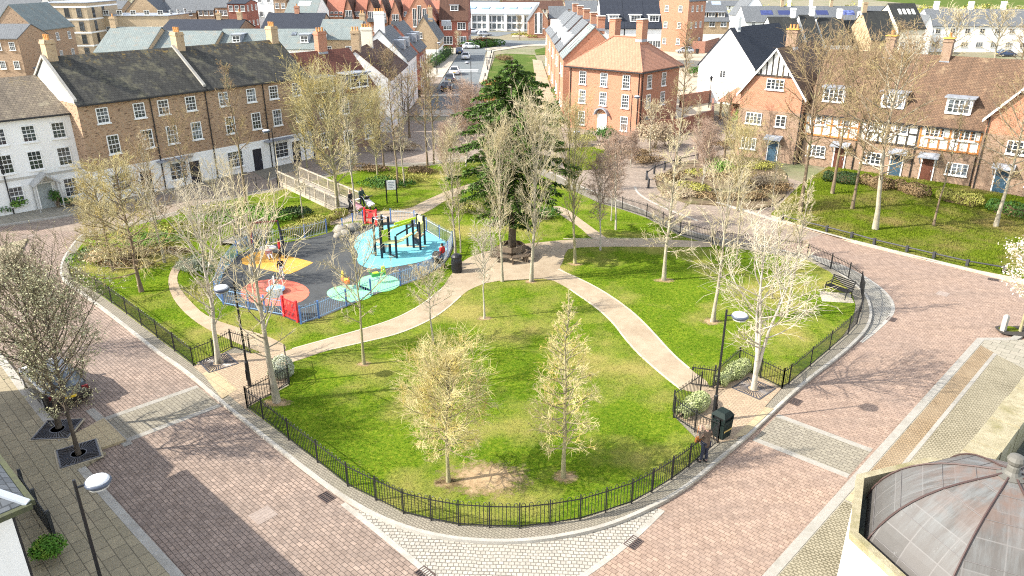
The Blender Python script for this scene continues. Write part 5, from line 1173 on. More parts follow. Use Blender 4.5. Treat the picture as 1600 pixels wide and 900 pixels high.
for a in (
 ('brown', 1250, 332, 78, 'tall dark brown tree in front of the left timbered gable', 1.0),
 ('brown', 1300, 304, 75, 'tall brown tree on the verge, second from the timbered gable', .9),
 ('brown', 1331, 328, 95, 'brown tree leaning over the verge, third from the timbered gable', .85),
 ('brownb', 1367, 360, 82, 'big pale trunked tree in the middle of the east verge', 1.15),
 ('thin', 1458, 355, 165, 'slim pale tree on the east verge before the brown door', 1.0),
 ('brownb', 1555, 356, 135, 'spreading brown tree at the right end of the east verge', 1.1),
 ('yellow', 1152, 330, 212, 'low spreading tawny tree in the planting bed by the bend', .8),
 ('thin', 1055, 258, 62, 'tall thin brown tree at the corner of the orange roofed house', 1.2),
 ('thinpale', 1085, 262, 148, 'pale thin tree by the brick garden wall', 1.0),
 ('pinkbirch', 985, 262, 205, 'pink twigged clump in front of the orange roofed house', 1.3),
 ('pinkbirch', 1095, 300, 195, 'pale twiggy clump at the bend of the north-east street', 1.1),
 ('farpale', 1015, 238, 165, 'bushy beige tree against the side of the orange roofed house', 1.2),
 ('far', 1130, 262, 150, 'twiggy brown tree beside the open tiled shelter', 1.0),
 ('thinpale', 1205, 330, 225, 'pale slim tree where the verge begins', 1.0),
): tree(*a[:4], a[4], ET, a[5])
ST = 'street trees beyond the square'
for a in (
 ('thin', 668, 262, 95, 'tall brown street tree, left of two at the mouth of the north street', 1.1),
 ('thin', 678, 258, 85, 'tall brown street tree, right of two at the mouth of the north street', 1.0),
 ('far', 640, 215, 120, 'brown twiggy tree on the corner before the white street houses', 1.0),
 ('farpale', 672, 170, 105, 'pale tree beside the parked cars', .9), ('farpale', 716, 84, 52, 'pale blossom tree before the white bay windows', .8),
 ('far', 812, 62, 26, 'bare round tree before the brick hall', 1.0), ('far', 1070, 90, 38, 'bare twiggy tree beside the yard with the silver car', 1.3),
 ('farpale', 425, 60, 18, 'small pale tree before the white four storey house', 1.0),
 ('brown', 545, 205, 96, 'brown bare tree against the red-brown dormered roof', .8), ('yellow', 480, 262, 165, 'yellowish bare tree before the brick terrace', .75), ('far', 610, 200, 85, 'brown bare tree before the chocolate brown roof', .8),
 ('far', 1390, 130, 40, 'bare tree behind the timbered terrace roof, left', 1.2), ('far', 1450, 132, 62, 'bare tree behind the tall ochre capped chimney', 1.1), ('farpale', 1480, 118, 22, 'pale bare tree before the white terrace, left', 1.4), ('farpale', 1550, 112, 20, 'pale bare tree before the white terrace, right', 1.3), ('far', 1590, 118, 45, 'brown bare tree at the right end before the white terrace', 1.2),
 ('farpale', 860, 225, 160, 'small pale bare tree right of the conifer', .8),
): tree(*a[:4], a[4], ST, a[5])
BT = 'blossom trees by the west pavement'
tree('pear', 124, 714, 462, 'dark tree with white buds in the nearer iron grate on the west pavement', BT, 1.05)
tree('pearb', 93, 672, 420, 'dark twiggy tree in the further iron grate on the west pavement', BT, 1.15)
tree('pearb', -22, 560, 385, 'dark twiggy tree top at the left edge of the photo', BT, .9)
tree('cherry', 1593, 521, 392, 'pale pink blossom tree at the right edge beside the stone bollard', None, 1.0)
# conifer
def conifer():
    X, Y = g(800, 402); Hc = height_at(X, Y, 92); rnd = random.Random(4)
    t = thing('conifer_tree', 'big dark green conifer with drooping tiers rising from the round bench', 'tree', (X, Y, .1))
    MB().tube([(0, 0, 0), (.05, 0, Hc * .4), (0, .05, Hc * .99)], [.27, .19, .02], 8).build('trunk', BK_dark, t, True)
    b = MB(); f = MB()
    n = 150
    for i in range(n):
        u = (i + rnd.random()) / n; z = Hc * (.17 + .82 * u)
        az = i * 2.399 + rnd.uniform(-.4, .4); L = (4.4 * min(1, (1 - u) / .42) ** .7 + .15) * rnd.uniform(.48, 1.12)
        if u < .45: L *= .36 + 1.42 * u
        p = Vector((0, 0, z)); d = Vector((math.cos(az), math.sin(az), .30)); q = [p]
        for s_ in range(6):
            d = (d + Vector((0, 0, -.14 + (.18 if s_ > 3 else 0)))).normalized(); q.append(q[-1] + d * L / 6)
        b.tube(q, [.045 * (1 - .8 * j / 6) + .006 for j in range(7)], 4, False)
        m = int(16 + L * 32)
        for j in range(m):
            s2 = .12 + .88 * rnd.random(); ff = min(5.99, s2 * 6); k = int(ff); c = q[k].lerp(q[k + 1], ff - k)
            side = rnd.choice((-1, 1)); lat = Vector((-math.sin(az), math.cos(az), 0)) * side
            d2 = (Vector((math.cos(az), math.sin(az), 0)) * rnd.uniform(.2, .9) + lat * rnd.uniform(.3, 1) + Vector((0, 0, rnd.uniform(-.75, .1)))).normalized()
            l2 = rnd.uniform(.28, .6) * (.6 + .5 * (1 - s2)) * (1 if L > 1 else .7); w2 = rnd.uniform(.04, .08)
            sd = d2.cross(Vector((rnd.gauss(0, 1), rnd.gauss(0, 1), rnd.gauss(0, 1)))).normalized() * w2
            tip = c + d2 * l2
            f.quadf(c, c + d2 * l2 * .5 + sd, tip, c + d2 * l2 * .5 - sd)
            for _ in range(2):
                c2 = c + d2 * l2 * rnd.uniform(.2, .9); d3 = (d2 + Vector((rnd.gauss(0, .6), rnd.gauss(0, .6), rnd.gauss(-.2, .4)))).normalized(); l3 = l2 * rnd.uniform(.35, .6)
                s3 = d3.cross(Vector((rnd.gauss(0, 1), rnd.gauss(0, 1), rnd.gauss(0, 1)))).normalized() * w2 * .7
                f.quadf(c2, c2 + d3 * l3 * .5 + s3, c2 + d3 * l3, c2 + d3 * l3 * .5 - s3)
    b.build('branches', BK_dark, t); f.build('crown', leafy('conifer_needles', (.018, .045, .008), (.055, .105, .016), (.15, .21, .032)), t, uv=False)
conifer()
# ------------------------------------------------------------------ shrubs and hedges
def foliage(rnd, n, fn, size):
    m = MB()
    for _ in range(n):
        c, nr = fn(rnd); a = Vector((rnd.gauss(0, 1), rnd.gauss(0, 1), rnd.gauss(0, 1)))
        a = (a + nr * .3).normalized(); b = a.cross(nr if abs(a.dot(nr)) < .9 else Vector((1, 0, 0))).normalized(); s = size * rnd.uniform(.55, 1.35)
        m.quadf(c - a * s, c + b * s * .55, c + a * s, c - b * s * .55)
    return m
def shrub(name, label, px, py, rx, ry, hz, mat, n=700, size=.07, rz=0.0, cat='shrub', group=None, box=False, seed=1, stems=True, core=None):
    X, Y = g(px, py); rnd = random.Random(int(px * 7 + py) + seed)
    t = thing(name, label, cat, (X, Y, .1 if Y < 60 else 0), rz, group)
    lob = [(rnd.uniform(-.55, .55), rnd.uniform(-.55, .55), rnd.uniform(.35, .6), rnd.uniform(.45, .7)) for _ in range(7)]
    def fn(r):
        if box:
            for _ in range(3):
                q = Vector((r.uniform(-1, 1), r.uniform(-1, 1), r.uniform(0, 1))); k = r.random()
                if k < .5: q.z = 1
                elif k < .75: q.x = r.choice((-1, 1))
                else: q.y = r.choice((-1, 1))
            nr = Vector((q.x if abs(q.x) == 1 else 0, q.y if abs(q.y) == 1 else 0, 1 if q.z == 1 else 0)); j = .06
            return Vector((q.x * rx + r.gauss(0, j), q.y * ry + r.gauss(0, j), q.z * hz + r.gauss(0, j))), nr.normalized() if nr.length else Vector((0, 0, 1))
        lx, ly, lz, lr = r.choice(lob); d = Vector((r.gauss(0, 1), r.gauss(0, 1), abs(r.gauss(0, 1)) * .9 - .15)).normalized(); k = lr * (1 - .35 * r.random() ** 2)
        return Vector(((lx + d.x * k) * rx, (ly + d.y * k) * ry, max(.02, (lz + d.z * k * .75) * hz * .85))), d
    foliage(rnd, n, fn, size).build('foliage', mat, t, uv=False)
    st = MB()
    for _ in range(14):
        a = rnd.uniform(0, 6.28); k = rnd.uniform(.2, .75); st.tube([(math.cos(a) * k * rx * .2, math.sin(a) * k * ry * .2, -.05), (math.cos(a) * k * rx, math.sin(a) * k * ry, hz * rnd.uniform(.4, .75))], [.025, .008], 4, False)
    if box: st.box(0, 0, hz * .46, rx * 1.8, ry * 1.8, hz * .9)
    st.build('stems', core or BK_brown, t)
    return t
S_var = leafy('variegated_leaves', (.16, .22, .06), (.36, .40, .18), (.62, .62, .40)); S_green = leafy('green_leaves', (.02, .06, .01), (.05, .12, .02), (.11, .2, .03)); S_bright = leafy('bright_leaves', (.06, .14, .015), (.12, .24, .03), (.2, .32, .05))
S_yel = leafy('yellow_leaves', (.16, .17, .03), (.28, .27, .06), (.38, .36, .10)); S_brown = leafy('brown_leaves', (.09, .06, .03), (.18, .12, .06), (.26, .2, .1)); S_tan = leafy('tan_grass', (.34, .25, .13), (.48, .37, .21), (.58, .47, .3)); S_beige = leafy('beige_leaves', (.24, .18, .11), (.38, .30, .2), (.5, .42, .3)); S_orange = leafy('orange_leaves', (.26, .13, .04), (.38, .2, .07), (.3, .26, .07)); S_grey = leafy('grey_leaves', (.14, .16, .11), (.26, .28, .2), (.36, .37, .28)); S_dark = leafy('dark_leaves', (.01, .025, .008), (.025, .05, .014), (.05, .08, .02))
def hedge(label, p, q, th, hz, mat, n, size=.06, core=None, z=0.0, cat='hedge', group=None, name='hedge'):
    a, b = Vector(g(*p)), Vector(g(*q)); mid = (a + b) / 2; L = (b - a).length; rz = math.atan2(b.y - a.y, b.x - a.x); rnd = random.Random(int(p[0] + q[1]))
    t = thing(name, label, cat, (mid.x, mid.y, .1 if mid.y < 60 else 0), rz, group)
    def fn(r):
        x = r.uniform(-L / 2, L / 2); w = 1 + .18 * math.sin(x * 2.3) + .12 * math.sin(x * 5.1 + 1); th_ = r.uniform(-.75, PI + .75); w *= max(.3, 1 - (2 * x / L) ** 10) ** .5
        d = Vector((r.gauss(0, .15), math.cos(th_), math.sin(th_)))
        return Vector((x, d.y * th / 2 * w, max(.03, hz * (.48 + .52 * d.z * w) + r.gauss(0, .03)))), d
    foliage(rnd, n, fn, size).build('foliage', mat, t, uv=False)
    MB().box(0, 0, hz * .33, max(.3, L - th), th * .42, hz * .66).build('stems', core or S_dark, t)
    return t
EG = 'variegated hedges at the entrances'
hedge('pale variegated hedge behind the railing left of the right entrance gate', (1062, 660), (1100, 633), .75, .62, S_var, 6500, .045, S_dark, group=EG)
hedge('pale variegated hedge right of the right entrance gate', (1120, 609), (1165, 580), .7, .6, S_var, 5500, .045, S_dark, group=EG)
hedge('pale flowering hedge beside the tree at the left entrance', (428, 602), (449, 585), .9, .9, leafy('white_flowers', (.08, .12, .04), (.4, .42, .3), (.75, .75, .68)), 3500, .045, S_dark, group=EG)
hedge('clipped yellow-green hedge behind the playground fence', (445, 375), (512, 352), 1.6, .8, S_yel, 3600, .07, S_brown)
hedge('low yellow-green hedge running to the bridge end', (512, 350), (538, 336), 1.0, .5, S_yel, 1200, .06, S_brown)
for i, (p, q, m_, n) in enumerate((((1285, 283), (1340, 290), S_dark, 2200), ((1345, 288), (1392, 300), S_brown, 2000), ((1395, 296), (1450, 312), S_brown, 2000), ((1462, 312), (1535, 328), S_yel, 2200), ((1540, 330), (1610, 345), S_green, 1600))):
    hedge(('dark green hedge under the left timbered windows', 'brown hedge below the first porch', 'reddish brown hedge below the brown door', 'yellow-green topped hedge below the right timbered windows', 'green hedge below the navy door')[i], p, q, 1.3, 1.0, m_, n, .075, S_brown, group='hedges before the timbered terrace')
SH = 'shrubs round the square'
for a in (
 *[('%s in the planting bed, %s' % (k_, w_), x_, y_, rx_, ry_, h_, m_, 1300, .08) for k_, w_, x_, y_, rx_, ry_, h_, m_ in (
   ('brown scrub', 'behind the dark post and rail', 1050, 282, 1.7, 1.2, .9, S_brown), ('tawny scrub', 'at the kerb end nearest the lawn', 1062, 308, 1.8, 1.1, .7, S_beige), ('green tussock', 'between the post and rail and the green bush', 1090, 276, 1.6, 1.2, .9, S_yel), ('russet scrub', 'along the front kerb', 1130, 312, 2.4, 1.0, .7, S_brown),
   ('pale scrub', 'behind the russet bush', 1140, 262, 2.4, 1.4, 1.2, S_beige), ('brown brushwood', 'at its right end', 1208, 300, 1.8, 1.2, 1.0, S_brown), ('olive scrub', 'at the back by the drive', 1185, 266, 2.2, 1.2, 1.0, S_yel), ('brown tangle', 'in front of the tawny bush', 1180, 312, 2.0, 1.0, .8, S_brown))],
 ('beige thicket beside the garden wall of the orange roofed house', 1042, 228, 1.8, 1.2, 1.7, S_beige, 1500, .08), ('pinkish thicket at the street corner before the orange roofed house', 962, 240, 2.2, 1.2, 1.1, S_beige, 1500, .08), ('brown thicket on the corner by the bent street', 1010, 255, 2.0, 1.2, .9, S_brown, 1300, .08), ('russet thicket left of the drive to the tiled shelter', 1130, 232, 2.0, 1.2, 1.2, S_brown, 1300, .08),
 ('bush with fresh green top in the bed by the bend', 1118, 272, 1.6, 1.4, 1.7, S_bright, 1600, .08), ('russet bush in the bed by the bend', 1150, 285, 2.4, 1.6, 1.2, S_brown, 1800, .08), ('tawny bush right of the russet bush', 1195, 292, 1.8, 1.4, 1.4, S_beige, 1500, .08), ('olive bush at the front of the bed by the bend', 1085, 300, 1.5, 1.2, 1.0, S_yel, 1200, .07),
 ('tall beige bush beside the orange roofed house', 1022, 232, 2.0, 1.8, 3.4, S_beige, 3000, .09), ('clipped bush before the arched door', 940, 222, 1.8, 1.3, 2.1, S_green, 2400, .08), ('olive shrub left of the arched door', 912, 228, 1.4, 1.2, 1.6, S_yel, 1300, .08), ('brown shrub under the brick corner', 1000, 245, 2.2, 1.2, 1.0, S_brown, 1400, .08),
 ('bright green evergreen beside the tiled shelter', 1165, 205, 1.7, 1.5, 3.2, S_bright, 2600, .09), ('bank of dark shrubs below the bridge', 462, 342, 1.8, 1.2, 1.1, S_dark, 1800, .08), ('green bush on the bank left of the bridge', 420, 345, 2.6, 1.6, 1.0, S_bright, 2600, .08), ('broad green bush on the bank behind the boardwalk', 368, 345, 3.0, 1.8, 1.0, S_bright, 3000, .08), ('bright bush on the bank by the north-west street', 330, 338, 2.4, 1.6, .9, S_yel, 2200, .08), ('yellow-green bush on the west bank', 285, 368, 2.4, 1.8, .9, S_yel, 2400, .08), ('green bush on the west bank behind the reeds', 245, 385, 2.4, 1.6, .9, S_bright, 2200, .08),
 ('grey-leaved shrub at the left end of the playground', 312, 425, 1.3, 1.3, 1.2, S_grey, 2000, .06), ('silvery shrub by the boardwalk', 392, 382, 1.0, .7, .9, S_grey, 1200, .06), ('dry tan reeds in the west corner', 172, 412, 1.5, 1.2, 1.1, S_tan, 2600, .09), ('dry brown reeds beside the tan reeds', 205, 408, 1.2, .9, .9, S_tan, 1500, .08), ('dark leafy edging by the west kerb', 132, 405, .9, 1.4, .6, S_green, 1200, .07), ('brown scrub across the west lawn', 205, 418, 2.4, .5, .45, S_brown, 1100, .07), ('brown scrub at the foot of the bank', 262, 398, 2.2, .5, .5, S_brown, 1100, .07),
 ('green shrub on the bank behind the sign', 600, 292, 2.6, 1.6, .9, S_green, 2000, .08), ('olive shrub on the bank beside the sign tree', 640, 285, 2.2, 1.5, .9, S_yel, 1600, .08), ('brown brushwood at the back of the bank', 575, 270, 2.4, 1.2, .9, S_brown, 1500, .08), ('dark brushwood by the north street', 655, 272, 1.8, 1.2, .9, S_brown, 1400, .08),
 ('yellow-green shrub left of the conifer foot', 735, 335, 1.4, 1.2, 1.2, S_yel, 1300, .07), ('green shrub right of the conifer foot', 850, 345, 1.6, 1.2, 1.2, S_green, 1400, .07), ('tan shrub at the street mouth', 745, 205, 1.8, 1.5, 1.5, S_orange, 1500, .09), ('beige brushwood before the white gabled street house', 620, 235, 3, 1.6, 1.2, S_beige, 1800, .09),
 ('leafy climber by the white house door', 92, 326, .5, .4, 1.8, S_green, 700, .06), ('green palm-like shrub before the white house', 28, 334, .7, .6, 1.5, S_bright, 900, .07), ('dark shrub right of the white house door', 108, 324, 1.0, .5, .9, S_green, 900, .06), ('dark leafy shrub at the left end of the white house', 4, 338, .8, .6, .9, S_green, 700, .06),
 ('orange leaved bush at the near end of the street lawn', 768, 138, 1.7, 1.4, 1.7, S_orange, 1600, .10), ('olive bush beside the orange leaved one', 780, 140, 1.4, 1.2, 1.3, S_green, 1200, .09), ('rust coloured bush by the street corner', 762, 165, 2.0, 1.6, 2.1, S_orange, 1800, .10), ('brown bush on the street lawn', 792, 98, 2.2, 1.6, 1.9, S_brown, 1100, .12), ('clipped bushes before the terraced houses', 868, 150, 1.0, 2.0, 1.6, S_green, 1200, .10), ('yellow-green shrub before the terraced houses', 866, 128, 1.0, 2.4, 1.6, S_yel, 1200, .10), ('dark shrubs before the stepped terrace', 862, 178, 1.0, 2.0, 1.4, S_green, 1200, .09),
 ('green yew in the yard by the white gable', 1086, 120, 1.6, 1.4, 2.2, S_green, 1200, .11), ('green leafy shrub in the lower left corner', 88, 872, .62, .62, .95, leafy('glossy_leaves', (.03, .09, .01), (.08, .2, .02), (.3, .33, .05)), 2600, .05),
): shrub('shrub', *a, group=SH)
hedge('dark clipped hedge curving along the street by the white walled house', (672, 108), (703, 84), 2.4, 2.0, S_green, 2600, .12, S_dark)
hedge('dark hedge with red leaves across the street end', (722, 76), (783, 71), 5, 1.7, S_green, 3000, .16, S_dark)
shrub('shrub', 'red leaved bush in the hedge across the street end', 758, 69, 3.4, 1.8, 2.2, leafy('red_leaves', (.3, .06, .03), (.42, .1, .05), (.3, .16, .06)), 1200, .14, group=SH)
for i in range(6):
    shrub('shrub', 'clipped box bush in the row before the terraced houses, %s from the square' % ('first', 'second', 'third', 'fourth', 'fifth', 'sixth')[i], 872 + i * .2, 192 - 9 * i, .7, .9, .9, S_green, 600, .08, group='clipped bushes before the terrace')
for i, (px, py) in enumerate(((905, 57), (826, 56), (846, 58), (868, 57))): shrub('shrub', 'low bush before the brick hall, %s' % ('far right', 'leftmost', 'left of the window strip', 'right of the window strip')[i], px - 14, py + 1, 2.6, 1.5, 1.3, S_yel if i else S_bright, 500, .2, group='bushes before the hall')
# hedgerow and woods beyond the last houses
M_wood = leafy('far_wood', (.06, .055, .03), (.13, .12, .055), (.2, .19, .09))
def wood(label, x0, x1, Y, hgt, n, mat=None, name='far_wood'):
    rnd = random.Random(int(x0 + Y)); m = MB()
    lob = [(rnd.uniform(x0, x1), Y + rnd.uniform(-6, 6), hgt * rnd.uniform(.6, 1.15), rnd.uniform(2.5, 5.0)) for _ in range(int((x1 - x0) / 3.5) + 2)]
    for _ in range(n):
        lx, ly, lh, lr = rnd.choice(lob); d = Vector((rnd.gauss(0, 1), rnd.gauss(0, 1), abs(rnd.gauss(0, 1)))).normalized()
        c = Vector((lx + d.x * lr, ly + d.y * lr, lh * (.25 + .72 * d.z * rnd.uniform(.6, 1)))); s = rnd.uniform(.25, .6)
        a = Vector((rnd.gauss(0, 1), rnd.gauss(0, 1), rnd.gauss(0, 1))).normalized(); b = a.cross(d).normalized()
        m.quadf(c - a * s, c + b * s * .6, c + a * s, c - b * s * .6)
    tag(m.build(name, mat or M_wood, uv=False), label, None, None, 'stuff')
wood('brown hedgerow behind the white terrace chimneys', 105, 190, 262, 5, 5000); wood('woods at the top left beyond the flats', -260, -90, 340, 9, 5000); wood('woods at the top beyond the office', -60, 90, 380, 9, 5000, S_brown); wood('green hedgerow beside the sports field', 90, 240, 330, 6, 5000, S_yel); wood('woods beyond the sports field', 150, 420, 560, 12, 5000)
# ------------------------------------------------------------------ railings
M_rail = plain('black_railing', (0.018, 0.018, 0.02), 0.45)
def railing(label, pts, h=1.0, gap=2.3, mat=None, post_mat=None, hoop=True, name='railing', bar=.0115, step=.12, z0=.12, group='railings round the park', spacing_posts=True, postr=.023):
    mat = mat or M_rail; pts = [Vector(g(*p)) for p in pts] if len(pts[0]) == 2 and pts[0][0] > 60 else [Vector(p) for p in pts]
    o0 = pts[0]; t = thing(name, label, 'railing', (o0.x, o0.y, z0), 0, group); pts = [p - o0 for p in pts]
    m = MB(); P = MB()
    def post(p):
        MB().box(p.x, p.y, (h + .08) / 2 - .06, postr * 2, postr * 2, h + .14).build('post', post_mat or mat, t)
    post(pts[0])
    for a, b in zip(pts, pts[1:]):
        L = (b - a).length; k = max(1, round(L / gap)); d = (b - a) / L
        for i in range(1, k + 1): post(a + d * (L * i / k))
        rz = math.atan2(d.y, d.x); c = (a + b) / 2
        for z in (.1, h - .12): m.box(c.x, c.y, z, L, .018, .035, rz)
        n = int(L / step)
        for i in range(n):
            q = a + d * ((i + .5) * L / n); nx = math.cos(rz) * bar; 
            m.tube([(q.x, q.y, .05), (q.x, q.y, h - .03 if hoop else h - .12)], bar, 4, False)
            if hoop and i % 2 == 0 and i + 1 < n:
                q2 = a + d * ((i + 1.5) * L / n); md = (q + q2) / 2
                m.tube([(q.x, q.y, h - .03), (q.x * .75 + q2.x * .25, q.y * .75 + q2.y * .25, h + .02), (md.x, md.y, h + .035), (q.x * .25 + q2.x * .75, q.y * .25 + q2.y * .75, h + .02), (q2.x, q2.y, h - .03)], bar, 4, False)
    m.build('panel', mat, t, uv=False); return t
railing('long straight black railing beside the west street, left of the left entrance', ((113,441),(154,461),(199,494),(247,531),(303,575)))
railing('short black railing behind the white barked tree in the grate', ((303,575),(335,562),(363,547),(392,556)))
railing('black railing with shrub turning in right of the left entrance', ((387,641),(425,621),(453,605),(448,572)))
railing('long curved black hooped railing round the front lawn', ((387,641),(412,659),(452,692),(497,727),(544,764),(588,786),(631,807),(674,818),(717,826),(765,829),(812,830),(859,825),(906,817),(946,805),(986,791),(1018,774),(1049,754),(1076,734),(1100,714),(1121,696)))
railing('black railing round the hedge left of the right entrance', ((1121,696),(1085,679),(1052,657),(1051,647),(1094,616)))
railing('black railing from the right gate post, behind hedge and grated tree', ((1114,611),(1153,576),(1187,594),(1221,611)))
railing('black railing up the east side to the bend', ((1221,611),(1232,604),(1265,576),(1295,550),(1324,526),(1338,510),(1344,490),(1346,470),(1343,453),(1325,438),(1297,423),(1260,406)))
railing('black railing along the north-east street behind the birches', ((1250,402),(1190,394),(1112,382),(1062,369),(1010,341),(972,329),(940,320)))
# open entrance gate
ga, gb = Vector(g(1114, 611)), Vector(g(1078, 606)); L = (gb - ga).length
t = thing('entrance_gate', 'open black hooped gate leaf at the right entrance', 'gate', (ga.x, ga.y, .13), math.atan2((gb - ga).y, (gb - ga).x))
m = MB()
for z in (.1, .92): m.box(L / 2, 0, z, L, .03, .04)
for i in range(10):
    x = .06 + (L - .12) * i / 9; m.tube([(x, 0, .08), (x, 0, 1.02)], .011, 4)
    if i % 2 == 0: x2 = x + (L - .12) / 9; m.tube([(x, 0, 1.02), ((x + x2) / 2, 0, 1.1), (x2, 0, 1.02)], .011, 4)
m.build('panel', M_rail, t, uv=False); MB().box(0, 0, .55, .07, .07, 1.25).build('post', M_rail, t); MB().box(L - .05, 0, .85, .08, .07, .08).build('latch', M_rail, t)
# wire fence stakes on the north-west edge
t = thing('stake_fence', 'row of thin dark stakes along the green bank by the north-west street', 'fence', (*g(340, 313), .1)); o0 = Vector(g(340, 313))
for p in ((315, 322), (340, 313), (358, 309), (402, 299), (421, 296)): q = Vector(g(*p)) - o0; MB().tube([(q.x, q.y, -.1), (q.x, q.y, 1.15)], .03, 5).build('post', M_rail, t)
a_, b_ = Vector(g(315, 322)) - o0, Vector(g(421, 296)) - o0; MB().tube([(a_.x, a_.y, .95), (b_.x, b_.y, .95)], .012, 4).build('wire', M_rail, t)
# knee rails
def knee(label, pts, hgt=.5, pw=.16, wood=None):
    P = [Vector(g(*p)) for p in pts]; o0 = P[0]; t = thing('knee_rail', label, 'knee rail', (o0.x, o0.y, .05)); P = [p - o0 for p in P]; wd = wood or plain('dark_rail_wood', (.035, .035, .038), .6)
    for p in P: MB().box(p.x, p.y, hgt / 2 - .05, pw, pw, hgt + .1, .6).build('post', wd, t)
    m = MB()
    for a, b in zip(P, P[1:]): m.tube([(a.x, a.y, hgt * .78), (b.x, b.y, hgt * .78)], .05, 6)
    m.build('rail', wd, t); return t
knee('low dark knee rail along the east verge beside the kerb', ((1222,346),(1255,355),(1291,364),(1330,374),(1365,384),(1416,396),(1458,406),(1510,418),(1568,428)))
knee('dark post and rail at the north-east bend round the planting bed', ((1013,294),(1010,281),(1022,272),(1038,266),(1062,258),(1090,252)), .8, .14)
knee('row of low dark bollards and rail along the street lawn', ((762,110),(764,100),(766,92),(768,84)), .7, .2)
knee('dark knee rail along the kerb by the street mouth', ((742,180),(746,164),(750,150),(754,135),(758,120)), .6, .16)
# ------------------------------------------------------------------ street lamps
M_lamp = plain('lamp_blue_grey', (.07, .085, .12), .35); M_lens = plain('lamp_white_top', (.6, .61, .63), .5, var=.05)
def lamp(label, x, y, az, h=5.1, group='street lamps round the square', z0=.1):
    t = thing('street_lamp', label, 'street lamp', (x, y, z0), az, group)
    MB().tube([(0, 0, -.1), (0, 0, 1.25), (0, 0, 1.3), (0, 0, h)], [.085, .085, .05, .042], 8).build('pole', M_black, t)
    MB().box(.095, 0, .6, .02, .11, .5).build('door_plate', M_black, t)
    MB().tube([(0, 0, h - .25), (.22, 0, h - .22)], .03, 6).build('arm', M_black, t)
    hd = MB().lathe([(.12, -.13), (.27, -.10), (.33, -.03), (.335, .02), (.30, .05)], .52, 0, 16, h - .22).build('lamp_head', M_lamp, t, True)
    MB().lathe([(.30, .045), (.27, .09), (.18, .12), (.05, .13)], .52, 0, 16, h - .22).build('cover', M_lens, hd, True)
    MB().lathe([(.26, -.15), (.26, -.105)], .52, 0, 12, h - .22).build('lens', glass('lamp_lens', (.3, .3, .28), .2), hd)
    return t
lamp('black street lamp with white topped head beside the bin at the right entrance', *g(1114, 662), math.radians(-12))
lamp('black street lamp with pale head at the left entrance, turned to the playground', *g(391, 607), math.radians(205))
xl, yl = g(115, 750, 5.2); lamp('black street lamp with blue rimmed head on the west pavement', xl, yl, math.radians(25))
lamp('black street lamp before the brick terrace at the bridge approach', *g(436, 295), math.radians(170))
lamp('slim street lamp at the roadside before the rust coloured bush', *g(737, 166), math.radians(180), 6.0, z0=.1)
lamp('street lamp in front of the orange roofed house', *g(983, 232), math.radians(5), 5.6, z0=0)
lamp('street lamp by the white walled house on the north street', *g(683, 116), math.radians(0), 5.6)
lamp('street lamp beside the street lawn knee rail', *g(761, 104), math.radians(180), 5.8)
lamp('street lamp at the corner of the stepped terrace', *g(853, 88), math.radians(180), 6)
lamp('street lamp hidden among trees behind the cross path', *g(888, 300), math.radians(0), 5.2)
t = thing('lantern_post', 'slim dark lantern post beside the tiled shelter', 'lantern', (*g(1107, 168), 0)); MB().tube([(0, 0, 0), (0, 0, 3.6)], [.06, .04], 6).build('pole', M_black, t); MB().lathe([(.1, 3.6), (.2, 4.0), (.24, 4.02), (.08, 4.25), (.02, 4.3)], 0, 0, 6).build('lantern', M_black, t)
# ------------------------------------------------------------------ bins, benches, grates, drains
def bin_(label, x, y, rz=0, col_=None, round_=False, group='litter bins', s=1.0):
    t = thing('litter_bin', label, 'bin', (x, y, .13), rz, group); mt = col_ or plain('bin_dark_green', (.012, .02, .018), .7, spec=.15)
    if round_:
        MB().lathe([(.3, -.02), (.32, .1), (.34, .7), (.33, .78)], 0, 0, 14).build('body', mt, t); MB().lathe([(.35, .95), (.35, 1.05), (.25, 1.16), (.05, 1.2)], 0, 0, 14).build('hood', mt, t)
        m = MB()
        for i in range(4): m.tube([(.3 * math.cos(i * PI / 2 + .5), .3 * math.sin(i * PI / 2 + .5), .76), (.3 * math.cos(i * PI / 2 + .5), .3 * math.sin(i * PI / 2 + .5), .97)], .03, 4)
        m.build('struts', mt, t)
        for z in (.25, .55): MB().lathe([(.338, z), (.35, z), (.35, z + .05), (.338, z + .05)], 0, 0, 14).build('band', M_black, t)
    else:
        MB().hexa([(-.27, -.27, -.02), (.27, -.27, -.02), (.27, .27, -.02), (-.27, .27, -.02), (-.31, -.31, .8), (.31, -.31, .8), (.31, .31, .8), (-.31, .31, .8)]).build('body', mt, t)
        MB().hexa([(-.33, -.33, .98), (.33, -.33, .98), (.33, .33, .98), (-.33, .33, .98), (-.2, -.2, 1.16), (.2, -.2, 1.16), (.2, .2, 1.16), (-.2, .2, 1.16)]).build('hood', mt, t)
        m = MB()
        for sx in (-1, 1):
            for sy in (-1, 1): m.box(sx * .28, sy * .28, .89, .07, .07, .19)
        m.build('struts', mt, t)
        MB().box(0, -.315, .38, .5, .012, .07, 0).build('gold_band', plain('bin_gold', (.4, .3, .1), .4), t); MB().box(0, 0, .87, .5, .5, .1).build('opening', M_black, t)
    return t
bin_('dark green litter bin with hood beside the lamp at the right entrance', *g(1125, 684), math.radians(40))
bin_('round black litter bin by the playground corner', *g(714, 428), 0, M_black, True)
bin_('small black bin on the street lawn', *g(789, 131), .2, M_black)
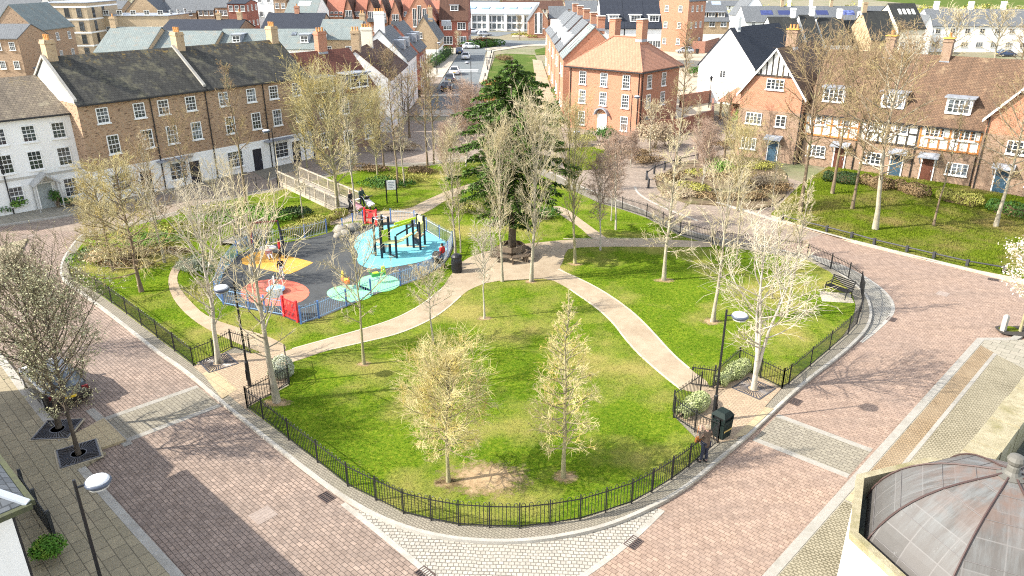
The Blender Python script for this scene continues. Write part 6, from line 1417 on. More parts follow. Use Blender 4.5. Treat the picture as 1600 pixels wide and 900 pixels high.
def metal_bench(label, x, y, rz):
    t = thing('park_bench', label, 'bench', (x, y, .15), rz, None); m = MB()
    for i in range(5): m.box(0, -.22 + i * .11, .44, 1.5, .06, .03)
    m.build('seat', M_black, t); b = MB()
    for i in range(5): b.box(0, .3 + i * .03, .55 + i * .1, 1.5, .025, .06)
    b.build('backrest', M_black, t)
    for sx in (-.68, .68):
        MB().tube([(sx, -.28, 0), (sx, -.22, .44), (sx, -.2, .62), (sx, .22, .64)], .028, 5).build('leg', M_black, t)
        MB().tube([(sx, .36, 0), (sx, .26, .44), (sx, .44, 1.0)], .028, 5).build('leg', M_black, t)
bx, by = g(1306, 466)
struct('bench_slab', MB().poly([(bx - 1.1, by - .75), (bx + .6, by - 1.0), (bx + .95, by + .35), (bx - .7, by + .7)], .1, .15), M_pale)
metal_bench('black metal bench on a pale slab by the east railing', bx + .1, by + .1, math.radians(-58))
# round bench about the conifer
t = thing('round_bench', 'dark slatted ring bench around the conifer trunk', 'bench', (*g(800, 405), .14)); wd = mottled('old_bench_wood', (.07, .05, .035), (.15, .115, .08), None, 4)
for k in range(8):
    a0, a1 = 2 * PI * k / 8 + .04, 2 * PI * (k + 1) / 8 - .04; m = MB()
    for r0 in (.95, 1.12, 1.29): m.hexa([(r * math.cos(a), r * math.sin(a), z) for z in (.42, .46) for r, a in ((r0, a0), (r0 + .13, a0), (r0 + .13, a1), (r0, a1))])
    m.build('seat', wd, t); am = (a0 + a1) / 2
    MB().box(1.18 * math.cos(a0), 1.18 * math.sin(a0), .2, .45, .08, .44, a0).build('leg', wd, t)
    MB().hexa([(r * math.cos(a), r * math.sin(a), z) for z, ro in ((.6, 0), (.92, -.12)) for r, a in ((.88 + ro, a0), (.93 + ro, a0), (.93 + ro, a1), (.88 + ro, a1))]).build('backrest', wd, t)
def grate(label, px, py, rz, s=1.35):
    x, y = g(px, py); t = thing('tree_grate', label, 'tree grate', (x, y, .1), rz, 'tree grates'); m = MB(); h = s / 2
    for i in range(36):
        a = 2 * PI * i / 36; k = h / max(abs(math.cos(a)), abs(math.sin(a))); m.tube([(.28 * math.cos(a), .28 * math.sin(a), .045), (k * .97 * math.cos(a), k * .97 * math.sin(a), .045)], [.014, .026], 4)
    m.lathe([(.26, .03), (.26, .055), (.30, .055), (.30, .03)], 0, 0, 20)
    for sx, sy, w, d in ((0, -h, s, .06), (0, h, s, .06), (-h, 0, .06, s), (h, 0, .06, s)): m.box(sx, sy, .045, w + .06 if w > d else w, d, .03)
    m.build('bars', plain('grate_iron', (.06, .06, .07), .4), t, uv=False); MB().box(0, 0, .014, s, s, .03).build('soil', plain('dark_grit', (.04, .035, .03), .95), t)
    f = MB().box(0, -h - .06, .018, s + .18, .07, .036).box(0, h + .06, .018, s + .18, .07, .036).box(-h - .06, 0, .018, .07, s + .04, .036).box(h + .06, 0, .018, .07, s + .04, .036); f.build('surround', plain('sandy_surround', (.36, .31, .22), .9), t)
grate('iron tree grate in the west pavement under the nearer budding tree', 124, 713, math.radians(35)); grate('iron tree grate in the west pavement under the further budding tree', 91, 675, math.radians(5)); grate('iron tree grate under the white barked tree at the left entrance', 342, 571, math.radians(40)); grate('iron tree grate under the white three stemmed tree', 1177, 611, math.radians(43))
x, y = g(1590, 520); t = thing('tree_pit', 'soil tree pit with grass at the foot of the pale blossom tree', 'tree pit', (x, y, .1)); MB().poly(blob(0, 0, 1.0, .7, 20, 4), 0, .03).build('soil', MATS['dark_grit'], t); MB().poly(blob(-.35, .2, .5, .3, 20, 5), .02, .05).build('grass', M_verge, t)
t = thing('stone_bollard', 'square stone bollard beside the pale blossom tree', 'bollard', (*g(1566, 520), .1), .5); MB().box(0, 0, .4, .22, .22, .9).build('shaft', M_stone, t); MB().hexa([(-.11, -.11, .85), (.11, -.11, .85), (.11, .11, .85), (-.11, .11, .85), (-.06, -.06, .93), (.06, -.06, .93), (.06, .06, .93), (-.06, .06, .93)]).build('cap', M_stone, t)
def drain(label, px, py, rz, sx=.55, sy=.4, mt=None, name='drain_grate', z=.004):
    x, y = g(px, py); t = thing(name, label, 'drain cover', (x, y, z), rz, 'drain covers in the streets'); mt = mt or plain('rusty_iron', (.085, .06, .05), .6)
    m = MB().box(0, -sy / 2, .006, sx, .04, .014).box(0, sy / 2, .006, sx, .04, .014).box(-sx / 2, 0, .006, .04, sy + .03, .0141).box(sx / 2, 0, .006, .04, sy + .03, .0141)
    for i in range(1, 6): m.box(-sx / 2 + sx * i / 6, 0, .005, .035, sy - .02, .012)
    m.box(0, 0, .0045, sx - .03, .03, .0105); m.build('grille', mt, t); MB().box(0, 0, -.001, sx, sy, .006).build('well', M_black, t)
R43 = math.radians(-43); R47 = math.radians(47)
for i, a in enumerate((('drain in the west street gutter before the curved railing', 510, 777, R43), ('drain beside the pale cobbles at the bottom edge', 664, 897, R43), ('drain at the right tip of the pale cobbles', 990, 848, R47), ('drain in the gutter beside the right entrance', 1243, 628, R47), ('drain beside the grey cobbled bend', 1393, 499, R47), ('drain near the verge at the right edge', 1552, 437, math.radians(-30)), ('drain by the white house pavement', 66, 343, math.radians(30)), ('drain in the north-east gutter above the cobbles', 1305, 411, math.radians(-40)))): drain(*a)
M_cov = mottled('worn_cover', (.24, .19, .16), (.33, .27, .23), None, 5)
def cover(label, px, py, rz, sx, sy): 
    x, y = g(px, py); t = thing('manhole_cover', label, 'manhole cover', (x, y, .003), rz, 'manhole covers'); MB().box(0, 0, .003, sx, sy, .008).build('lid', M_cov, t); m = MB()
    for i in range(5): m.box(0, -sy / 2 + sy * (i + .5) / 5, .008, sx * .9, .02, .006)
    m.build('ribs', M_cov, t)
cover('square grey manhole cover in the west street', 411, 805, R47, .75, .7); cover('brown manhole cover in the east street by the bend', 1473, 459, R47, .7, .6); cover('dull manhole cover in the street before the white house', 45, 369, .4, .9, .5); cover('small stone cover in the strip of grass by the playground fence', 586, 476, .2, .8, .6)
# ------------------------------------------------------------------ playground
M_blue = plain('blue_fence_paint', (.08, .17, .42), .45); M_lblue = plain('light_blue_fence', (.22, .36, .55), .45); M_gal = plain('galvanised', (.38, .41, .45), .45)
PF = 'blue playground fences'
pf = dict(h=1.0, gap=2.4, mat=M_gal, post_mat=M_blue, hoop=True, name='playground_fence', bar=.0085, step=.12, z0=.14, group=PF, postr=.036)
railing('grey and blue fence along the back of the playground', ((397,390),(417,386),(440,382),(477,376),(511,367)), **pf)
railing('grey and blue fence right of the far red gate to the corner post', ((611,350),(648,353),(687,377),(707,387),(700,404),(688,419)), **pf)
pf2 = dict(pf); pf2['mat'] = M_lblue
railing('blue bow topped fence along the front of the playground', ((688,420),(655,440),(626,450),(580,465),(542,482),(499,501),(471,510)), **pf2)
railing('blue fence left of the near red gate to the left corner', ((443,497),(415,492),(390,487),(350,479),(338,465),(350,430),(372,402),(392,391)), **pf2)
railing('short blue fence stub left of the far red gate', ((536,366),(552,358),(568,353)), **pf)
M_red = plain('red_gate_paint', (.62, .03, .035), .4)
def red_gate(label, p, q, h=1.15):
    a, b = Vector(g(*p)), Vector(g(*q)); L = (b - a).length; t = thing('playground_gate', label, 'gate', (a.x, a.y, .15), math.atan2((b - a).y, (b - a).x), 'red playground gates')
    for x in (0, L): MB().box(x, 0, h * .5 + .02, .12, .12, h + .1).build('post', M_red, t)
    m = MB()
    for z in (.1, .5, h - .08): m.box(L / 2, 0, z, L - .14, .05, .07)
    for i in range(9): m.box(.1 + (L - .2) * i / 8, 0, h / 2, .03, .03, h - .2)
    m.build('panel', M_red, t); MB().box(L * .5, -.035, h * .62, .4, .012, .3).build('sign', M_red, t)
red_gate('red gate at the far side of the playground by the bridge path', (571, 352), (589, 355)); red_gate('red gate at the near side of the playground', (445, 498), (466, 507))
# climbing frame: read the corner posts off the photo
def W(px, py, z=0): q = g(px, py, z + .15); return Vector((q[0], q[1], z))
t = thing('climbing_frame', 'black posted climbing frame with lime panels, tower and bridge on the aqua floor', 'climbing frame', (*g(620, 392), .15)); o0 = Vector((*g(620, 392), 0))
M_nav = plain('black_post_paint', (.015, .018, .03), .4); M_lim = plain('lime_panel', (.5, .68, .04), .5); M_plw = plain('pale_yellow_deck', (.68, .66, .28), .5); M_deck = mottled('tan_deck', (.42, .3, .2), (.5, .38, .26), None, 4)
def PB(px, py): return W(px, py) - o0
p1, p2, p4 = PB(587, 399.5), PB(597, 403.5), PB(610, 399)
p3 = p1 + (p4 - p2)
q1, q2 = PB(620, 403.5), PB(637, 384.5); r1, r2, r3 = PB(646.5, 387), PB(657, 390), PB(669, 383)
for p in (p1, p2, p3, p4): MB().box(p.x, p.y, 1.3, .14, .14, 2.7, .4).build('post', M_nav, t)
for p, h in ((q1, 1.55), (q2, 1.6), (r1, 2.0), (r2, 2.0), (r2 + (q2 - q1) * .45, 2.1), (r1 + (q2 - q1) * .45, 2.1)): MB().box(p.x, p.y, h / 2 - .05, .13, .13, h, .4).build('post', M_nav, t)
m = MB(); ring = [p1, p2, p4, p3]
for i in range(4): a, b = ring[i], ring[(i + 1) % 4]; m.tube([(a.x, a.y, 2.58), (b.x, b.y, 2.58)], .035, 5)
m.build('top_rail', M_gal, t)
def slab(a, b, c, d, z, th=.08): return MB().hexa([(p.x, p.y, z) for p in (a, b, c, d)] + [(p.x, p.y, z + th) for p in (a, b, c, d)])
slab(p1, p2, p4, p3, 1.0).build('deck', M_deck, t)
slab(p2, q1, q1 + (p4 - p2), p4, 1.0).build('deck', M_plw, t)
br_a, br_b = q1, r1; sd = (q2 - q1); sd = sd.normalized() * .95; slab(br_a, br_b, br_b + sd, br_a + sd, .95).build('bridge', M_plw, t); slab(r1, r2, r2 + sd, r1 + sd, .75).build('deck', M_deck, t)
def pan(a, b, z0, z1, mt, nm='panel'):
    d = (b - a); L = d.length; MB().box((a.x + b.x) / 2, (a.y + b.y) / 2, (z0 + z1) / 2, L - .16, .05, z1 - z0, math.atan2(d.y, d.x)).build(nm, mt, t)
pan(p2, p4, 1.05, 1.85, M_lim); pan(p4, r1 + sd * .2, 1.75, 1.9, M_lim, 'side_rail'); pan(p4 + sd, r1 + sd, 1.75, 1.9, M_lim, 'side_rail'); pan(q1, r1, 1.5, 1.6, M_nav, 'side_rail'); pan(r2, r2 + sd, 1.0, 1.7, M_plw)
pan(r1 + sd, r2 + sd, 1.4, 2.0, M_plw); pan(r1, r2, .3, .75, M_nav, 'step')
lad = MB(); dx = (p1 - p2).normalized() * .5; e1, e2 = p1 + dx, p3 + dx
for a, b in ((p1, e1), (p3, e2)): lad.tube([(a.x, a.y, 1.1), (b.x, b.y, 0)], .03, 5)
for i in range(4): f_ = i / 4; a = p1.lerp(e1, f_); b = p3.lerp(e2, f_); lad.tube([(a.x, a.y, 1.1 - 1.1 * f_), (b.x, b.y, 1.1 - 1.1 * f_)], .025, 5)
lad.build('ladder', M_gal, t)
cl = MB()
for i in range(5): a = p4.lerp(p3, (i + .5) / 5); cl.tube([(a.x, a.y, 0.02), (a.x, a.y, 1.05)], .02, 4)
cl.build('climbing_bars', M_nav, t); MB().tube([(q1.x, q1.y, .06), (p4.x, p4.y, .06)], .05, 5).build('ground_beam', M_nav, t)
# swing
a, b = Vector(g(400, 402)), Vector(g(440, 398)); o_ = (a + b) / 2; d = (b - a); L = d.length; t = thing('basket_swing', 'black framed basket swing over the orange floor', 'swing', (o_.x, o_.y, .15), math.atan2(d.y, d.x))
M_rp = plain('dark_red_post', (.16, .03, .025), .45)
for sx in (-L / 2, L / 2):
    for sy in (-1.1, 1.1): MB().tube([(sx + (.25 if sx > 0 else -.25), sy, 0), (sx, 0, 2.2)], .06, 6).build('leg', M_nav if sx > 0 else M_rp, t)
MB().tube([(-L / 2, 0, 2.2), (L / 2, 0, 2.2)], .06, 8).build('top_beam', M_rp, t)
MB().lathe([(.5, .42), (.56, .5), (.5, .52), (.1, .47)], 0, -.2, 16).build('basket', plain('grey_basket', (.5, .5, .5), .7), t)
m = MB()
for sx, sy in ((-.4, -.4), (.4, -.4), (-.4, .1), (.4, .1)): m.tube([(sx, sy - .05, .5), (sx * 1.1, 0, 2.15)], .012, 4)
m.build('chains', M_gal, t)
# roundabout disc
t = thing('roundabout', 'blue and white roundabout disc on the coral floor', 'roundabout', (*g(432, 460), .156)); MB().lathe([(.5, .12), (.54, .2), (.5, .26), (.1, .27)], 0, 0, 24).build('platform', plain('pale_blue_disc', (.25, .5, .75), .4), t)
m = MB()
for k in range(3): a = k * 2.09; m.tube([(.45 * math.cos(a), .45 * math.sin(a), .25), (.42 * math.cos(a), .42 * math.sin(a), .85), (.15 * math.cos(a), .15 * math.sin(a), .9), (.1 * math.cos(a), .1 * math.sin(a), .25)], .025, 5)
m.build('handrail', M_white, t); MB().lathe([(.15, 0), (.15, .14)], 0, 0, 10).build('hub', M_blue, t)
def rider(label, px, py, c1, c2, rz):
    t = thing('spring_rider', label, 'spring rider', (*g(px, py), .156), rz, 'spring riders'); m = MB(); pts = [(.11 * math.cos(i * .9), .11 * math.sin(i * .9), i * .014) for i in range(32)]; m.tube(pts, .018, 5); m.build('spring', M_gal, t)
    MB().hexa([(-.4, -.12, .44), (.4, -.12, .44), (.4, .12, .44), (-.4, .12, .44), (-.45, -.1, .62), (.38, -.1, .62), (.38, .1, .62), (-.45, .1, .62)]).build('body', c1, t)
    MB().hexa([(.2, -.03, .5), (.5, -.03, .5), (.5, .03, .5), (.2, .03, .5), (.22, -.03, .98), (.42, -.03, 1.02), (.42, .03, 1.02), (.22, .03, .98)]).build('head', c2, t); MB().tube([(.3, -.25, .82), (.3, .25, .82)], .018, 5).build('handle', M_gal, t); MB().box(-.15, 0, .65, .32, .26, .05).build('seat', c2, t); MB().hexa([(-.48, -.03, .6), (-.4, -.03, .6), (-.4, .03, .6), (-.48, .03, .6), (-.6, -.03, .85), (-.5, -.03, .88), (-.5, .03, .88), (-.6, .03, .85)]).build('tail', c1, t)
rider('green spring rider on the mint circle', 592, 445, plain('rider_green', (.06, .35, .1), .4), M_lim, .5); rider('orange and yellow spring rider on the green circle', 541, 455, plain('rider_orange', (.7, .14, .03), .4), plain('rider_yellow', (.75, .55, .05), .4), 2.2)
t = thing('play_sign', 'small white sign board inside the fence by the near red gate', 'sign', (*g(434, 487), .14), .3); MB().box(0, 0, .95, .75, .04, .5).build('board', M_white, t); m = MB().tube([(-.28, .05, 0), (-.28, .05, 1.2)], .03, 5).tube([(.28, .05, 0), (.28, .05, 1.2)], .03, 5); m.build('legs', M_lblue, t)
for i, (px, py, s_) in enumerate(((533, 366, .55), (540, 371, .42), (549, 362, .5), (558, 359, .4), (529, 373, .35))):
    x, y = g(px, py); r = random.Random(i); m = MB(); m.lathe([(s_ * .9, -.05), (s_, s_ * .35), (s_ * .8, s_ * .8), (s_ * .3, s_)], 0, 0, 9)
    m.v = [(a * r.uniform(.85, 1.12), b_ * r.uniform(.85, 1.12), c_ * r.uniform(.9, 1.1)) for a, b_, c_ in m.v]
    o = m.build('boulder', mottled('grey_boulder', (.2, .18, .15), (.36, .33, .28), None, 3), None, True); o.location = (x, y, .13); tag(o, 'grey boulder at the playground edge by the far gate, %s' % ('largest, leftmost but one', 'front one beside the dark floor', 'upper middle one', 'right end nearest the gate', 'small one at the left front')[i], 'boulder', 'boulders by the playground')
# info sign
a, b = Vector(g(605, 320)), Vector(g(621, 319)); d = b - a; L = d.length; t = thing('park_sign', 'white notice board on two black posts on the green bank', 'sign', (a.x, a.y, .12), math.atan2(d.y, d.x))
for x in (0, L): MB().box(x, 0, .85, .1, .1, 2.1).build('post', M_black, t)
brd = MB().box(L / 2, -.03, 1.5, L - .12, .06, .75).build('board', M_white, t); m = MB()
for i, (w_, x_) in enumerate(((.5, 0), (.42, -.02), (.46, .01), (.3, -.05))): m.box(L / 2 + x_, -.063, 1.72 - .14 * i, w_, .006, .05)
m.build('lettering', plain('sign_grey_text', (.25, .3, .35), .6), brd)
# ------------------------------------------------------------------ timber bridges
def bridge(label, pts, wdt, hgt=.25, rail=1.0, group='timber footbridges'):
    a, b = Vector(g(*pts[0])), Vector(g(*pts[1])); d = b - a; L = d.length; t = thing('timber_bridge', label, 'footbridge', (a.x, a.y, .12), math.atan2(d.y, d.x), group); wd = mottled('weathered_timber', (.30, .25, .19), (.48, .42, .33), None, 4); gy = mottled('grey_deck', (.26, .23, .19), (.36, .33, .28), None, 5)
    m = MB(); n = int(L / .2)
    for i in range(n): m.box((i + .5) * L / n, 0, hgt, L / n * .9, wdt, .06)
    m.build('deck', gy, t)
    for sy in (-wdt / 2, wdt / 2):
        MB().box(L / 2, sy, hgt - .12, L, .1, .22).build('beam', wd, t)
        k = max(2, int(L / 1.6)); 
        for i in range(k + 1): MB().box(L * i / k, sy, (hgt + rail) / 2, .1, .1, hgt + rail + .2).build('post', wd, t)
        r = MB().box(L / 2, sy, hgt + rail, L + .2, .13, .07).box(L / 2, sy, hgt + .12, L, .05, .06); kk = int(L / .17)
        for i in range(kk): r.box((i + .5) * L / kk, sy, hgt + rail / 2 + .03, .035, .035, rail - .1)
        r.build('balustrade', wd, t)
bridge('long timber footbridge with slatted balustrades leading to the playground path', ((453, 288), (546, 331)), 2.1)
bridge('short timber boardwalk with slatted rails behind the playground', ((362, 388), (404, 366)), 1.6)
# benches before the white house (white hooped racks)
for i, px in enumerate((9, 36)):
    x, y = g(px, 330); t = thing('cycle_stand', 'low white rail stand before the white house, %s' % ('left one', 'right one')[i], 'cycle stand', (x, y, .1), math.radians(40), 'white stands'); MB().tube([(-.75, 0, 0), (-.75, 0, .65)], .03, 5).build('leg', M_white, t); MB().tube([(.75, 0, 0), (.75, 0, .65)], .03, 5).build('leg', M_white, t); MB().box(0, 0, .67, 1.7, .12, .06).build('rail', M_white, t)
# wheelie bins, garden fence bottom left
for i, (px, py, mt, lb) in enumerate(((313, 276, plain('bin_blue_lid', (.02, .05, .3), .4), 'blue lidded wheelie bin by the brick terrace door'), (1089, 84, M_black, 'black wheelie bin by the yard wall'), (655, 152, M_black, 'black wheelie bin beside the narrow brick house'))):
    x, y = g(px, py); t = thing('wheelie_bin', lb, 'wheelie bin', (x, y, .02), .8 * i, 'wheelie bins'); MB().hexa([(-.24, -.25, .05), (.24, -.25, .05), (.24, .25, .05), (-.24, .25, .05), (-.29, -.33, 1.0), (.29, -.33, 1.0), (.29, .33, 1.0), (-.29, .33, 1.0)]).build('body', M_black, t); MB().box(0, 0, 1.03, .62, .72, .07).build('lid', mt, t)
    for sx in (-.26, .26): MB().tube([(sx - .03, .25, .1), (sx + .03, .25, .1)], .1, 10).build('wheel', M_black, t)
a, b = Vector(g(38, 775)), Vector(g(83, 842)); d = (b - a); L = d.length; t = thing('garden_fence', 'dark slatted garden fence before the corner house', 'fence', (a.x, a.y, .1), math.atan2(d.y, d.x)); m = MB(); k = int(L / .14)
for i in range(k): m.box((i + .5) * L / k, 0, .45, .09, .03, .9)
m.box(L / 2, .03, .25, L, .04, .07).box(L / 2, .03, .75, L, .04, .07); m.build('boards', plain('dark_fence', (.03, .033, .035), .6), t)
for i in range(3): MB().box(L * i / 2, .06, .5, .1, .1, 1.05).build('post', plain('dark_fence', (.03, .033, .035), .6), t)
# green sports fence far away
t = thing('sports_fence', 'tall green mesh fence in front of the sports field', 'fence', (135, 292, 0)); m = MB()
for z in (.1, 1.5, 3): m.box(45, 0, z, 90, .08, .12)
for i in range(180): m.box(.5 * i, 0, 1.5, .05, .05, 3)
gm = plain('green_mesh', (.12, .42, .28), .5); m.build('mesh', gm, t)
for i in range(16): MB().box(i * 6, 0, 1.7, .15, .15, 3.4).build('post', gm, t)
# ------------------------------------------------------------------ cars
M_tyre = plain('tyre_rubber', (.015, .015, .016), .8); M_rim = plain('alloy_rim', (.45, .46, .48), .35, .6); M_hl = glass('headlight_glass', (.5, .5, .5), .15); M_tl = plain('tail_light', (.12, .01, .01), .3); M_carglass = glass('car_glass', (.02, .025, .03), .06); M_yplate = plain('yellow_plate', (.75, .5, .03), .4)
def paint(name, c, metal=.2):
    if name in MATS: return MATS[name]
    m, nt, b = new_mat(name); v = coords(nt, False); nt.links.new(ramp(nt, noise(nt, v, 2, 3), ((.3, tuple(x * .92 for x in c)), (.7, tuple(min(1, x * 1.05) for x in c)))), b.inputs['Base Color']); b.inputs['Roughness'].default_value = .3; b.inputs['Metallic'].default_value = metal; b.inputs['Coat Weight'].default_value = .6; MATS[name] = m; return m
def car(label, x, y, rz, mat, L=4.2, W_=1.76, H_=1.48, group='parked cars', sub=None):
    t = thing('parked_car', label, 'car', (x, y, .0), rz, group)
    def loft(secs):
        m = MB(); n0 = 0
        for (X, pts) in secs:
            for (yy, zz) in pts: m.v.append((X, yy, zz))
        k = len(secs[0][1])
        for i in range(len(secs) - 1):
            for j in range(k): a = i * k + j; b = i * k + (j + 1) % k; m.f.append((a, b, b + k, a + k))
        m.f.append(tuple(range(k))[::-1]); m.f.append(tuple((len(secs) - 1) * k + j for j in range(k))); return m
    w = W_ / 2
    def sec(X, zb, zt, wf, wt): return (X, [(-w * wf, zb), (w * wf, zb), (w, zb + .22), (w * wf, zt - .1), (w * wt, zt), (-w * wt, zt), (-w * wf, zt - .1), (-w, zb + .22)])
    h = L / 2
    o = loft([sec(-h, .38, .78, .86, .7), sec(-h + .12, .25, .92, .93, .82), sec(-h + .6, .2, .98, .98, .9), sec(0, .18, .95, 1, .92), sec(h - 1.15, .2, .92, .98, .88), sec(h - .3, .22, .74, .92, .8), sec(h, .34, .62, .82, .62)]).build('body', mat, t, True, False)
    c0, c1, c2, c3 = -h + .28, -h + .75, h - 1.75, h - .95
    m = MB().hexa([(c0, -w * .88, .93), (c3, -w * .88, .90), (c3, w * .88, .90), (c0, w * .88, .93), (c1, -w * .68, H_ - .04), (c2, -w * .68, H_ - .04), (c2, w * .68, H_ - .04), (c1, w * .68, H_ - .04)]); m.build('windows', M_carglass, t)
    m = MB().hexa([(c1 - .03, -w * .70, H_ - .06), (c2 + .04, -w * .70, H_ - .06), (c2 + .04, w * .70, H_ - .06), (c1 - .03, w * .70, H_ - .06), (c1 + .12, -w * .6, H_), (c2 - .12, -w * .6, H_), (c2 - .12, w * .6, H_), (c1 + .12, w * .6, H_)])
    for sy in (-1, 1):
        for xa, xb in ((c0, c1), (c3, c2), ((c1 + c2) / 2 - .15, (c1 + c2) / 2 - .15)): m.tube([(xa, sy * w * .885, .92), (xb, sy * w * .695, H_ - .05)], .04, 4)
    m.build('roof', mat, t)
    for X in (-h + .8, h - .8):
        for sy in (-1, 1):
            ty = MB(); yy = sy * (w - .09); ty.v = []; ty.tube([(X, yy - .1, .32), (X, yy + .1, .32)], .32, 16); wo = ty.build('wheel', M_tyre, t, uv=False); MB().tube([(X, yy + sy * .1, .32), (X, yy + sy * .112, .32)], .2, 10).build('rim', M_rim, wo, uv=False)
    for sy in (-1, 1):
        MB().box(h - .12, sy * w * .68, .64, .2, .34, .13).build('headlight', M_hl, t); MB().box(-h + .06, sy * w * .74, .78, .1, .24, .2).build('tail_light', M_tl, t); MB().box(c3 - .25, sy * (w + .07), .98, .12, .16, .12).build('mirror', mat, t)
    MB().box(h - .02, 0, .42, .06, .5, .11).build('number_plate', M_white, t); MB().box(-h - .0, 0, .6, .06, .5, .11).build('number_plate', M_yplate, t)
    return t
CW = paint('white_car_paint', (.8, .8, .8), 0); CS = paint('silver_car_paint', (.5, .51, .52), .6); CB = paint('dark_blue_car_paint', (.02, .04, .09), .3); CK = paint('black_car_paint', (.015, .015, .018), .2); CG = paint('grey_car_paint', (.13, .14, .15), .5)
for a in (('dark car with yellow number plate parked under the budding trees', 88, 612, math.radians(137), CK), ('dark blue car at the kerb by the clipped street hedge', 718, 84, math.radians(95), CB), ('white hatchback parked beside the dark blue car', 736, 76, math.radians(10), CW), ('white saloon driving by the road markings', 728, 92, math.radians(90), CW), ('white car at the end of the parking bay', 711, 116, math.radians(90), CW), ('dark grey car in front of the white car in the bay', 704, 128, math.radians(90), CG), ('black car nearest in the parking bay', 699, 141, math.radians(90), CK),
          ('white car in the office car park, left', 738, 52, math.radians(20), CW), ('silver car in the office car park, right', 757, 56, math.radians(15), CS), ('white car further left in the office car park', 722, 50, math.radians(20), CW), ('silver car in the yard before the cream brick house', 1070, 83, math.radians(170), CS), ('blue car before the long white terrace', 1571, 88, math.radians(5), CB)):
    car(a[0], *g(a[1], a[2]), a[3], a[4])
# ------------------------------------------------------------------ people
def skin_mesh(name, verts, edges, radii, mat, parent, sub=1):
    me = bpy.data.meshes.new(name + '_cage'); me.from_pydata(verts, edges, []); o = bpy.data.objects.new(name, me); C.objects.link(o)
    md = o.modifiers.new('s', 'SKIN'); 
    if not me.skin_vertices: me.attributes.new('skin', 'FLOAT', 'POINT') if False else None
    bm = bmesh.new(); bm.from_mesh(me); lay = bm.verts.layers.skin.verify(); bm.verts.ensure_lookup_table()
    for i, v in enumerate(bm.verts):
        r = radii[i]; v[lay].radius = (r, r) if not isinstance(r, tuple) else r; v[lay].use_root = (i == 0)
    bm.to_mesh(me); bm.free()
    s = o.modifiers.new('d', 'SUBSURF'); s.levels = sub; s.render_levels = sub
    dg = bpy.context.evaluated_depsgraph_get(); dg.update(); nm = bpy.data.meshes.new_from_object(o.evaluated_get(dg)); nm.name = name
    o.modifiers.clear(); o.data = nm; nm.materials.clear(); nm.materials.append(mat); nm.polygons.foreach_set('use_smooth', [True] * len(nm.polygons)); o.parent = parent; return o
M_skin = plain('skin', (.52, .33, .25), .6, var=.06)
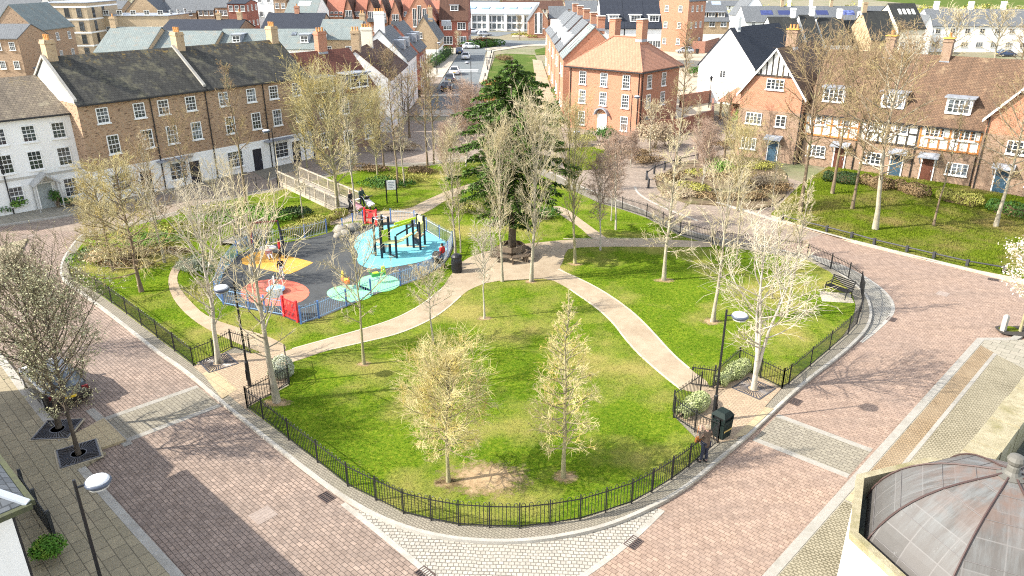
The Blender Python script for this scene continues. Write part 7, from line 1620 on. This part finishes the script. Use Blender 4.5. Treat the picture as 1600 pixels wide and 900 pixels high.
def person(label, x, y, rz, H_, top, legs, hair, pose='stand', coat=False, shoe=None, z0=.13, hood=None, group=None, arms=None):
    """faces +x of its own frame"""
    t = thing('person', label, 'person', (x, y, z0), rz, group); s = H_ / 1.7; t.scale = (s, s, s)
    if pose == 'sit':
        hz = .22; hipz = hz; J = {'hip': (0, 0, hz), 'waist': (-.03, 0, hz + .2), 'chest': (-.04, 0, hz + .42), 'neck': (-.02, 0, hz + .58), 'head': (.02, 0, hz + .70), 'crown': (.02, 0, hz + .84)}
        legs_j = lambda q: [(0.02, q * .09, hz), (.42, q * .14, hz + .12), (.78, q * .14, .07), (.9, q * .15, .05)]
        base = hz + .5
    elif pose == 'walk':
        J = {'hip': (0, 0, .90), 'waist': (.01, 0, 1.08), 'chest': (.03, 0, 1.28), 'neck': (.05, 0, 1.45), 'head': (.08, 0, 1.56), 'crown': (.08, 0, 1.68)}
        legs_j = lambda q: [(0, q * .09, .88), (.10 if q > 0 else .02, q * .10, .48), (.24 if q > 0 else -.26, q * .10, .09), (.38 if q > 0 else -.14, q * .11, .04)]
        base = 1.38
    else:
        J = {'hip': (0, 0, .90), 'waist': (0, 0, 1.08), 'chest': (0, 0, 1.28), 'neck': (.01, 0, 1.45), 'head': (.04, 0, 1.56), 'crown': (.03, 0, 1.68)}
        legs_j = lambda q: [(0, q * .09, .88), (.03, q * .10, .47), (-.02 + (.1 if q > 0 else 0), q * .11, .09), (.13 + (.1 if q > 0 else 0), q * .12, .04)]
        base = 1.38
    def arm_j(q):
        if arms == 'camera': return [(0, q * .18, base), (.05, q * .28, base - .24), (.27, q * .10, base - .05), (.33, q * .05, base + .05)]
        if arms == 'push': return [(.02, q * .18, base), (.05, q * .25, base - .26), (.33, q * .22, base - .36), (.41, q * .21, base - .36)]
        return [(0, q * .18, base), (-.02, q * .25, base - .28), (.08, q * .26, base - .52), (.12, q * .26, base - .60)]
    V, E, R = [], [], []
    def add(p, r, par=None): V.append(p); R.append(r); (E.append((par, len(V) - 1)) if par is not None else None); return len(V) - 1
    hip = add(J['hip'], .10); wa = add(J['waist'], .085, hip); ch = add(J['chest'], .095, wa); nk = add(J['neck'], .05, ch); hd = add(J['head'], .088, nk); add(J['crown'], .062, hd)
    hands = []
    for q in (-1, 1):
        a = arm_j(q); i = add(a[0], .045, ch); i = add(a[1], .038, i); i = add(a[2], .03, i); k = add(a[3], .034, i); hands.append((k, a[2], a[3]))
        l = legs_j(q); i = add(l[0], .085, hip); i = add(l[1], .058, i); i = add(l[2], .04, i); add(l[3], .035, i)
    for k, w_, p in hands:
        d = (Vector(p) - Vector(w_)).normalized(); sd = d.cross(Vector((0, 0, 1)))
        if sd.length < .1: sd = Vector((0, 1, 0))
        sd.normalize()
        for j, ln in enumerate((.075, .085, .08, .065)):
            b = Vector(p) + sd * (j - 1.5) * .02 + d * .03; m_ = add(tuple(b), .009, k); m2 = add(tuple(b + d * ln * .55), .008, m_); add(tuple(b + d * ln + Vector((0, 0, -.02))), .0075, m2)
        b = Vector(p) - sd * .045; m_ = add(tuple(b), .010, k); add(tuple(b + d * .05 - sd * .015), .008, m_)
    body = skin_mesh('body', V, E, R, M_skin, t)
    hx, hy, hz_ = J['head']
    f = MB(); f.box(hx + .088, 0, hz_ - .005, .03, .022, .04); f.build('nose', M_skin, t)
    f = MB()
    for q in (-1, 1): f.box(hx + .082, q * .032, hz_ + .025, .012, .02, .012)
    f.build('eyes', M_black, t); MB().box(hx + .08, 0, hz_ - .045, .012, .045, .01).build('mouth', plain('lips', (.35, .12, .1), .5), t)
    # clothes follow the body a little proud of it
    V2, E2, R2 = [], [], []
    def add2(p, r, par=None): V2.append(p); R2.append(r); (E2.append((par, len(V2) - 1)) if par is not None else None); return len(V2) - 1
    lo = add2(tuple(Vector(J['hip']) + Vector((0, 0, -.2 if coat else -.02))), (.185, .165) if coat else .135); wa = add2(J['waist'], (.165, .15) if coat else .125, lo); ch = add2(J['chest'], (.15, .165), wa); add2(tuple(Vector(J['neck']) + Vector((0, 0, -.035))), .085, ch)
    for q in (-1, 1): a = arm_j(q); i = add2(a[0], .088, ch); i = add2(a[1], .066, i); add2(tuple(Vector(a[1]).lerp(Vector(a[2]), .95)), .045, i)
    skin_mesh('coat' if coat else 'jacket', V2, E2, R2, top, t)
    V2, E2, R2 = [], [], []; hp = add2(J['hip'], .135)
    for q in (-1, 1): l = legs_j(q); i = add2(l[0], .098, hp); i = add2(l[1], .072, i); add2(tuple(Vector(l[1]).lerp(Vector(l[2]), .95)), .056, i)
    skin_mesh('trousers', V2, E2, R2, legs, t)
    for q in (-1, 1):
        l = legs_j(q); a, b = Vector(l[2]), Vector(l[3]); skin_mesh('shoe', [tuple(a + Vector((-.04, 0, -.03))), tuple(a.lerp(b, .6) + Vector((0, 0, -.01))), tuple(b + Vector((.05, 0, 0)))], [(0, 1), (1, 2)], [.066, .06, .05], shoe or M_black, t)
    c = Vector(J['head']); skin_mesh('hair', [tuple(c + Vector((-.045, 0, -.07))), tuple(c + Vector((-.05, 0, .02))), tuple(c + Vector((-.02, 0, .085))), tuple(c + Vector((.045, 0, .095)))], [(0, 1), (1, 2), (2, 3)], [.075, .102, .098, .06], hair, t)
    return t
H_blond = plain('blond_hair', (.42, .33, .22), .8); H_brown = plain('brown_hair', (.10, .06, .035), .7); H_dark = plain('dark_hair', (.03, .022, .018), .7); H_grey = plain('ginger_hair', (.35, .17, .08), .7)
F_brown = mottled('brown_tweed', (.07, .052, .038), (.12, .09, .068), None, 14); F_jean = plain('dark_jeans', (.02, .025, .045), .85); F_black = plain('black_cloth', (.02, .02, .022), .85); F_red = plain('red_cloth', (.5, .03, .03), .8); F_white = plain('white_cloth', (.7, .68, .66), .85); F_green = plain('dark_green_cloth', (.04, .07, .06), .85); F_lblue = plain('pale_jeans', (.3, .38, .5), .85); F_pink = plain('pink_cloth', (.6, .3, .32), .85)
p = person('fair haired person in a brown coat standing at the railing with an orange bag', *g(1099, 727), math.radians(118), 1.68, F_brown, F_jean, H_blond, 'stand', True, None, .115, arms='camera')
t = thing('shoulder_bag', 'small orange shoulder bag carried by the person in the brown coat', 'bag', (*(Vector(g(1093, 725)) + Vector((-.12, .1))), .95), math.radians(30)); MB().hexa([(-.14, -.05, 0), (.14, -.05, 0), (.14, .05, 0), (-.14, .05, 0), (-.12, -.04, .22), (.12, -.04, .22), (.12, .04, .22), (-.12, .04, .22)]).build('bag', plain('orange_leather', (.55, .2, .05), .5), t); MB().tube([(-.12, 0, .2), (-.06, .02, .5), (.06, .1, .62), (.12, 0, .2)], .012, 4).build('strap', plain('orange_leather', (.55, .2, .05), .5), t)
PG = 'people in the playground'
person('person in black by the bridge end pushing a pram', *g(549, 333), math.radians(-30), 1.7, F_black, F_black, H_brown, 'walk', arms='push')
person('person with reddish hair in a dark green coat pushing a pushchair', *g(566, 327), math.radians(-40), 1.68, F_green, F_jean, H_grey, 'walk', True, arms='push')
person('child in a red top standing by the basket swing', *g(439, 406), math.radians(200), 1.35, F_red, F_black, H_dark, group=PG)
person('child in pink sitting on the orange floor', *g(421, 405), math.radians(-60), 1.2, F_pink, F_white, H_brown, 'sit', group=PG, z0=.15)
person('child in a black top and white trousers walking towards the coral floor', *g(441, 436), math.radians(-70), 1.25, F_black, F_white, H_blond, 'walk', group=PG, shoe=F_pink)
person('person in a red jacket and pale jeans by the right playground fence', *g(692, 419), math.radians(150), 1.55, F_red, F_lblue, H_dark, 'stand', group=PG)
def pram(label, x, y, rz, c1, c2):
    t = thing('pushchair', label, 'pushchair', (x, y, .13), rz, 'pushchairs'); m = MB()
    for sy in (-.24, .24): m.tube([(-.45, sy, 1.02), (.05, sy, .5), (.42, sy, .15)], .018, 5).tube([(.2, sy, .62), (-.32, sy, .14)], .018, 5)
    m.tube([(-.45, -.24, 1.02), (-.45, .24, 1.02)], .02, 5); m.build('frame', M_gal, t)
    for sx, sy in ((.42, -.26), (.42, .26), (-.32, -.28), (-.32, .28)): MB().tube([(sx, sy - .025, .14), (sx, sy + .025, .14)], .14, 14).build('wheel', M_tyre, t)
    MB().hexa([(-.1, -.22, .42), (.36, -.22, .42), (.36, .22, .42), (-.1, .22, .42), (-.28, -.22, .85), (.42, -.22, .55), (.42, .22, .55), (-.28, .22, .85)]).build('seat', c2, t)
    m = MB(); pr = [(-.28 + .42 * (1 - math.cos(a)) * .9, .85 + .32 * math.sin(a)) for a in (0, .45, .9, 1.35, 1.8)]
    for (xa, za), (xb, zb) in zip(pr, pr[1:]): m.hexa([(xa, -.23, za - .03), (xb, -.23, zb - .03), (xb, .23, zb - .03), (xa, .23, za - .03), (xa, -.24, za), (xb, -.24, zb), (xb, .24, zb), (xa, .24, za)])
    m.build('hood', c1, t)
pram('pale pushchair held by the person in black', *g(559, 336), math.radians(-30), F_white, F_pink); pram('black and white pushchair held by the person in the green coat', *g(578, 331), math.radians(-40), F_black, F_white); pram('dark pushchair beside the person in the red jacket', *g(684, 424), 1.2, F_black, F_black)
# ------------------------------------------------------------------ grass blades on the lawn
rng = np.random.default_rng(3)
HARD = [chaikin(G((500,356),(530,341),(560,332),(600,333),(640,329),(662,317),(700,300),(760,282),(762,290),(702,312),(668,334),(640,345),(611,350),(589,351),(560,346),(530,353)), 1, True), chaikin(G((858,325),(885,345),(905,357),(926,378),(952,378),(930,362),(908,346),(880,325)), 1, True), G((440,276),(452,270),(560,326),(545,336)), G((1052,650),(1094,617),(1113,608),(1153,578),(1220,611),(1150,690),(1122,696)), chaikin(up, 1) + chaikin(lo, 1), PLAY, G((304,577),(340,556),(400,556),(446,552),(449,600),(425,619),(386,642),(400,655)), chaikin(G((455,548),(420,529),(380,518),(325,500),(297,474),(276,446),(280,424),(300,410),(296,405),(272,416),(262,440),(268,466),(288,492),(318,515),(360,535),(400,552),(425,560)), 2, True)]
def in_poly(P, poly):
    x, y = P[:, 0], P[:, 1]; r = np.zeros(len(P), bool); q = np.array([p[:2] for p in poly]); j = len(q) - 1
    for i in range(len(q)):
        c = ((q[i, 1] > y) != (q[j, 1] > y)) & (x < (q[j, 0] - q[i, 0]) * (y - q[i, 1]) / (q[j, 1] - q[i, 1] + 1e-12) + q[i, 0]); r ^= c; j = i
    return r
def blades(n, xr, yr, polys, no, z, hmin, hmax, wd, mat, name, label):
    P = np.stack([rng.uniform(*xr, n), rng.uniform(*yr, n)], 1); k = np.zeros(n, bool)
    for p in polys: k |= in_poly(P, p)
    for p in no: k &= ~in_poly(P, p)
    for (sx, sy, rx, ry) in SOILS: k &= (((P[:, 0] - sx) / rx) ** 2 + ((P[:, 1] - sy) / ry) ** 2 > rng.uniform(.25, 1.3, len(P)))
    P = P[k]; n = len(P); a = rng.uniform(0, 6.28, n); h = rng.uniform(hmin, hmax, n) * (1 + .5 * np.sin(P[:, 0] * 1.7) * np.sin(P[:, 1] * 1.3)); l = rng.uniform(0, .7, n) * h; b = rng.uniform(0, 6.28, n); w = rng.uniform(.5, 1, n) * wd
    v = np.zeros((n, 3, 3)); v[:, 0] = np.stack([P[:, 0] - np.cos(a) * w, P[:, 1] - np.sin(a) * w, np.full(n, z)], 1); v[:, 1] = np.stack([P[:, 0] + np.cos(a) * w, P[:, 1] + np.sin(a) * w, np.full(n, z)], 1); v[:, 2] = np.stack([P[:, 0] + np.cos(b) * l, P[:, 1] + np.sin(b) * l, z + h], 1)
    me = bpy.data.meshes.new(name); me.vertices.add(n * 3); me.vertices.foreach_set('co', v.ravel()); me.loops.add(n * 3); me.loops.foreach_set('vertex_index', np.arange(n * 3, dtype=np.int32)); me.polygons.add(n); me.polygons.foreach_set('loop_start', np.arange(0, n * 3, 3, dtype=np.int32)); me.polygons.foreach_set('loop_total', np.full(n, 3, dtype=np.int32)); me.update(); me.materials.append(mat)
    o = bpy.data.objects.new(name, me); C.objects.link(o); tag(o, label, None, None, 'stuff')
M_blade = turf('grass_blades', ((0.055, 0.125, 0.008), (0.15, 0.225, 0.018), (0.29, 0.32, 0.035)), (0.44, 0.34, 0.13), 0.74)
blades(420000, (-27, 20), (19, 72), [LAWN], HARD, .132, .03, .075, .014, M_blade, 'grass', 'short bright grass of the park lawns')
M_vbl = turf('verge_blades', ((0.04, 0.075, 0.006), (0.12, 0.17, 0.012), (0.24, 0.26, 0.03)), (0.26, 0.18, 0.08), 0.8)
blades(150000, (18, 60), (40, 75), [G((1225,345),(1330,377),(1415,398),(1510,419),(1600,436),(1700,440),(1700,325),(1600,310),(1480,285),(1380,262),(1300,258),(1250,290))], [], .1, .05, .16, .03, M_vbl, 'grass', 'rough tufted grass of the east verge')
# ------------------------------------------------------------------ light, sky, camera
w = bpy.data.worlds.new('World'); SC.world = w; w.use_nodes = True; nt = w.node_tree; bg = nt.nodes['Background']; sky = nt.nodes.new('ShaderNodeTexSky'); sky.sky_type = 'NISHITA'; sky.sun_disc = False
EL = math.radians(36.6); SHDIR = math.radians(11.8)
sky.sun_elevation = EL; sd = Vector((-math.cos(SHDIR), -math.sin(SHDIR))); sky.sun_rotation = math.atan2(sd.x, sd.y)
hs = nt.nodes.new('ShaderNodeHueSaturation'); hs.inputs['Saturation'].default_value = 0.45; nt.links.new(sky.outputs[0], hs.inputs['Color']); nt.links.new(hs.outputs[0], bg.inputs[0]); bg.inputs[1].default_value = 0.15
sun = bpy.data.lights.new('sun', 'SUN'); sun.energy = 3.3; sun.angle = math.radians(0.6); sun.color = (1, .94, .84); so = bpy.data.objects.new('sun', sun); C.objects.link(so)
so.rotation_euler = Vector((-sd.x * math.cos(EL), -sd.y * math.cos(EL), -math.sin(EL))).to_track_quat('-Z', 'Y').to_euler()
cam = bpy.data.cameras.new('camera'); cam.sensor_width = 36; cam.lens = FPX / 1600 * 36; cam.clip_end = 3000; co = bpy.data.objects.new('camera', cam); C.objects.link(co); co.location = (0, 0, CAM_H); co.rotation_euler = (PI / 2 - TH, 0, 0); SC.camera = co
SC.view_settings.view_transform = 'Standard'; SC.view_settings.look = 'None'; SC.view_settings.gamma = 1; SC.view_settings.exposure = 1.6
SC.cycles.use_adaptive_sampling = True; SC.cycles.max_bounces = 6; SC.cycles.use_denoising = False; SC.cycles.filter_width = 1.1; SC.cycles.adaptive_threshold = 0.02
